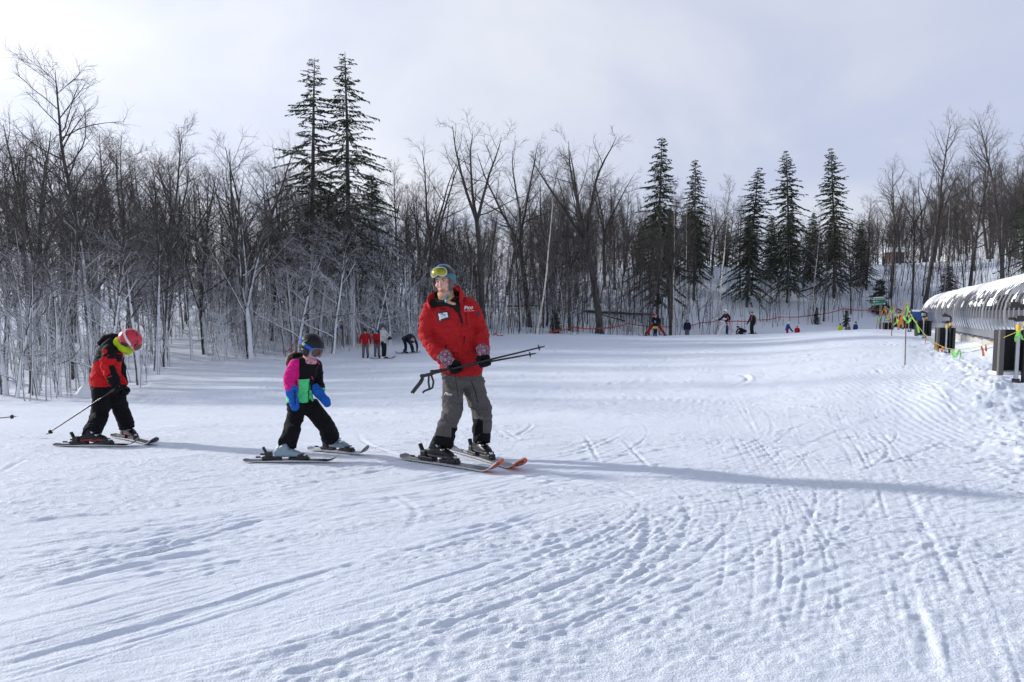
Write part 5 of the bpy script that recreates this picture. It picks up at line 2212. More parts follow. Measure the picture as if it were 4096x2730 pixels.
def head_lofts(L, fr, s=1.0):
    """skull, jaw, nose, lips and ears around the frame (origin at the middle of the head)"""
    ax = (fr.f, fr.l, fr.u)
    L.ball(fr(-0.006 * s, 0, 0.028 * s), 0.096 * s, 0.077 * s, 0.088 * s, ax)
    L.ball(fr(0.020 * s, 0, -0.045 * s), 0.070 * s, 0.060 * s, 0.070 * s, ax)
    L.ball(fr(0.042 * s, 0, -0.090 * s), 0.036 * s, 0.036 * s, 0.026 * s, ax)      # chin
    L.ball(fr(0.062 * s, 0, 0.028 * s), 0.026 * s, 0.054 * s, 0.020 * s, ax)       # brow
    for q in (-1, 1):
        L.ball(fr(0.052 * s, q * 0.040 * s, -0.024 * s), 0.030 * s, 0.026 * s, 0.026 * s, ax)   # cheek
        L.ball(fr(-0.008 * s, q * 0.078 * s, -0.010 * s), 0.018 * s, 0.010 * s, 0.030 * s, ax)  # ear
    L.tube([fr(0.086 * s, 0, 0.014 * s), fr(0.097 * s, 0, -0.012 * s), fr(0.106 * s, 0, -0.032 * s)], [(0.008 * s, 0.011 * s), (0.010 * s, 0.012 * s), (0.015 * s, 0.012 * s)], fr.l, 10)
    L.tube([fr(0.082 * s, -0.020 * s, -0.063 * s), fr(0.090 * s, 0, -0.061 * s), fr(0.082 * s, 0.020 * s, -0.063 * s)], [0.007 * s, 0.009 * s, 0.007 * s], None, 8)
    L.tube([fr(0.081 * s, -0.017 * s, -0.075 * s), fr(0.088 * s, 0, -0.077 * s), fr(0.081 * s, 0.017 * s, -0.075 * s)], [0.007 * s, 0.009 * s, 0.007 * s], None, 8)


SKIN_M, t_ = mat('skin', (0.62, 0.36, 0.27), 0.55, 0, 0.4)
t_.color(t_.mix(t_.noise(30.0, 3.0), (0.56, 0.31, 0.23), (0.66, 0.40, 0.31)))
LIP = plain('lips', (0.42, 0.13, 0.12), 0.45)
BROWH = plain('brow_hair', (0.10, 0.055, 0.03), 0.8)
EYEW = plain('eye_white', (0.7, 0.68, 0.66), 0.25, var=0.03)
IRIS = plain('iris', (0.06, 0.045, 0.03), 0.2)


def skis(label, ctr, fwd, up, L, wid, top_m, base_m, edge_m, binding_m, metal_m, back=0.52, rise=0.10, bscale=1.0, trise=0.03, person_group=None, tipm=None, tipbase=None, brake=True, lie=0.012):
    """one ski with its binding, lying on the snow; ctr is the point under the boot"""
    fr = Frame(Vector(ctr) + Vector(up).normalized() * lie, fwd, up)
    e = empty('ski', ctr)
    n = 46
    g = Geo()
    rows = []
    for i in range(n + 1):
        t = i / n
        x = (t - back) * L
        tip = max(0.0, (t - 0.84) / 0.16)
        tl = max(0.0, (0.06 - t) / 0.06)
        z = rise * tip ** 1.9 + trise * tl ** 1.6
        w = wid * (0.5 + 0.10 * (abs(t - 0.48) * 2.2) ** 1.6)
        if t > 0.93:
            w *= math.sqrt(max(0.0, 1 - ((t - 0.93) / 0.0705) ** 2)) * 0.92 + 0.08
        if t < 0.03:
            w *= 0.55 + 0.45 * math.sqrt(max(0, 1 - ((0.03 - t) / 0.0301) ** 2))
        th = 0.006 + 0.011 * max(0.0, 1 - abs(t - 0.5) * 2.3)
        # follow the curve of the tip: base and top offset along the local normal
        sl = rise * 1.9 * tip ** 0.9 / (0.16 * L) if tip > 0 else 0.0
        rows.append((x, z, w, th, sl))
    for (x, z, w, th, sl) in rows:
        k = 1 / math.sqrt(1 + sl * sl)
        for yy in (-w, w):
            g.v.append(tuple(fr(x, yy, z)))
            g.v.append(tuple(fr(x - sl * k * th, yy * 0.965, z + th * k)))
    for i in range(n):
        a, b = i * 4, (i + 1) * 4
        tm_ = 0
        if tipm is not None and i >= int(n * 0.86):
            tm_ = 3
        for q, mi in (((a + 1, b + 1, b + 3, a + 3), tm_), ((a, a + 2, b + 2, b), 4 if (tipbase is not None and i >= int(n * 0.80)) else 1), ((a, b, b + 1, a + 1), 2), ((a + 2, a + 3, b + 3, b + 2), 2)):
            g.f.append(q)
            g.m.append(mi)
    g.f.append((0, 1, 3, 2))
    g.m.append(2)
    a = n * 4
    g.f.append((a, a + 2, a + 3, a + 1))
    g.m.append(2)
    child('ski_body', g.mesh('ski_body', [top_m, base_m, edge_m, tipm or top_m, tipbase or base_m]), e)
    s = bscale
    # toe piece
    g = Geo()
    g.box(fr(0.165 * s, 0, 0.038 * s), fr.f * 0.052 * s, fr.l * 0.034 * s, fr.u * 0.022 * s, 0, 0.008 * s)
    g.box(fr(0.150 * s, 0, 0.066 * s), fr.f * 0.030 * s, fr.l * 0.040 * s, fr.u * 0.014 * s, 0, 0.008 * s)
    g.box(fr(0.215 * s, 0, 0.030 * s), fr.f * 0.022 * s, fr.l * 0.024 * s, fr.u * 0.014 * s, 0, 0.006 * s)
    t_o = child('toe_binding', g.mesh('toe_binding', binding_m), e)
    g = Geo()
    g.box(fr(0.19 * s, 0, 0.064 * s), fr.f * 0.012 * s, fr.l * 0.016 * s, fr.u * 0.012 * s, 0, 0.004 * s)
    ac = child('release_screw', g.mesh('release_screw', metal_m), t_o, Matrix.Identity(4))
    g = Geo()
    g.box(fr(-0.205 * s, 0, 0.032 * s), fr.f * 0.060 * s, fr.l * 0.030 * s, fr.u * 0.018 * s, 0, 0.008 * s)
    g.box(fr(-0.195 * s, 0, 0.072 * s), fr.f * 0.034 * s, fr.l * 0.032 * s, fr.u * 0.028 * s, 0, 0.010 * s)
    g.box(fr(-0.235 * s, 0, 0.112 * s), (fr.f * -0.5 + fr.u).normalized() * 0.045 * s, fr.l * 0.020 * s, (fr.u * 0.5 + fr.f).normalized() * 0.010 * s, 0, 0.006 * s)
    child('heel_binding', g.mesh('heel_binding', binding_m), e)
    if brake:
        g = Geo()
        for q in (-1, 1):
            g.tube([fr(-0.10 * s, q * 0.040 * s, 0.022), fr(-0.19 * s, q * (wid * 0.5 + 0.012), 0.034), fr(-0.27 * s, q * (wid * 0.5 + 0.014), 0.046)], 0.004, 6)
            g.box(fr(-0.285 * s, q * (wid * 0.5 + 0.014), 0.048), fr.f * 0.026 * s, fr.l * 0.006, fr.u * 0.008, 0, 0.003)
        child('brake', g.mesh('brake', binding_m), e)
    tag(e, label, 'ski', person_group)
    return fr, e


def ski_boot(parent, fr, s, shin, shell_m, dark_m, buckle_m, accent_m, nbuck=3, power=0.0):
    """hard boot standing in the ski's frame; shin is the point the cuff leans towards"""
    L = Loft()
    b = 0.045 * s
    L.tube([fr(-0.125 * s, 0, b + 0.045 * s), fr(-0.06 * s, 0, b + 0.05 * s), fr(0.03 * s, 0, b + 0.050 * s), fr(0.10 * s, 0, b + 0.040 * s), fr(0.145 * s, 0, b + 0.030 * s)],
           [(0.036 * s, 0.040 * s), (0.042 * s, 0.048 * s), (0.046 * s, 0.046 * s), (0.047 * s, 0.036 * s), (0.038 * s, 0.026 * s)], fr.l, 18, 0.5, 2.6)
    ank = fr(-0.068 * s, 0, b + 0.07 * s)
    up = (Vector(shin) - ank).normalized()
    L.tube([ank, ank + up * 0.08 * s, ank + up * 0.13 * s, ank + up * 0.17 * s], [(0.046 * s, 0.060 * s), (0.048 * s, 0.062 * s), (0.050 * s, 0.060 * s), (0.050 * s, 0.058 * s)], fr.l, 18, 0.2, 2.4)
    L.tube([fr(-0.01 * s, 0, b + 0.085 * s), fr(-0.035 * s, 0, b + 0.13 * s)], [(0.040 * s, 0.040 * s), (0.044 * s, 0.045 * s)], fr.l, 14, 0.5)
    zcut = 0.20 * s

    def pick(c):
        q = fr.local(c)
        k = np.zeros(len(c), int)
        k[q[:, 2] < b + 0.012 * s] = 1
        k[(q[:, 2] < b + 0.030 * s) & (q[:, 2] >= b + 0.012 * s)] = 2
        return k
    me = L.fuse('boot', [shell_m, dark_m, accent_m], 0.007 * max(s, 0.8), 2, pick=pick)
    o = child('boot', me, parent)
    t_ = bvh(me)
    for k in range(nbuck):
        g = Geo()
        if k == 0:
            c, ax, nrm = fr(0.065 * s, 0, b + 0.080 * s), fr.l, (fr.u + fr.f * 0.3).normalized()
        elif k == 1:
            c, ax, nrm = fr(0.012 * s, 0, b + 0.112 * s), fr.l, (fr.u * 0.8 + fr.f * 0.6).normalized()
        else:
            c, ax, nrm = ank + up * (0.10 + 0.05 * (k - 2)) * s + fr.f * 0.066 * s, fr.l, fr.f
        al = ax.cross(nrm).normalized()
        g.box(c, ax * 0.040 * s, nrm * 0.007 * s, al * 0.009 * s, 0, 0.003 * s)
        g.box(c - ax * 0.030 * s + nrm * 0.006 * s, ax * 0.018 * s, nrm * 0.006 * s, al * 0.014 * s, 0, 0.003 * s)
        child('buckle', g.mesh('buckle', buckle_m), o, Matrix.Identity(4))
    # lugs of the sole
    for x_, hl in ((-0.105, 0.040), (0.085, 0.062)):
        g = Geo()
        g.box(fr(x_ * s, 0, 0.030 * s), fr.f * hl * s, fr.l * 0.036 * s, fr.u * 0.017 * s, 0, 0.006 * s)
        child('sole_lug', g.mesh('sole_lug', dark_m), o, Matrix.Identity(4))
    return o


def ski_pole(label, grip, tip, up, r=0.0075, col=None, grip_m=None, basket=0.032, straps=(), bask_m=None, spike_m=None, group=None, glen=0.12, logo=None):
    grip, tip = Vector(grip), Vector(tip)
    d = (tip - grip).normalized()
    L = (tip - grip).length
    e = empty('ski_pole', grip)
    g = Geo()
    g.tube([grip + d * glen * 0.8, grip + d * L * 0.55, grip + d * (L - 0.03)], [r * 1.15, r * 1.05, r * 0.75], 10)
    child('shaft', g.mesh('shaft', col, True), e)
    g = Geo()
    a = [0.018, 0.019, 0.0145, 0.0155, 0.0145, 0.016, 0.012]
    g.tube([grip + d * glen * k / 6.0 for k in range(7)], [q * r / 0.0085 for q in a], 12)
    child('grip', g.mesh('grip', grip_m, True), e)
    g = Geo()
    bc = grip + d * (L - 0.075)
    side = d.cross(Vector(up)).normalized()
    s2 = d.cross(side)
    n = 12
    for k in range(n):
        a0, a1 = 2 * math.pi * k / n, 2 * math.pi * (k + 1) / n
        q = lambda a, rr, off: bc + (side * math.cos(a) + s2 * math.sin(a)) * rr + d * off
        ro0 = basket * (1.0 if k % 3 else 0.72)
        ro1 = basket * (1.0 if (k + 1) % 3 else 0.72)
        g.quad(q(a0, r, 0.004), q(a1, r, 0.004), q(a1, ro1, -0.006), q(a0, ro0, -0.006))
        g.quad(q(a0, r, -0.004), q(a0, ro0, -0.012), q(a1, ro1, -0.012), q(a1, r, -0.004))
        g.quad(q(a0, ro0, -0.006), q(a1, ro1, -0.006), q(a1, ro1, -0.012), q(a0, ro0, -0.012))
    child('basket', g.mesh('basket', bask_m or grip_m), e)
    g = Geo()
    g.tube([grip + d * (L - 0.04), grip + d * L], [r * 0.8, r * 0.25], 8)
    child('tip', g.mesh('tip', spike_m, True), e)
    for poly in straps:
        g = Geo()
        w = Vector((0, 1, 0)) * 0.002
        for p0, p1 in zip(poly[:-1], poly[1:]):
            t = (p1 - p0).normalized()
            sd = t.cross(Vector((0, 1, 0))).normalized() * 0.009
            if sd.length < 1e-4:
                sd = Vector((0.009, 0, 0))
            c = (p0 + p1) / 2
            g.box(c, (p1 - p0) / 2 * 1.05, sd, Vector((0, 0.0016, 0)))
        child('wrist_strap', g.mesh('wrist_strap', grip_m), e)
    tag(e, label, 'ski pole', group)
    return e
# ------------------------------------------------------------------ the three skiers in front
def proj(c):
    """photo pixel of world points (for cutting cloth panels to size)"""
    x, y, z = c[:, 0], c[:, 1], c[:, 2] - HC
    dep = y * CP - z * SP
    v = y * SP + z * CP
    return 2048 + FPX * x / dep, 1365 - FPX * v / dep


def S(px, d):
    return px * d / FPX


def person(name_label, px, py, d=None, cat='person', group=None):
    b = on_ground(px, py) if d is None else gpt(px, d)
    e = empty('person', b)
    tag(e, name_label, cat, group)
    return e


def ski_px(label, tail, contact, boot, wid, up_fix=None, frac=0.86, **kw):
    a, b, c = on_ground(*tail), on_ground(*contact), on_ground(*boot)
    f = b - a
    L = f.length / frac
    fn = f.normalized()
    t = (c - a).dot(fn)
    ctr = a + fn * t
    sd = Vector((0, 0, 1)).cross(fn)
    up = fn.cross(sd)
    if up.z < 0:
        up = -up
    return skis(label, ctr, fn, up, L, wid, back=t / L, **kw)


def fist(name, c, g_ax, wrist, m, parent, r=0.030, fr_=0.0165, span=0.024, voxel=0.006, sweep=(-30, 235), flip=1):
    c, g_ax = Vector(c), Vector(g_ax).normalized()
    w = Vector(wrist) - c
    w = (w - g_ax * w.dot(g_ax)).normalized()
    o = g_ax.cross(w).normalized() * flip
    L = Loft()
    for i in range(4):
        cc = c + g_ax * (i - 1.5) * span
        ln = (0.92, 1.0, 0.97, 0.85)[i]
        pts = []
        for k in range(7):
            a = R(sweep[0] + (sweep[1] - sweep[0]) * ln * k / 6.0)
            rr = r * (1.18 if k in (1, 4) else 1.0)
            pts.append(cc + (w * math.cos(a) + o * math.sin(a)) * rr)
        L.tube(pts, [fr_ * 1.08, fr_ * 1.1, fr_, fr_, fr_ * 0.95, fr_ * 0.9, fr_ * 0.8], None, 10)
    L.ball(c + w * r * 1.15, span * 2.0, r * 0.95, r * 0.85, (g_ax, o, w))
    th = [c + w * r * 1.7 - g_ax * span * 1.2, c + w * r * 0.5 - g_ax * span * 1.9 - o * r * 0.9, c - w * r * 0.7 - g_ax * span * 0.9 - o * r * 1.15]
    L.tube(th, [fr_ * 1.25, fr_ * 1.15, fr_ * 0.95], None, 10)
    L.tube([c + w * r * 1.2, Vector(wrist)], [r * 1.15, r * 1.05], None, 14)
    me = L.fuse(name, m, voxel, 2)
    return child(name, me, parent)


def pattern_cloth(name, cols, scale):
    """printed fabric: cells of several colours with outlines"""
    m, t = mat(name, cols[0], 0.85, 0, 0.2)
    v = t.new('ShaderNodeTexVoronoi')
    v.inputs['Scale'].default_value = scale
    t.l.new(t.coord('Object'), v.inputs['Vector'])
    sc = t.new('ShaderNodeSeparateColor')
    t.l.new(v.outputs['Color'], sc.inputs[0])
    c = cols[0]
    prev = None
    for i, col in enumerate(cols[1:]):
        f = t.math('GREATER_THAN', sc.outputs[0], (i + 1.0) / len(cols))
        prev = t.mix(f, prev if prev is not None else c, col)
    ring = t.math('MULTIPLY', t.ramp(v.outputs['Distance'], 0.28 / 1.0, 0.36), t.ramp(v.outputs['Distance'], 0.52, 0.44))
    t.color(t.mix(ring, prev, cols[-1]))
    t.normal(t.bump(t.noise(30.0, 3.0), 0.35, 0.02))
    return m


RED = cloth('red_jacket_shell', (0.44, 0.013, 0.017), var=0.08, fold=0.6)
GREYP = cloth('grey_trouser_shell', (0.105, 0.098, 0.098), var=0.12, fold=0.5)
BLACKC = cloth('black_cloth', (0.009, 0.009, 0.011), var=0.25, fold=0.6, spec=0.15)
BLACKL = cloth('black_lining', (0.010, 0.010, 0.012), var=0.2, fold=0.25)
FLORAL = pattern_cloth('printed_neck_warmer', [(0.62, 0.30, 0.06), (0.30, 0.14, 0.44), (0.66, 0.42, 0.08), (0.42, 0.32, 0.60), (0.60, 0.16, 0.06), (0.55, 0.40, 0.22)], 90.0)
CUFFP = pattern_cloth('patterned_cuff', [(0.16, 0.030, 0.075), (0.19, 0.04, 0.09), (0.15, 0.03, 0.07), (0.34, 0.28, 0.31)], 75.0)
TEAL = plain('teal_helmet', (0.015, 0.13, 0.17), 0.35, var=0.1)
TEALD = plain('teal_strap', (0.02, 0.26, 0.28), 0.5, var=0.1)
BLK = plain('black_plastic', (0.014, 0.014, 0.016), 0.4, var=0.3)
BLKM = plain('matt_black_shell', (0.006, 0.007, 0.011), 0.38, spec=0.3, var=0.2)
GREYF = plain('grey_padding', (0.11, 0.105, 0.105), 0.85, var=0.2, scale=50, bump=0.3)
SILV = plain('silver_metal', (0.62, 0.63, 0.65), 0.25, 0.9)
OFFW = plain('off_white_plastic', (0.62, 0.60, 0.54), 0.4, var=0.06)
m_, t_ = mat('gold_mirror_lens', (0.33, 0.33, 0.04), 0.06, 0.85, 0.5)
LENSG = m_
m_, t_ = mat('amber_lens', (0.10, 0.04, 0.025), 0.08, 0.2, 0.5)
LENSA = m_
WHITEP = plain('white_print', (0.80, 0.80, 0.80), 0.6, var=0.03)
TEALP = plain('teal_print', (0.02, 0.26, 0.36), 0.6)
GREYPR = plain('grey_print', (0.25, 0.25, 0.26), 0.6)
NAVY = plain('dark_navy_frame', (0.012, 0.013, 0.025), 0.5)
SKIGREY = plain('ski_topsheet_grey', (0.15, 0.17, 0.19), 0.35, var=0.25, scale=18)
SKIORANGE = plain('orange_ski_base', (0.85, 0.11, 0.02), 0.35, var=0.06)
SKIBLK = plain('black_ski_base', (0.015, 0.015, 0.018), 0.3, var=0.2)
STEEL = plain('steel_edge', (0.45, 0.46, 0.48), 0.3, 0.8)

# ---- the instructor ---------------------------------------------------------------------------------------------
D = 6.28
W_ = person('woman in red jacket and teal helmet holding both ski poles across her body', 1850, 1838)
frA, skA = ski_px('instructor\'s right ski, orange tip nearest the camera', (1612, 1836), (1950, 1888), (1776, 1856), 0.105,
                  rise=0.115, trise=0.03, bscale=1.0, top_m=SKIGREY, base_m=SKIBLK, edge_m=STEEL, binding_m=BLK, metal_m=SILV, person_group='skis of the instructor', tipm=SKIORANGE, tipbase=SKIORANGE)
frB, skB = ski_px('instructor\'s left ski, orange tip farther from the camera', (1800, 1800), (2050, 1876), (1932, 1838), 0.105,
                  rise=0.105, trise=0.03, bscale=1.0, top_m=SKIGREY, base_m=SKIBLK, edge_m=STEEL, binding_m=BLK, metal_m=SILV, person_group='skis of the instructor', tipm=SKIORANGE, tipbase=SKIORANGE)
# dark oval emblem under each upturned tip
for fr, e in ((frA, skA), (frB, skB)):
    body = [o for o in COL.objects if o.parent is e and o.name.startswith('ski_body')][0]
    co = np.array([v.co for v in body.data.vertices])
    loc = fr.local(co)
    xm = loc[:, 0].max()
    g = Geo()
    zs = lambda x: float(np.interp(x, loc[0::4, 0], loc[0::4, 2]))
    n = 20
    for rr0, rr1 in ((1.0, 0.55),):
        for k in range(n):
            if k in (3, 13):
                continue
            q = []
            for rr, a in ((rr0, k), (rr0, k + 1), (rr1, k + 1), (rr1, k)):
                an = 2 * math.pi * a / n
                xx = xm - 0.085 + math.cos(an) * 0.055 * rr
                q.append(fr(xx, math.sin(an) * 0.030 * rr, zs(xx) - 0.004))
            g.quad(*q)
            g.quad(*[p + fr.u * 0.018 for p in q][::-1])
    child('tip_emblem', g.mesh('tip_emblem', SKIBLK), e)

hipR, kneeR, ankR = P(1816, 1520, 6.27), P(1812, 1640, 6.14), frA(-0.06, 0, 0.20)
hipL, kneeL, ankL = P(1893, 1515, 6.33), P(1926, 1640, 6.33), frB(-0.06, 0, 0.20)
cuR, cuL = P(1771, 1786, frA.o.y + 0.03), P(1924, 1768, frB.o.y + 0.02)
ankR, ankL = cuR.copy(), cuL.copy()
ski_boot(W_, frA, 1.0, kneeR, BLKM, BLK, SILV, GREYF, 2)
ski_boot(W_, frB, 1.0, kneeL, BLKM, BLK, SILV, GREYF, 2)
wax = Vector((0.97, 0.24, 0))
L = Loft()
L.tube([P(1846, 1465, D), P(1848, 1505, D), P(1852, 1535, D)], [(0.185, 0.13), (0.195, 0.135), (0.17, 0.12)], wax, 24, 0.4)
L.tube([hipR, P(1810, 1580, 6.2), kneeR, P(1788, 1708, (kneeR.y + cuR.y) / 2), cuR], [0.104, 0.101, 0.094, 0.088, 0.090], wax, 20, 0.15)
L.tube([hipL, P(1903, 1580, 6.32), kneeL, P(1928, 1704, (kneeL.y + cuL.y) / 2), cuL], [0.106, 0.103, 0.098, 0.088, 0.080], wax, 20, 0.15)


def pickw(c):
    px, py = proj(c)
    k = np.zeros(len(c), int)
    k[(px < 1856) & (py > 1742 + (px - 1745) * 0.15)] = 1
    k[(px >= 1856) & (py > 1734)] = 1
    k[(px >= 1856) & (px < 1931) & (py > 1676 + np.clip(px - 1915, 0, 20) * 0.5)] = 1
    k[(px > 1806) & (px < 1870) & (py > 1712)] = 1
    return k


tro = L.fuse('trousers', [GREYP, BLACKC], 0.0075, 3, 0.024, 11.0, 3, pickw,
             limbs=[(kneeR + Vector((0, 0, 0.09)), kneeR - Vector((0, 0, 0.12)), 0.016), (kneeL + Vector((0, 0, 0.07)), kneeL - Vector((0, 0, 0.12)), 0.016), (P(1780, 1750, 6.2), cuR, 0.010), (P(1926, 1730, 6.4), cuL, 0.010)])
tro_o = child('trousers', tro, W_)

# jacket
shR, elR, wrR = P(1724, 1242, 6.27), P(1712, 1352, 6.25), P(1780, 1432, 6.10)
shL, elL, wrL = P(1884, 1232, 6.30), P(1924, 1328, 6.32), P(1931, 1400, 6.14)
L = Loft()
L.tube([P(1848, 1494, D), P(1847, 1462, D), P(1838, 1400, D), P(1822, 1330, D), P(1810, 1270, D), P(1800, 1225, D), P(1796, 1198, D)],
       [(S(89, D), 0.158), (S(88, D), 0.155), (S(83, D), 0.145), (S(86, D), 0.145), (S(90, D), 0.142), (S(80, D), 0.115), (S(48, D), 0.09)], wax, 28, 0.12)
L.tube([P(1776, 1222, D), shR, P(1711, 1290, 6.26), elR, P(1740, 1398, 6.16), wrR], [0.075, 0.083, 0.080, 0.079, 0.075, 0.066], None, 20, 0.3)
L.tube([P(1850, 1212, D), shL, P(1908, 1278, 6.31), elL, P(1930, 1370, 6.22), wrL], [0.072, 0.080, 0.078, 0.075, 0.068, 0.060], None, 20, 0.3)
# hood bunched behind the neck, raised collar
L.tube([P(1740, 1222, 6.40), P(1790, 1200, 6.46), P(1850, 1188, 6.42)], [(0.05, 0.06), (0.075, 0.075), (0.05, 0.065)], None, 16, 0.6)
jac = L.fuse('jacket', RED, 0.0075, 3, 0.030, 6.5, 21,
             limbs=[(elR + Vector((0.0, 0, 0.12)), elR, 0.015), (elR, wrR, 0.012), (elL + Vector((0, 0, 0.10)), elL, 0.015), (elL, wrL, 0.012)])
jac_o = child('jacket', jac, W_)
jb = bvh(jac)
# open collar: black lining folded out, red lapel edges
lining = [(1712, 1200), (1735, 1190), (1800, 1180), (1838, 1155), (1836, 1200), (1842, 1255), (1851, 1290), (1852, 1306), (1843, 1290), (1832, 1256), (1812, 1234), (1786, 1226), (1752, 1229), (1722, 1234), (1715, 1220)]
child('lining', patch('lining', lining, jb, BLACKL, 0.007, 2.5), jac_o, Matrix.Identity(4))
g = Geo()
cA = [P(1722, 1236, 6.14), P(1712, 1214, 6.20), P(1722, 1196, 6.30), P(1760, 1178, 6.40), P(1805, 1162, 6.42), P(1838, 1158, 6.36), P(1846, 1176, 6.26), P(1843, 1215, 6.15)]
cB = [P(1735, 1240, 6.16), P(1728, 1230, 6.22), P(1732, 1222, 6.31), P(1764, 1210, 6.40), P(1806, 1200, 6.42), P(1840, 1196, 6.38), P(1856, 1204, 6.28), P(1852, 1235, 6.17)]
Lc = Loft()
Lc.tube(cA, [(0.010, 0.024), (0.012, 0.04), (0.014, 0.045), (0.014, 0.045), (0.014, 0.045), (0.014, 0.045), (0.014, 0.045), (0.010, 0.034)], None, 12, 0.6)
child('collar', Lc.fuse('collar', [RED, BLACKL], 0.007, 2, pick=lambda c: (c[:, 1] > 6.30).astype(int) * 0 + ((c[:, 1] < 6.44) & (c[:, 1] > 6.33) & (proj(c)[1] > 1168)).astype(int)), jac_o, Matrix.Identity(4))
# zips, flap and pockets
for nm, poly, m in (
    ('front_zip', strip((1851, 1300), (1858, 1495), 3.2, 2), RED), ('front_flap', strip((1847, 1300), (1853, 1380), 5, 1), RED),
    ('zip_pull', strip((1857, 1345), (1855, 1382), 3.5), BLACKC),
    ('chest_zip', strip((1862, 1252), (1867, 1300), 2.2), BLACKC), ('pocket_zip', strip((1783, 1380), (1790, 1432), 3.0, 2), BLACKC),
    ('pocket_zip', strip((1908, 1380), (1912, 1398), 3.0), BLACKC), ('chest_mark', strip((1762, 1239), (1786, 1236), 3.4), BLACKC),
):
    child(nm, patch(nm, poly, jb, m, 0.005, 1.3), jac_o, Matrix.Identity(4))
bad = [(1748, 1253), (1794, 1245), (1800, 1276), (1756, 1286)]
child('name_badge', patch('name_badge', bad, jb, NAVY, 0.009, 1.5), jac_o, Matrix.Identity(4))
bad2 = [(1755, 1258), (1789, 1252), (1793, 1272), (1760, 1280)]
child('badge_card', patch('badge_card', bad2, jb, WHITEP, 0.012, 1.5), jac_o, Matrix.Identity(4))
child('lettering', stitch_text('Pico', 1773, 1261, 12, R(8), jb, TEALP, 0.014, 0.25, 0.03), jac_o, Matrix.Identity(4))
child('lettering', stitch_text('NATALIA', 1778, 1271, 6.2, R(9), jb, GREYPR, 0.014, 0.0, 0.01), jac_o, Matrix.Identity(4))
child('lettering', stitch_text('Pico', 1873, 1232, 21, R(-6), jb, WHITEP, 0.006, 0.2, 0.01), jac_o, Matrix.Identity(4))
child('lettering', stitch_text('SNOW SPORTS SCHOOL', 1876, 1245, 3.6, R(-6), jb, WHITEP, 0.006), jac_o, Matrix.Identity(4))
g = Geo()
ring = [(1913 + 6.5 * math.cos(a), 1257 + 8.5 * math.sin(a)) for a in np.linspace(0, 6.2832, 17)[:-1]]
child('sleeve_emblem', patch('sleeve_emblem', ring, jb, NAVY, 0.005, 1.3), jac_o, Matrix.Identity(4))
tb_ = bvh(tro)
child('lettering', stitch_text('Pico', 1793, 1577, 17, R(7), tb_, WHITEP, 0.006, 0.25, 0.02), tro_o, Matrix.Identity(4))
for nm, poly in (('pocket_zip', strip((1763, 1519), (1800, 1500), 2.2)), ('pocket_seam', strip((1822, 1500), (1833, 1590), 1.6, 1)), ('vent_zip', strip((1885, 1525), (1912, 1612), 2.6, -3)), ('vent_zip', strip((1848, 1610), (1852, 1650), 2.4))):
    child(nm, patch(nm, poly, tb_, BLACKC, 0.004, 1.0), tro_o, Matrix.Identity(4))

# head
hf = Frame(P(1776, 1128, 6.26), (-0.27, -0.94, -0.13), (-0.12, -0.06, 1))
L = Loft()
head_lofts(L, hf, 1.0)
neck = P(1796, 1212, 6.30)
L.tube([hf(-0.01, 0, -0.06), neck, P(1806, 1290, 6.3), P(1845, 1480, 6.28)], [0.055, 0.06, (0.13, 0.09), (0.13, 0.09)], wax, 18)
for a, b, c, d_, e_ in ((shR, elR, wrR, P(1812, 1465, 6.06), 0), (shL, elL, wrL, P(1935, 1435, 6.06), 0)):
    L.tube([a, b, b.lerp(c, 0.9)], [0.05, 0.042, 0.032], None, 12)
for a, b, c in ((hipR, kneeR, ankR), (hipL, kneeL, ankL)):
    L.tube([P(1846, 1490, D), a, b, b.lerp(c, 0.7)], [0.10, 0.08, 0.055, 0.03], None, 14)


def pick_face(c):
    q = hf.local(c)
    k = np.zeros(len(c), int)
    k[(q[:, 0] > 0.070) & (np.abs(q[:, 1]) < 0.025) & (q[:, 2] < -0.056) & (q[:, 2] > -0.083)] = 1
    ay = np.abs(q[:, 1])
    k[(q[:, 0] > 0.055) & (ay > 0.014) & (ay < 0.050) & (np.abs(q[:, 2] - 0.030 - 0.10 * (0.03 - np.abs(ay - 0.030))) < 0.0042)] = 2
    return k


body = L.fuse('body', [SKIN_M, LIP, BROWH], 0.0058, 2, pick=pick_face)
bo = child('body', body, W_)
bb = bvh(body)
for q in (-1, 1):
    o_ = hf(0.079, q * 0.030, 0.010)
    g = Loft()
    g.ball(o_, 0.0085, 0.0155, 0.0075, (hf.f, hf.l, hf.u))
    me = bpy.data.meshes.new('eye')
    me.from_pydata([tuple(v) for v in g.v], [], g.f)
    me.materials.append(EYEW)
    eo = child('eye', me, bo, Matrix.Identity(4))
    g = Loft()
    g.ball(hf(0.0855, q * 0.030 + 0.002, 0.010), 0.003, 0.0058, 0.0060, (hf.f, hf.l, hf.u))
    me = bpy.data.meshes.new('iris')
    me.from_pydata([tuple(v) for v in g.v], [], g.f)
    me.materials.append(IRIS)
    io = child('iris', me, eo, Matrix.Identity(4))
    g = Geo()
    g.tube([hf(0.080, q * 0.013, 0.013), hf(0.088, q * 0.028, 0.0185), hf(0.080, q * 0.046, 0.012)], 0.0022, 6)
    child('eyelid', g.mesh('eyelid', BROWH, True), eo, Matrix.Identity(4))
hl = Frame(hf(-0.012, 0, 0.026), hf.f, hf.u)
HR = (0.128, 0.107, 0.136)


def hband(az, el):
    if el < 0.30 and abs(az) < 2.6:
        return 1
    if 0.30 <= el < 0.62 and abs(az) > 0.55:
        return 2
    return 0


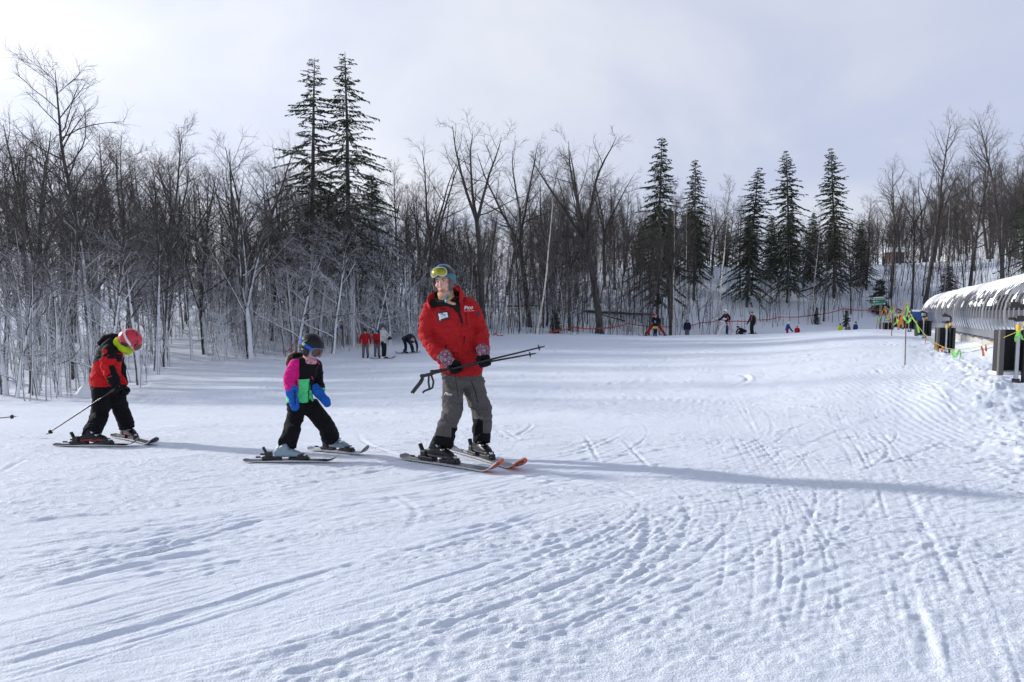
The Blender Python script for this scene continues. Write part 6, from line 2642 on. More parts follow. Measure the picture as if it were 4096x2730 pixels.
BLUET = plain('blue_teal_shell', (0.020, 0.095, 0.17), 0.35, var=0.1)
hm = helmet_mesh(hl, HR, 0.22, -0.42, -0.55, [BLUET, TEAL, BLK, GREYF], 0.02, 0.02, hband)
ho = child('helmet', hm, W_)
hbv = bvh(hm)
# the lettering runs off round the side of the shell
child('lettering', stitch_text('ZI', 1811, 1085, 22, R(-22), hbv, WHITEP, 0.003, 0.0, 0.03), ho, Matrix.Identity(4))
L = Loft()
for q in (-1, 1):
    L = Loft()
    L.tube([ell(hl, q * 1.30, -0.20, (0.112, 0.094, 0.12)), ell(hl, q * 1.22, -0.62, (0.112, 0.094, 0.13)), ell(hl, q * 1.10, -0.92, (0.105, 0.092, 0.135))], [(0.045, 0.02), (0.042, 0.02), (0.022, 0.014)], hl.f, 14)
    child('ear_pad', L.fuse('ear_pad', GREYF, 0.006, 2), ho, Matrix.Identity(4))
goggles(W_, hl, HR, 0.74, 0.30, 0.52, LENSG, OFFW, notch=0.17)
strap(W_, hl, HR, 0.70, 2.4, 0.50, 0.36, 0.13, BLK)
strap(W_, hl, HR, -0.70, -2.4, 0.50, 0.36, 0.13, BLK)
# printed headband and neck warmer
g = Geo()
for k in range(24):
    a0, a1 = -1.25 + 2.5 * k / 24, -1.25 + 2.5 * (k + 1) / 24
    for e0, e1 in ((0.26, 0.42), (0.42, 0.66)):
        r_ = (0.104, 0.083, 0.102)
        q = Frame(hf(-0.004, 0, 0.024), hf.f, hf.u)
        g.quad(ell(q, a0, e0, r_), ell(q, a1, e0, r_), ell(q, a1, e1, r_), ell(q, a0, e1, r_))
child('headband', g.mesh('headband', FLORAL, True), W_)
L = Loft()
L.tube([hf(0.018, 0, -0.082), hf(0.012, 0, -0.108), hf(0.0, -0.002, -0.150), P(1795, 1212, 6.27)], [(0.066, 0.074), (0.074, 0.080), (0.070, 0.078), (0.085, 0.090)], hf.l, 22, 0.1)
L.tube([P(1790, 1206, 6.18), P(1808, 1215, 6.16), P(1822, 1217, 6.17)], [0.020, 0.016, 0.010], None, 10)
nk = L.fuse('neck_warmer', FLORAL, 0.006, 2, 0.010, 16.0, 5)
child('neck_warmer', nk, W_)
nb_ = bvh(nk, jac)
for p0, p1, w in (((1812, 1149), (1800, 1176), 6), ((1793, 1180), (1782, 1210), 8)):
    child('chin_strap', patch('chin_strap', strip(p0, p1, w), nb_, TEALD, 0.008, 1.4), ho, Matrix.Identity(4))

# poles, cuffs and mittens
gA, tA = P(1682, 1507, 6.03), P(2192, 1383, 5.96)
gB, tB = P(1722, 1490, 6.075), P(2156, 1412, 6.05)
POLEB = plain('black_pole', (0.018, 0.019, 0.022), 0.3, 0.3, var=0.5, scale=30)
PW = [[P(1688, 1512, 6.03), P(1678, 1530, 6.02), P(1660, 1552, 6.01), P(1645, 1572, 6.0)], [P(1694, 1514, 6.03), P(1684, 1534, 6.02), P(1666, 1556, 6.01), P(1652, 1574, 6.0)]]
PW2 = [[P(1716, 1498, 6.05), P(1714, 1530, 6.04), P(1718, 1556, 6.03), P(1722, 1560, 6.03)], [P(1724, 1498, 6.05), P(1734, 1528, 6.04), P(1730, 1552, 6.03), P(1700, 1564, 6.02), P(1690, 1572, 6.02)]]
ski_pole('black ski pole in the instructor\'s hands, grip sticking out furthest left', gA, tA, (0, 0, 1), 0.0088, POLEB, BLK, 0.030, PW, BLK, SILV, 'poles of the instructor')
ski_pole('black ski pole in the instructor\'s hands, the one with the looped strap', gB, tB, (0, 0, 1), 0.0088, POLEB, BLK, 0.030, PW2, BLK, SILV, 'poles of the instructor')
gax = (tA - gA).normalized()
cR, cL = P(1822, 1473, 6.055), P(1937, 1446, 6.045)
fist('mitten', cR, gax, P(1800, 1443, 6.08), BLACKC, W_, 0.032, 0.019, 0.026, flip=-1)
fist('mitten', cL, gax, P(1932, 1412, 6.09), BLACKC, W_, 0.032, 0.019, 0.025, flip=-1)
L = Loft()
L.tube([P(1768, 1420, 6.12), P(1785, 1438, 6.10), P(1808, 1460, 6.07)], [0.074, 0.070, 0.052], None, 18, 0.2)
child('glove_cuff', L.fuse('glove_cuff', CUFFP, 0.007, 2, 0.006, 14.0, 8), W_)
L = Loft()
L.tube([P(1931, 1392, 6.15), P(1933, 1408, 6.12), P(1937, 1430, 6.07)], [0.064, 0.062, 0.050], None, 18, 0.2)
child('glove_cuff', L.fuse('glove_cuff', CUFFP, 0.007, 2, 0.006, 14.0, 9), W_)
print('instructor', time.time() - T0)

# ---- child in the middle, black helmet and bright jacket ---------------------------------------------------------
PINK = cloth('pink_sleeve', (0.68, 0.012, 0.22), var=0.08, fold=0.5)
MINT = cloth('mint_green_panel', (0.10, 0.72, 0.26), var=0.06, fold=0.5)
BLUEG = cloth('blue_mitten_shell', (0.012, 0.12, 0.52), var=0.1, fold=0.6)
PINKN = pattern_cloth('pink_neck_warmer', [(0.62, 0.36, 0.40), (0.70, 0.46, 0.48), (0.55, 0.30, 0.36), (0.35, 0.14, 0.20)], 60.0)
BOOTB = plain('pale_blue_boot_shell', (0.20, 0.28, 0.34), 0.35, var=0.15, scale=14)
STRAPB = pattern_cloth('blue_printed_strap', [(0.015, 0.05, 0.40), (0.02, 0.10, 0.55), (0.01, 0.03, 0.25), (0.03, 0.16, 0.60)], 140.0)
GOGB = plain('blue_goggle_frame', (0.03, 0.22, 0.62), 0.35, var=0.06)
LIME = plain('lime_print', (0.55, 0.62, 0.10), 0.5)
HAIR = plain('brown_hair', (0.11, 0.06, 0.035), 0.6, var=0.35, scale=60, bump=0.4)
D2 = 6.30
K2 = person('child in pink and mint jacket with blue mittens, black helmet bowed', 1190, 1836)
f1, s1 = ski_px('bright-jacketed child\'s near ski, black with a raised tip', (975, 1850), (1315, 1851), (1146, 1852), 0.080, rise=0.085, trise=0.012, bscale=0.84,
                top_m=SKIBLK, base_m=SKIBLK, edge_m=STEEL, binding_m=BLK, metal_m=SILV, person_group='skis of the bright-jacketed child')
f2, s2 = ski_px('bright-jacketed child\'s far ski, pale top and dark tip', (1238, 1802), (1440, 1820), (1352, 1813), 0.080, rise=0.085, trise=0.02, bscale=0.84,
                top_m=plain('white_topsheet', (0.5, 0.52, 0.56), 0.35, var=0.3), base_m=SKIBLK, edge_m=STEEL, binding_m=BLK, metal_m=SILV, person_group='skis of the bright-jacketed child', tipm=SKIBLK)
dn, df = f1.o.y, f2.o.y
kn1, kn2 = P(1172, 1700, D2 - 0.03), P(1296, 1692, (D2 + df) / 2 + 0.02)
ski_boot(K2, f1, 0.80, kn1, BOOTB, BLK, BOOTB, BOOTB, 1)
ski_boot(K2, f2, 0.80, kn2, BOOTB, BLK, SILV, BOOTB, 2)
wx2 = Vector((0.86, 0.5, 0)).normalized()
L = Loft()
L.tube([P(1202, 1590, D2 + 0.03), P(1205, 1618, D2 + 0.03), P(1214, 1640, D2 + 0.04)], [(S(50, D2), 0.10), (S(54, D2), 0.105), (S(50, D2), 0.10)], wx2, 22, 0.4)
L.tube([P(1184, 1615, D2 - 0.02), P(1184, 1650, D2 - 0.03), kn1, P(1162, 1740, (kn1.y + dn) / 2), P(1150, 1776, dn)], [S(40, D2), S(36, D2), S(34, D2), S(34, D2), S(37, D2)], None, 20, 0.12)
L.tube([P(1238, 1622, D2 + 0.08), P(1262, 1650, D2 + 0.12), kn2, P(1312, 1724, (kn2.y + df) / 2), P(1326, 1752, df)], [S(40, D2), S(38, D2), S(36, D2), S(36, D2), S(37, D2)], None, 20, 0.12)
tr2 = L.fuse('trousers', BLACKC, 0.0075, 3, 0.016, 11.0, 33, limbs=[(P(1160, 1740, dn), P(1150, 1776, dn), 0.009), (P(1312, 1725, df), P(1326, 1752, df), 0.009)])
tr2_o = child('trousers', tr2, K2)
sh1, el1, wr1 = P(1180, 1462, D2 - 0.04), P(1158, 1520, D2 - 0.09), P(1166, 1566, D2 - 0.14)
sh2, el2, wr2 = P(1262, 1462, D2 + 0.12), P(1272, 1530, D2 + 0.16), P(1290, 1580, D2 + 0.02)
L = Loft()
L.tube([P(1200, 1606, D2 + 0.03), P(1200, 1570, D2 + 0.03), P(1206, 1525, D2 + 0.03), P(1222, 1480, D2 + 0.03), P(1230, 1450, D2 + 0.03), P(1234, 1434, D2 + 0.03)],
       [(S(53, D2), 0.112), (S(50, D2), 0.108), (S(49, D2), 0.105), (S(51, D2), 0.105), (S(46, D2), 0.085), (S(30, D2), 0.06)], wx2, 26, 0.12)
L.tube([P(1204, 1452, D2), sh1, P(1166, 1495, D2 - 0.07), el1, wr1], [0.052, S(27, D2), S(26, D2), S(25, D2), S(22, D2)], None, 18, 0.3)
L.tube([P(1240, 1455, D2 + 0.06), sh2, P(1270, 1500, D2 + 0.15), el2, P(1282, 1562, D2 + 0.08)], [0.052, 0.058, 0.056, 0.054, 0.046], None, 18, 0.3)
L.tube([P(1172, 1436, D2 + 0.09), P(1200, 1432, D2 + 0.13), P(1240, 1434, D2 + 0.12)], [(0.042, 0.05), (0.055, 0.055), (0.04, 0.05)], None, 14, 0.6)
a1 = np.array(sh1)
e1_ = np.array(el1)
w1_ = np.array(wr1)


def segd(c, a, b):
    ab = b - a
    t = np.clip(((c - a) @ ab) / (ab @ ab), 0, 1)
    return np.linalg.norm(c - (a + t[:, None] * ab), axis=1)


def pick2(c):
    px, py = proj(c)
    k = np.ones(len(c), int)                                   # black
    k[(py > 1518 + (px - 1230) * -0.03) & (px < 1242)] = 2      # mint below
    k[(py > 1552)] = 2
    k[(px >= 1240) & (py < 1548 + (1280 - px) * 0.4)] = 1
    arm = np.minimum(segd(c, a1, e1_), segd(c, e1_, w1_)) < 0.0735
    far = c[:, 1] > D2 + 0.02
    k[arm & ~far & (px < 1197 - np.clip(py - 1500, 0, 99) * 0.05) & (py > 1437)] = 0
    return k


j2 = L.fuse('jacket', [PINK, BLACKC, MINT], 0.0065, 3, 0.013, 11.0, 41, pick2, limbs=[(sh1, el1, 0.008), (el1, wr1, 0.009)])
j2o = child('jacket', j2, K2)
b2 = bvh(j2)
for nm, poly, m in (('zip', strip((1239, 1518), (1233, 1612), 3.2, 2), BLACKC), ('zip_pull', strip((1245, 1505), (1250, 1518), 4), PINK), ('pocket_zip', strip((1184, 1520), (1183, 1560), 2.4), BLACKC),
                    ('collar_edge', strip((1262, 1437), (1278, 1460), 4, 1), PINK)):
    child(nm, patch(nm, poly, b2, m, 0.005, 1.2), j2o, Matrix.Identity(4))
h2 = Frame(P(1246, 1394, D2 + 0.02), (0.78, -0.50, -0.40), (0.28, 0.0, 1))
L = Loft()
head_lofts(L, h2, 0.88)
L.tube([h2(-0.02, 0, -0.06), P(1232, 1446, D2 + 0.03), P(1210, 1520, D2 + 0.03), P(1204, 1610, D2 + 0.03)], [0.045, 0.05, (0.09, 0.07), (0.09, 0.07)], wx2, 14)
for a, b, c in ((sh1, el1, wr1), (sh2, el2, wr2)):
    L.tube([a, b, b.lerp(c, 0.7)], [0.036, 0.032, 0.024], None, 10)
for a, b, c in ((P(1184, 1615, D2), kn1, kn1.lerp(P(1152, 1770, dn), 0.6)), (P(1238, 1622, D2 + 0.08), kn2, kn2.lerp(P(1324, 1748, df), 0.6))):
    L.tube([P(1210, 1600, D2 + 0.03), a, b, c], [0.07, 0.06, 0.045, 0.035], None, 12)
child('body', L.fuse('body', SKIN_M, 0.0065, 2), K2)
hl2 = Frame(h2(-0.012, 0, 0.022), (0.80, -0.50, -0.20), (0.16, 0.0, 1))
HR2 = (0.124, 0.108, 0.118)
hm2 = helmet_mesh(hl2, HR2, 0.06, -0.58, -0.50, [BLKM, BLK], 0.018, 0.012)
h2o = child('helmet', hm2, K2)
L = Loft()
for q in (-1, 1):
    L = Loft()
    L.tube([ell(hl2, q * 1.42, -0.30, (0.11, 0.096, 0.11)), ell(hl2, q * 1.35, -0.80, (0.11, 0.094, 0.12))], [(0.042, 0.022), (0.034, 0.018)], hl2.f, 14)
    child('ear_pad', L.fuse('ear_pad', BLK, 0.006, 2), h2o, Matrix.Identity(4))
gf2 = Frame(h2(0.004, 0, -0.004), h2.f, h2.u)
goggles(K2, gf2, (0.094, 0.082, 0.095), 0.80, 0.40, 0.05, LENSA, GOGB, notch=0.16, bulge=0.008)
so, sm = strap(K2, hl2, HR2, -0.78, -2.3, -0.10, 0.42, 0.135, STRAPB)
sb = bvh(sm)
child('lettering', stitch_text('SMITH', 1216, 1374, 17, R(-57), sb, LIME, 0.002, 0.0, 0.03), so, Matrix.Identity(4))
L = Loft()
L.tube([h2(0.028, 0, -0.066), h2(0.024, 0, -0.105), P(1246, 1455, D2 - 0.02)], [(0.056, 0.062), (0.058, 0.062), (0.050, 0.050)], h2.l, 18, 0.2)
child('neck_warmer', L.fuse('neck_warmer', PINKN, 0.006, 2, 0.006, 16, 3), K2)
L = Loft()
L.tube([P(1185, 1408, D2 + 0.10), P(1162, 1425, D2 + 0.12), P(1150, 1450, D2 + 0.10), P(1152, 1475, D2 + 0.09)], [0.015, 0.024, 0.020, 0.008], None, 12)
child('hair', L.fuse('hair', HAIR, 0.006, 2, 0.006, 30, 2), K2)


def mitt(name, pts, rad, thumb, m, parent, wax_, seed):
    L = Loft()
    L.tube(pts, rad, wax_, 18, 0.8)
    L.tube(thumb, [0.017, 0.016, 0.012], None, 10, 0.8)
    return child(name, L.fuse(name, m, 0.006, 2, 0.006, 15.0, seed), parent)


mo = mitt('mitten', [P(1167, 1556, D2 - 0.13), P(1167, 1576, D2 - 0.14), P(1172, 1592, D2 - 0.15), P(1177, 1612, D2 - 0.15), P(1181, 1634, D2 - 0.15)],
          [(S(25, D2), 0.05), (S(24, D2), 0.05), (S(18, D2), 0.04), (S(20, D2), 0.042), (S(15, D2), 0.034)], [P(1182, 1590, D2 - 0.18), P(1190, 1606, D2 - 0.19), P(1190, 1620, D2 - 0.19)], BLUEG, K2, (1, 0, 0), 5)
mb = bvh(mo.data)
child('stripe', patch('stripe', strip((1178, 1560), (1182, 1620), 3.4), mb, BLACKC, 0.004, 1.3), mo, Matrix.Identity(4))
mo = mitt('mitten', [P(1258, 1552, D2 + 0.06), P(1276, 1572, D2 + 0.05), P(1290, 1590, D2 + 0.03), P(1304, 1606, D2 + 0.02), P(1309, 1620, D2 + 0.02)],
          [(S(21, D2), 0.05), (S(22, D2), 0.05), (S(18, D2), 0.04), (S(19, D2), 0.042), (S(14, D2), 0.034)], [P(1292, 1590, D2 - 0.02), P(1294, 1606, D2 - 0.03), P(1297, 1618, D2 - 0.03)], BLUEG, K2, (0.7, 0, 0.7), 6)
print('child 2', time.time() - T0)

# ---- child at the left, red helmet ----------------------------------------------------------------------------
REDJ = cloth('bright_red_shell', (0.58, 0.010, 0.014), var=0.06, fold=0.6)
REDH = plain('red_helmet_shell', (0.52, 0.022, 0.045), 0.32, var=0.1)
YELN = cloth('yellow_green_fleece', (0.42, 0.55, 0.015), var=0.1, fold=0.5)
STRAPW = plain('white_strap', (0.66, 0.64, 0.66), 0.7, var=0.2, scale=40)
PINKP = plain('pink_print', (0.62, 0.04, 0.20), 0.6)
BOOTR = plain('boot_red_trim', (0.5, 0.02, 0.03), 0.4)
D1 = 7.45
K1 = person('child in red and black jacket with red helmet, head bowed to the snow', 415, 1770)
u1, v1 = ski_px('red-helmeted child\'s near ski, black', (218, 1786), (510, 1787), (370, 1787), 0.085, rise=0.085, trise=0.012, bscale=0.92,
                top_m=SKIBLK, base_m=SKIBLK, edge_m=STEEL, binding_m=BLK, metal_m=SILV, person_group='skis of the red-helmeted child')
u2, v2 = ski_px('red-helmeted child\'s far ski, black tip showing past the boot', (455, 1748), (575, 1774), (520, 1762), 0.085, frac=0.72, rise=0.08, trise=0.02, bscale=0.92,
                top_m=SKIBLK, base_m=SKIBLK, edge_m=STEEL, binding_m=BLK, metal_m=SILV, person_group='skis of the red-helmeted child')
kA, kB = P(398, 1662, D1 - 0.02), P(484, 1640, D1 + 0.16)
ski_boot(K1, u1, 0.90, kA, BLKM, BLK, SILV, BOOTR, 2)
ski_boot(K1, u2, 0.90, kB, BLKM, BLK, SILV, BOOTR, 2)
wx1 = Vector((0.90, 0.42, 0)).normalized()
L = Loft()
L.tube([P(422, 1515, D1), P(424, 1545, D1), P(432, 1575, D1)], [(S(50, D1), 0.12), (S(54, D1), 0.13), (S(48, D1), 0.12)], wx1, 22, 0.4)
L.tube([P(408, 1550, D1 - 0.04), P(408, 1600, D1 - 0.04), kA, P(380, 1702, (kA.y + u1.o.y) / 2), P(364, 1742, u1.o.y + 0.01)], [S(38, D1), S(35, D1), S(33, D1), S(33, D1), S(34, D1)], None, 20, 0.12)
L.tube([P(450, 1555, D1 + 0.06), P(468, 1598, D1 + 0.10), kB, P(500, 1680, (kB.y + u2.o.y) / 2), P(509, 1712, u2.o.y)], [S(36, D1), S(34, D1), S(31, D1), S(29, D1), S(29, D1)], None, 20, 0.12)
t1_ = L.fuse('trousers', BLACKC, 0.0085, 3, 0.020, 11.0, 53, limbs=[(kA + Vector((0, 0, 0.15)), kA, 0.016), (kA, P(361, 1730, u1.o.y), 0.012), (kB, P(509, 1712, u2.o.y), 0.014)])
child('trousers', t1_, K1)
sa, ea, wa, ha = P(437, 1410, D1 - 0.10), P(431, 1472, D1 - 0.14), P(456, 1520, D1 - 0.18), P(467, 1552, D1 - 0.20)
sb_, eb, wb, hb = P(462, 1410, D1 + 0.12), P(478, 1480, D1 + 0.13), P(490, 1540, D1 + 0.06), P(499, 1566, D1 + 0.04)
L = Loft()
L.tube([P(423, 1540, D1), P(422, 1500, D1), P(430, 1455, D1), P(441, 1415, D1), P(454, 1385, D1), P(468, 1368, D1)],
       [(S(58, D1), 0.14), (S(54, D1), 0.135), (S(49, D1), 0.13), (S(46, D1), 0.125), (S(38, D1), 0.10), (S(24, D1), 0.07)], wx1, 26, 0.12)
L.tube([P(446, 1395, D1 - 0.04), sa, P(430, 1440, D1 - 0.13), ea, P(444, 1500, D1 - 0.16), wa], [0.07, S(28, D1), S(26, D1), S(25, D1), S(23, D1), S(20, D1)], None, 18, 0.3)
L.tube([P(458, 1395, D1 + 0.06), sb_, eb, wb], [0.06, 0.07, 0.065, 0.055], None, 18, 0.3)
L.tube([P(402, 1378, D1 + 0.03), P(425, 1362, D1 + 0.06), P(455, 1352, D1 + 0.06), P(472, 1362, D1 + 0.04)], [(0.035, 0.05), (0.06, 0.07), (0.055, 0.065), (0.04, 0.05)], None, 16, 0.7)
A_, E_, W1_ = np.array(sa), np.array(ea), np.array(wa)


def pick1(c):
    px, py = proj(c)
    k = np.zeros(len(c), int)
    back = px < 450
    k[(py < 1450 + (px - 380) * -0.55) & (px < 436)] = 1
    k[(py < 1393)] = 1
    k[(px > 462) & (py > 1418) & (py < 1448) & (px < 488)] = 1
    k[(px > 452) & (py < 1412)] = 1
    arm = np.minimum(segd(c, A_, E_), segd(c, E_, W1_)) < 0.082
    near = c[:, 1] < D1 - 0.055
    am = arm & near & (px > 410)
    k[am] = 0
    k[am & (px > 428) & (py < 1436) & (px < 470)] = 1
    k[am & (py < 1398)] = 1
    k[am & (py > 1462) & (px > 433 + (py - 1462) * 0.30)] = 1
    k[(c[:, 1] > D1 + 0.07) & (px > 470)] = 1
    return k


j1 = L.fuse('jacket', [REDJ, BLACKC], 0.0075, 3, 0.015, 9.0, 61, pick1, limbs=[(sa, ea, 0.009), (ea, wa, 0.012)])
j1o = child('jacket', j1, K1)
h1 = Frame(P(519, 1368, D1 - 0.0), (0.80, 0.25, -0.62), (0.62, 0.05, 0.80))
L = Loft()
head_lofts(L, h1, 0.93)
L.tube([h1(-0.03, 0, -0.05), P(478, 1378, D1), P(440, 1430, D1), P(424, 1545, D1)], [0.05, 0.055, (0.11, 0.09), (0.11, 0.09)], wx1, 14)
for a, b, c in ((sa, ea, wa), (sb_, eb, wb)):
    L.tube([a, b, b.lerp(c, 0.7)], [0.042, 0.036, 0.028], None, 10)
for a, b, c in ((P(408, 1550, D1), kA, kA.lerp(P(366, 1735, u1.o.y), 0.6)), (P(450, 1555, D1 + 0.06), kB, kB.lerp(P(508, 1705, u2.o.y), 0.6))):
    L.tube([P(425, 1545, D1), a, b, c], [0.09, 0.07, 0.055, 0.04], None, 12)
child('body', L.fuse('body', SKIN_M, 0.007, 2), K1)
hl1 = Frame(h1(-0.010, 0, 0.020), (0.86, -0.05, -0.50), (0.50, 0.0, 0.86))
HR1 = (0.126, 0.108, 0.122)
hm1 = helmet_mesh(hl1, HR1, 0.10, -0.50, -0.42, [REDH, BLK], 0.018, 0.015)
h1o = child('helmet', hm1, K1)
hb1 = bvh(hm1)
for q in (-1, 1):
    L = Loft()
    L.tube([ell(hl1, q * 1.5, -0.25, (0.11, 0.097, 0.11)), ell(hl1, q * 1.42, -0.85, (0.11, 0.094, 0.12))], [(0.048, 0.022), (0.036, 0.018)], hl1.f, 14)
    child('ear_pad', L.fuse('ear_pad', BLK, 0.006, 2), h1o, Matrix.Identity(4))
for poly in (strip((545, 1330), (550, 1345), 4), strip((548, 1362), (551, 1378), 4), strip((533, 1322), (536, 1326), 4), strip((505, 1332), (510, 1340), 3)):
    child('vent', patch('vent', poly, hb1, BLK, 0.002, 1.0), h1o, Matrix.Identity(4))
so, sm = strap(K1, hl1, HR1, -0.62, -2.5, -0.30, 0.85, 0.11, STRAPW)
sbv = bvh(sm)
child('lettering', stitch_text('SMITH', 529, 1374, 13, R(-86), sbv, PINKP, 0.002, 0.0, 0.03), so, Matrix.Identity(4))
gf1 = Frame(h1(0.004, 0, 0.0), h1.f, h1.u)
goggles(K1, gf1, (0.098, 0.085, 0.10), 0.78, 0.38, 0.05, LENSA, REDH, notch=0.15, bulge=0.008)
L = Loft()
L.tube([h1(0.0, 0, -0.050), P(488, 1372, D1 - 0.02), P(470, 1372, D1 - 0.01)], [(0.066, 0.070), (0.066, 0.072), (0.062, 0.066)], None, 18, 0.2)
L.tube([P(486, 1386, D1 - 0.06), P(498, 1396, D1 - 0.07), P(512, 1400, D1 - 0.05)], [0.045, 0.048, 0.034], None, 12)
L.tube([h1(0.04, -0.03, -0.085), h1(0.04, 0.03, -0.085)], [0.05, 0.05], None, 12)
child('neck_warmer', L.fuse('neck_warmer', YELN, 0.007, 2, 0.007, 14, 3), K1)
pg, pt_ = P(462, 1556, D1 - 0.205), P(179, 1743, D1 - 0.05)
pax = (pt_ - pg).normalized()
pg = pg - pax * 0.05
fist('glove', P(466, 1552, D1 - 0.20), pax, P(457, 1524, D1 - 0.18), BLACKC, K1, 0.028, 0.0165, 0.022, voxel=0.0065)
qg, qt = P(500, 1560, D1 + 0.04), P(395, 1700, D1 + 0.35)
qax = (qt - qg).normalized()
fist('glove', P(499, 1566, D1 + 0.04), qax, P(491, 1542, D1 + 0.06), BLACKC, K1, 0.028, 0.0165, 0.022, voxel=0.0065)
L = Loft()
L.tube([P(447, 1505, D1 - 0.165), P(456, 1522, D1 - 0.18), P(462, 1540, D1 - 0.19)], [0.066, 0.064, 0.048], None, 16, 0.2)
child('glove_cuff', L.fuse('glove_cuff', BLACKC, 0.007, 2, 0.006, 14.0, 8), K1)
ski_pole('black ski pole trailing left from the red-helmeted child\'s hand', pg, pt_, (0, 0, 1), 0.0075, POLEB, BLK, 0.028, (), BLK, SILV, 'poles of the red-helmeted child')
ski_pole('black ski pole half hidden behind the red-helmeted child\'s leg', qg - qax * 0.05, qt, (0, 0, 1), 0.0075, POLEB, BLK, 0.028, (), BLK, SILV, 'poles of the red-helmeted child')
ski_pole('black ski pole tip poking in from the left edge', P(-420, 1712, 8.2), P(73, 1666, 8.0), (0, 0, 1), 0.0075, POLEB, BLK, 0.028, (), BLK, SILV)
print('child 1', time.time() - T0)
# ------------------------------------------------------------------ people farther off
def clothc(name, col):
    return cloth(name, col, weave=False, fold=0.4)


NAVYC = clothc('navy_cloth', (0.012, 0.018, 0.045))
DKBLUE = clothc('dark_blue_cloth', (0.012, 0.05, 0.19))
DKRED = clothc('crimson_cloth', (0.36, 0.010, 0.016))
GREYC = clothc('grey_cloth', (0.13, 0.13, 0.145))
WHITEC = clothc('off_white_cloth', (0.55, 0.54, 0.52))
BLACK2 = clothc('black_cloth_far', (0.012, 0.012, 0.015))
YELC = clothc('yellow_cloth', (0.50, 0.55, 0.03))
YGLOVE = plain('yellow_glove', (0.62, 0.36, 0.03), 0.7)
BLUEH = plain('blue_helmet', (0.02, 0.14, 0.40), 0.35)
NAVYH = plain('navy_helmet', (0.012, 0.03, 0.10), 0.3)
WHITEH = plain('white_helmet', (0.70, 0.68, 0.68), 0.35)
GREENP = plain('green_pack', (0.20, 0.60, 0.20), 0.7)
PINKPL = plain('pink_pole', (0.75, 0.06, 0.24), 0.4)
BOARD = plain('grey_board', (0.30, 0.31, 0.33), 0.4, var=0.3, scale=6)
LENSK = plain('dark_lens', (0.03, 0.06, 0.10), 0.1, 0.4)


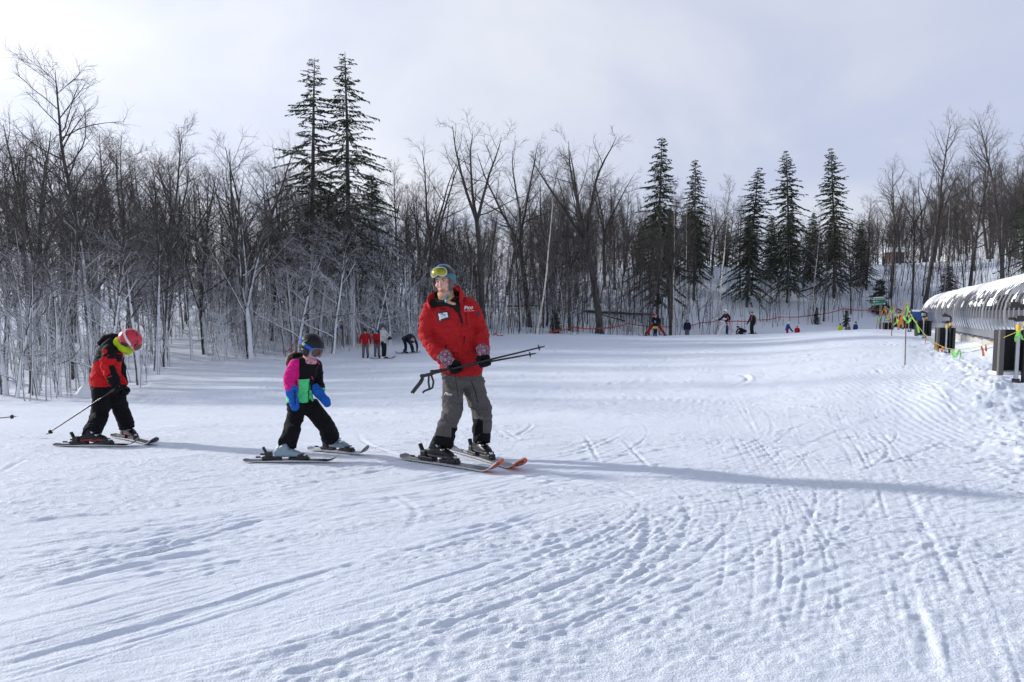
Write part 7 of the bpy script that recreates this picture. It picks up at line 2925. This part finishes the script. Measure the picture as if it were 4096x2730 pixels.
def figure(label, px, d, top, face=(0, -1), H=None, pelvis=(0, 0, 0.93), chest=(0, 0, 1.27), neck=(0, 0, 1.46), head=(0, -0.02, 1.61),
           feet=((-0.12, 0), (0.12, 0)), knees=None, hands=None, elbows=None, jacket=None, trousers=None, hat=None, gloves=None, boots=None,
           hatkind='helmet', goggle=None, fat=1.0, base=None, group=None, sleeves=None, pick=None):
    """a person built from joints given in metres for a height of 1.75: x across, y away, both in the person's own facing"""
    b = base if base is not None else gpt(px, d)
    if H is None:
        H = zpx(top, b.y) - b.z
    s = H / 1.75
    fx = Vector((face[0], face[1], 0)).normalized()
    lx = Vector((-fx.y, fx.x, 0))          # the person's left
    W3 = lambda p: b + (lx * p[0] - fx * -p[1]) * s + Vector((0, 0, p[2] * s)) if False else b + lx * p[0] * s + fx * p[1] * s + Vector((0, 0, p[2] * s))
    e = empty('person', b)
    tag(e, label, 'person', group)
    vx = 0.021 * max(s, 0.6)
    hips = [(pelvis[0] + q * 0.095, pelvis[1], pelvis[2] - 0.04) for q in (-1, 1)]
    knees = knees or [((hips[i][0] + feet[i][0]) / 2, (hips[i][1] + feet[i][1]) / 2 + 0.04, 0.50) for i in (0, 1)]
    sh = [(chest[0] * 0.35 + neck[0] * 0.65 + q * 0.185, chest[1] * 0.35 + neck[1] * 0.65, chest[2] * 0.35 + neck[2] * 0.65 + 0.0) for q in (-1, 1)]
    hands = hands or [(q * 0.27, 0.06, 0.80) for q in (-1, 1)]
    elbows = elbows or [(sh[i][0] * 0.5 + hands[i][0] * 0.5 + (i * 2 - 1) * 0.07, (sh[i][1] + hands[i][1]) / 2 - 0.05, (sh[i][2] + hands[i][2]) / 2) for i in (0, 1)]
    f = fat * s
    L = Loft()
    pv, cv, nv_ = W3(pelvis), W3(chest), W3(neck)
    dn = (pv - cv).normalized()
    L.tube([pv + dn * 0.12 * s, pv, pv.lerp(cv, 0.5), cv, cv.lerp(nv_, 0.55), nv_], [(0.20 * f, 0.145 * f), (0.20 * f, 0.145 * f), (0.185 * f, 0.135 * f), (0.205 * f, 0.14 * f), (0.185 * f, 0.12 * f), (0.08 * f, 0.08 * f)], lx, 16, 0.2)
    for i in (0, 1):
        a, m_, c = W3(sh[i]), W3(elbows[i]), W3(hands[i])
        L.tube([cv.lerp(nv_, 0.5), a, m_, m_.lerp(c, 0.85)], [0.08 * f, 0.082 * f, 0.070 * f, 0.056 * f], None, 12, 0.3)
    jm = L.fuse('jacket', jacket if isinstance(jacket, list) else [jacket], vx, 2, 0.012 * s, 10.0, len(label), pick)
    child('jacket', jm, e)
    L = Loft()
    for i in (0, 1):
        ft = (feet[i][0], feet[i][1], 0.15 + (feet[i][2] if len(feet[i]) > 2 else 0))
        L.tube([pv, W3(hips[i]), W3(knees[i]), W3(ft)], [0.13 * f, 0.112 * f, 0.088 * f, 0.082 * f], None, 12, 0.2)
    child('trousers', L.fuse('trousers', trousers, vx, 2, 0.012 * s, 10.0, 7), e)
    for i in (0, 1):
        fz = feet[i][2] if len(feet[i]) > 2 else 0
        L = Loft()
        L.tube([W3((feet[i][0], feet[i][1] - 0.10, 0.06 + fz)), W3((feet[i][0], feet[i][1] + 0.05, 0.07 + fz)), W3((feet[i][0], feet[i][1] + 0.17, 0.045 + fz))], [0.055 * s, 0.06 * s, 0.045 * s], None, 12)
        L.tube([W3((feet[i][0], feet[i][1] - 0.05, 0.08 + fz)), W3((feet[i][0], feet[i][1] - 0.02, 0.24 + fz))], [0.06 * s, 0.065 * s], None, 12)
        child('boot', L.fuse('boot', boots or BLKM, vx * 0.8, 1), e)
        L = Loft()
        hd = W3(hands[i])
        dr = (hd - W3(elbows[i])).normalized()
        L.tube([hd - dr * 0.08 * s, hd, hd + dr * 0.09 * s], [0.050 * s, 0.056 * s, 0.036 * s], None, 10)
        L.tube([hd, hd + dr * 0.04 * s + fx * 0.045 * s], [0.022 * s, 0.018 * s], None, 8)
        child('glove', L.fuse('glove', gloves or BLKM, vx * 0.7, 1), e)
    hs = s * (1.0 if s > 0.8 else 1.0 + (0.8 - s) * 0.55)
    hfr = Frame(W3(head), fx + Vector((0, 0, -0.12)) + (W3(head) - nv_).normalized() * 0.0, (W3(head) - nv_).normalized() * 0.6 + Vector((0, 0, 0.4)))
    L = Loft()
    head_lofts(L, hfr, hs)
    L.tube([hfr(-0.01, 0, -0.05 * hs), nv_, cv, pv], [0.055 * s, 0.055 * s, (0.14 * s, 0.10 * s), (0.13 * s, 0.10 * s)], lx, 12)
    for i in (0, 1):
        L.tube([W3(sh[i]), W3(elbows[i]), W3(hands[i])], [0.05 * s, 0.042 * s, 0.034 * s], None, 8)
        ft = (feet[i][0], feet[i][1], 0.12 + (feet[i][2] if len(feet[i]) > 2 else 0))
        L.tube([pv, W3(hips[i]), W3(knees[i]), W3(ft)], [0.09 * s, 0.08 * s, 0.06 * s, 0.045 * s], None, 8)
    child('body', L.fuse('body', SKIN_M, vx * 0.75, 1), e)
    hr = (0.122 * hs, 0.104 * hs, 0.122 * hs)
    hl_ = Frame(hfr(-0.012 * hs, 0, 0.025 * hs), hfr.f, hfr.u)
    if hatkind == 'helmet':
        child('helmet', helmet_mesh(hl_, hr, 0.10, -0.50, -0.55, [hat, BLK], 0.016 * hs, 0.01), e)
    else:
        child('beanie', helmet_mesh(hl_, (0.112 * hs, 0.096 * hs, 0.118 * hs), 0.02, -0.15, -0.30, [hat, hat], 0.012 * hs, 0.0), e)
    if goggle:
        gfr = Frame(hfr(0.004 * hs, 0, 0.0), hfr.f, hfr.u)
        goggles(e, gfr, (0.096 * hs, 0.084 * hs, 0.098 * hs), 0.75, 0.30, 0.10, goggle, BLK, 0.12, 0.006)
    return e, b, s, W3, fx, lx


def far_skis(label, c, fwd, L=1.55, top=SKIBLK, grp=None):
    c = Vector(c)
    f = Vector((fwd[0], fwd[1], 0)).normalized()
    a, b = c - f * 0.6, c + f * 0.6
    f3 = Vector((b.x - a.x, b.y - a.y, gz(b.x, b.y) - gz(a.x, a.y))).normalized()
    up = f3.cross(Vector((0, 0, 1)).cross(f3))
    if up.z < 0:
        up = -up
    skis(label, Vector((c.x, c.y, gz(c.x, c.y))), f3, up, L, 0.10, top, SKIBLK, STEEL, BLK, SILV, rise=0.12, lie=0.03, person_group=grp)


GR_L = 'people standing left of the instructor'
GR_R = 'people at the crest of the slope'
pA, pB, pC = on_ground(1462, 1433), on_ground(1508, 1428), on_ground(1534, 1437)
figure('man in crimson jacket and grey trousers with yellow gloves', 0, 0, 1316, (0.1, -1), base=pA, jacket=DKRED, trousers=GREYC, hat=BLACK2, hatkind='cap', gloves=YGLOVE, goggle=LENSK, group=GR_L,
       hands=[(-0.30, 0.04, 0.80), (0.30, 0.02, 0.78)], feet=((-0.13, 0), (0.14, 0.02)))
figure('person in crimson jacket half hidden behind the one in pale jacket', 0, 0, 1318, (0.5, -1), base=pB, jacket=DKRED, trousers=GREYC, hat=BLUEH, gloves=BLKM, goggle=LENSK, group=GR_L,
       hands=[(-0.08, 0.26, 1.06), (0.24, 0.12, 0.86)])
eC, bC, sC, WC, fC, lC = figure('skier in pale grey jacket and black trousers with navy helmet', 0, 0, 1298, (0.97, -0.25), base=pC, jacket=WHITEC, trousers=BLACK2, hat=NAVYH, gloves=BLKM, goggle=LENSK, group=GR_L,
       hands=[(-0.14, 0.36, 1.05), (0.10, 0.34, 1.08)], boots=WHITEH, feet=((-0.10, 0.02), (0.10, 0.0)))
far_skis('right ski of the skier in pale grey jacket', WC((-0.10, 0.0, 0)), (0.90, -0.45), grp='skis of the pale-jacketed skier')
far_skis('left ski of the skier in pale grey jacket', WC((0.10, 0.0, 0)), (0.90, -0.45), grp='skis of the pale-jacketed skier')
for q, lab in ((-1, 'white ski pole nearer the camera, held by the pale-jacketed skier'), (1, 'white ski pole farther back, held by the pale-jacketed skier')):
    h_ = WC((q * 0.10, 0.38, 1.08))
    t_ = WC((q * 0.14, 0.42, 0.02))
    ski_pole(lab, h_, t_, (1, 0, 0), 0.011, WHITEH, BLK, 0.05, (), BLK, SILV, 'poles of the pale-jacketed skier')
pD = on_ground(1636, 1413)
eD, bD, sD, WD, fD, lD = figure('snowboarder in navy bent double reaching down to the board', 0, 0, 0, (0.80, -0.6), H=1.70, base=pD, jacket=NAVYC, trousers=BLACK2, hat=BLACK2, hatkind='cap', group=GR_L,
       pelvis=(0, -0.28, 0.82), chest=(0, 0.08, 0.98), neck=(0, 0.26, 0.86), head=(0.0, 0.34, 0.73), hands=[(-0.16, 0.40, 0.16), (0.22, 0.42, 0.16)], elbows=[(-0.20, 0.36, 0.48), (0.26, 0.38, 0.48)],
       feet=((-0.26, -0.02), (0.26, 0.06)), knees=[(-0.20, -0.06, 0.45), (0.20, 0.0, 0.45)])
# snowboard
e = empty('snowboard', pD)
fw = Vector((0.97, -0.20, 0)).normalized()
up_ = Vector((0, 0, 1))
sl = (gz(pD.x + fw.x * 0.6, pD.y + fw.y * 0.6) - gz(pD.x - fw.x * 0.6, pD.y - fw.y * 0.6)) / 1.2
fr = Frame(Vector((pD.x - 0.05, pD.y - 0.12, gz(pD.x, pD.y - 0.12) + 0.03)), fw + Vector((0, 0, sl)), (0, 0, 1))
g = Geo()
n = 24
for i in range(n + 1):
    t = i / n * 2 - 1
    x = t * 0.76
    k = max(0, abs(t) - 0.78) / 0.22
    w = 0.135 * (1 + 0.12 * t * t) * (math.sqrt(max(0, 1 - k * k)) * 0.95 + 0.05)
    z = 0.10 * k * k
    for y_ in (-w, w):
        g.v.append(tuple(fr(x, y_, z)))
        g.v.append(tuple(fr(x, y_, z + 0.016)))
for i in range(n):
    a, b = i * 4, i * 4 + 4
    for q in ((a + 1, b + 1, b + 3, a + 3), (a, a + 2, b + 2, b), (a, b, b + 1, a + 1), (a + 2, a + 3, b + 3, b + 2)):
        g.f.append(q)
        g.m.append(0)
child('deck', g.mesh('deck', BOARD), e)
for q in (-0.25, 0.25):
    g = Geo()
    g.box(fr(q, 0, 0.035), fr.f * 0.06, fr.l * 0.12, fr.u * 0.018, 0, 0.01)
    g.box(fr(q, 0.10, 0.11), fr.f * 0.05, fr.l * 0.012, fr.u * 0.08, 0, 0.01)
    child('binding', g.mesh('binding', BLK), e)
tag(e, 'grey snowboard under the bent snowboarder', 'snowboard')

pE = gpt(2622, 48.0)
eE, bE, sE, WE, fE, lE = figure('adult in black jacket and red trousers straddling a small child', 0, 0, 0, (0.05, -1), H=1.80, base=pE, jacket=BLACK2, trousers=DKRED, hat=REDH, group=GR_R,
       pelvis=(0.02, -0.16, 0.86), chest=(0, 0.06, 1.14), neck=(-0.06, 0.22, 1.28), head=(-0.10, 0.30, 1.40), hands=[(-0.16, 0.34, 0.78), (0.14, 0.34, 0.78)], feet=((-0.66, 0.0), (0.62, 0.0)), knees=[(-0.40, 0.0, 0.48), (0.38, 0.0, 0.48)])
figure('small child in yellow sleeves and blue helmet between the adult\'s legs', 0, 0, 1283, (0.1, -1), base=gpt(2620, 47.5), jacket=[BLACK2, YELC], trousers=NAVYC, hat=BLUEH, group=GR_R, fat=1.12,
       hands=[(-0.12, 0.22, 0.92), (0.16, 0.22, 0.92)], gloves=PINKPL, pick=lambda c: ((c[:, 2] < np.percentile(c[:, 2], 48)) & (c[:, 2] > np.percentile(c[:, 2], 14))).astype(int))
far_skis('left-hand ski of the straddling adult', WE((0.62, 0, 0)), (0.85, -0.5), 1.5, grp='skis of the straddling adult')
far_skis('right-hand ski of the straddling adult', WE((-0.66, 0, 0)), (-0.85, -0.5), 1.5, grp='skis of the straddling adult')
figure('person in dark navy seen from behind, standing below the crest', 2748, 55.5, 1279, (0.1, 1), jacket=NAVYC, trousers=GREYC, hat=BLUEH, group=GR_R, fat=1.12)
pH = gpt(2906, 47.0)
eH, bH, sH, WH, fH, lH = figure('skier in white helmet and pale trousers striding left', 0, 0, 1236, (-0.97, -0.22), base=pH, jacket=BLACK2, trousers=WHITEC, hat=WHITEH, group=GR_R, goggle=LENSA, gloves=WHITEH, boots=WHITEH,
       pelvis=(0, -0.06, 0.90), chest=(0, 0.02, 1.24), neck=(0, 0.07, 1.42), head=(0, 0.10, 1.58), hands=[(-0.16, 0.62, 1.10), (0.10, 0.14, 1.08)], elbows=[(-0.26, 0.34, 1.04), (0.26, -0.08, 1.08)],
       feet=((-0.06, 0.50, 0.0), (0.06, -0.52, 0.02)), knees=[(-0.08, 0.30, 0.48), (0.08, -0.24, 0.46)])
far_skis('dark ski under the white-helmeted skier\'s rear boot', WH((0.06, -0.52, 0)), (-0.99, -0.1), 1.3, grp='skis of the white-helmeted skier')
for q, lab in ((0, 'pink ski pole hanging from the white-helmeted skier, left one'), (1, 'pink ski pole hanging from the white-helmeted skier, right one')):
    ski_pole(lab, WH((0.24, 0.02 + 0.08 * q, 1.22)), WH((0.20, -0.12 - 0.2 * q, 0.28)), (1, 0, 0), 0.013, PINKPL, PINKPL, 0.04, (), BLK, SILV, 'pink poles')
figure('child in bright blue partly hidden behind the striding skier', 2908, 53.5, 1284, (-1, 0.2), jacket=DKBLUE, trousers=NAVYC, hat=BLUEH, group=GR_R, fat=1.1)
figure('person in black crouching in the snow', 2966, 52.5, 1296, (-1, -0.2), jacket=BLACK2, trousers=BLACK2, hat=BLACK2, H=1.45, group=GR_R,
       pelvis=(0, -0.30, 0.50), chest=(0, 0.10, 0.68), neck=(0, 0.30, 0.76), head=(0, 0.42, 0.84), hands=[(-0.2, 0.5, 0.25), (0.2, 0.5, 0.25)], feet=((-0.15, -0.1), (0.15, -0.2)), knees=[(-0.15, 0.22, 0.40), (0.15, 0.15, 0.40)])
pK = gpt(3008, 49.0)
eK, bK, sK, WK, fK, lK = figure('skier in dark clothes with green backpack standing at the crest', 0, 0, 1246, (-1, -0.15), base=pK, jacket=BLACK2, trousers=BLACK2, hat=GREYC, hatkind='cap', group=GR_R,
       hands=[(-0.22, 0.28, 0.82), (0.24, -0.05, 0.80)], head=(0, 0.04, 1.60))
e = empty('backpack', WK((0, -0.22, 1.0)))
L = Loft()
L.tube([WK((0, -0.22, 0.98)), WK((0, -0.25, 1.18)), WK((0, -0.20, 1.42))], [(0.14, 0.09), (0.15, 0.10), (0.11, 0.07)], lK, 14)
child('bag', L.fuse('bag', GREENP, 0.016, 2, 0.01, 12, 2), e)
for q in (-1, 1):
    g = Geo()
    g.tube([WK((q * 0.13, -0.14, 1.42)), WK((q * 0.15, 0.02, 1.47)), WK((q * 0.15, 0.15, 1.32)), WK((q * 0.15, 0.13, 1.08))], 0.02, 6)
    child('shoulder_strap', g.mesh('shoulder_strap', PINKPL if q > 0 else BLK, True), e)
tag(e, 'green backpack on the dark-clothed skier at the crest', 'backpack')
far_skis('ski under the backpack-carrying skier', WK((0.1, 0, 0)), (-1, 0.05), 1.4)
figure('person in blue jacket bending forward beyond the crest', 3147, 54.5, 1285, (0.9, -0.4), jacket=DKBLUE, trousers=DKRED, hat=WHITEH, group=GR_R, fat=1.1,
       neck=(0, 0.14, 1.43), head=(0, 0.20, 1.57), chest=(0, 0.05, 1.26), hands=[(-0.2, 0.5, 0.75), (0.2, 0.5, 0.75)])
figure('child whose red and black helmet alone shows over the crest', 3188, 54.0, 1304, (-0.5, -1), jacket=DKRED, trousers=BLACK2, hat=REDH, group=GR_R, goggle=LENSK, fat=1.1)
figure('child in dark and lime helmet just showing over the crest', 3359, 54.0, 1295, (0.3, -1), jacket=YELC, trousers=BLACK2, hat=NAVYH, group=GR_R, goggle=LENSK, fat=1.1)
figure('child in dark helmet barely showing over the crest', 3390, 54.0, 1299, (-0.3, -1), jacket=GREYC, trousers=BLACK2, hat=GREYF, group=GR_R, fat=1.1)
figure('person in blue jacket and dark helmet showing from the chest up over the crest', 3420, 54.0, 1287, (-0.6, 1), jacket=DKBLUE, trousers=BLACK2, hat=NAVYH, group=GR_R, fat=1.1)
print('people', time.time() - T0)
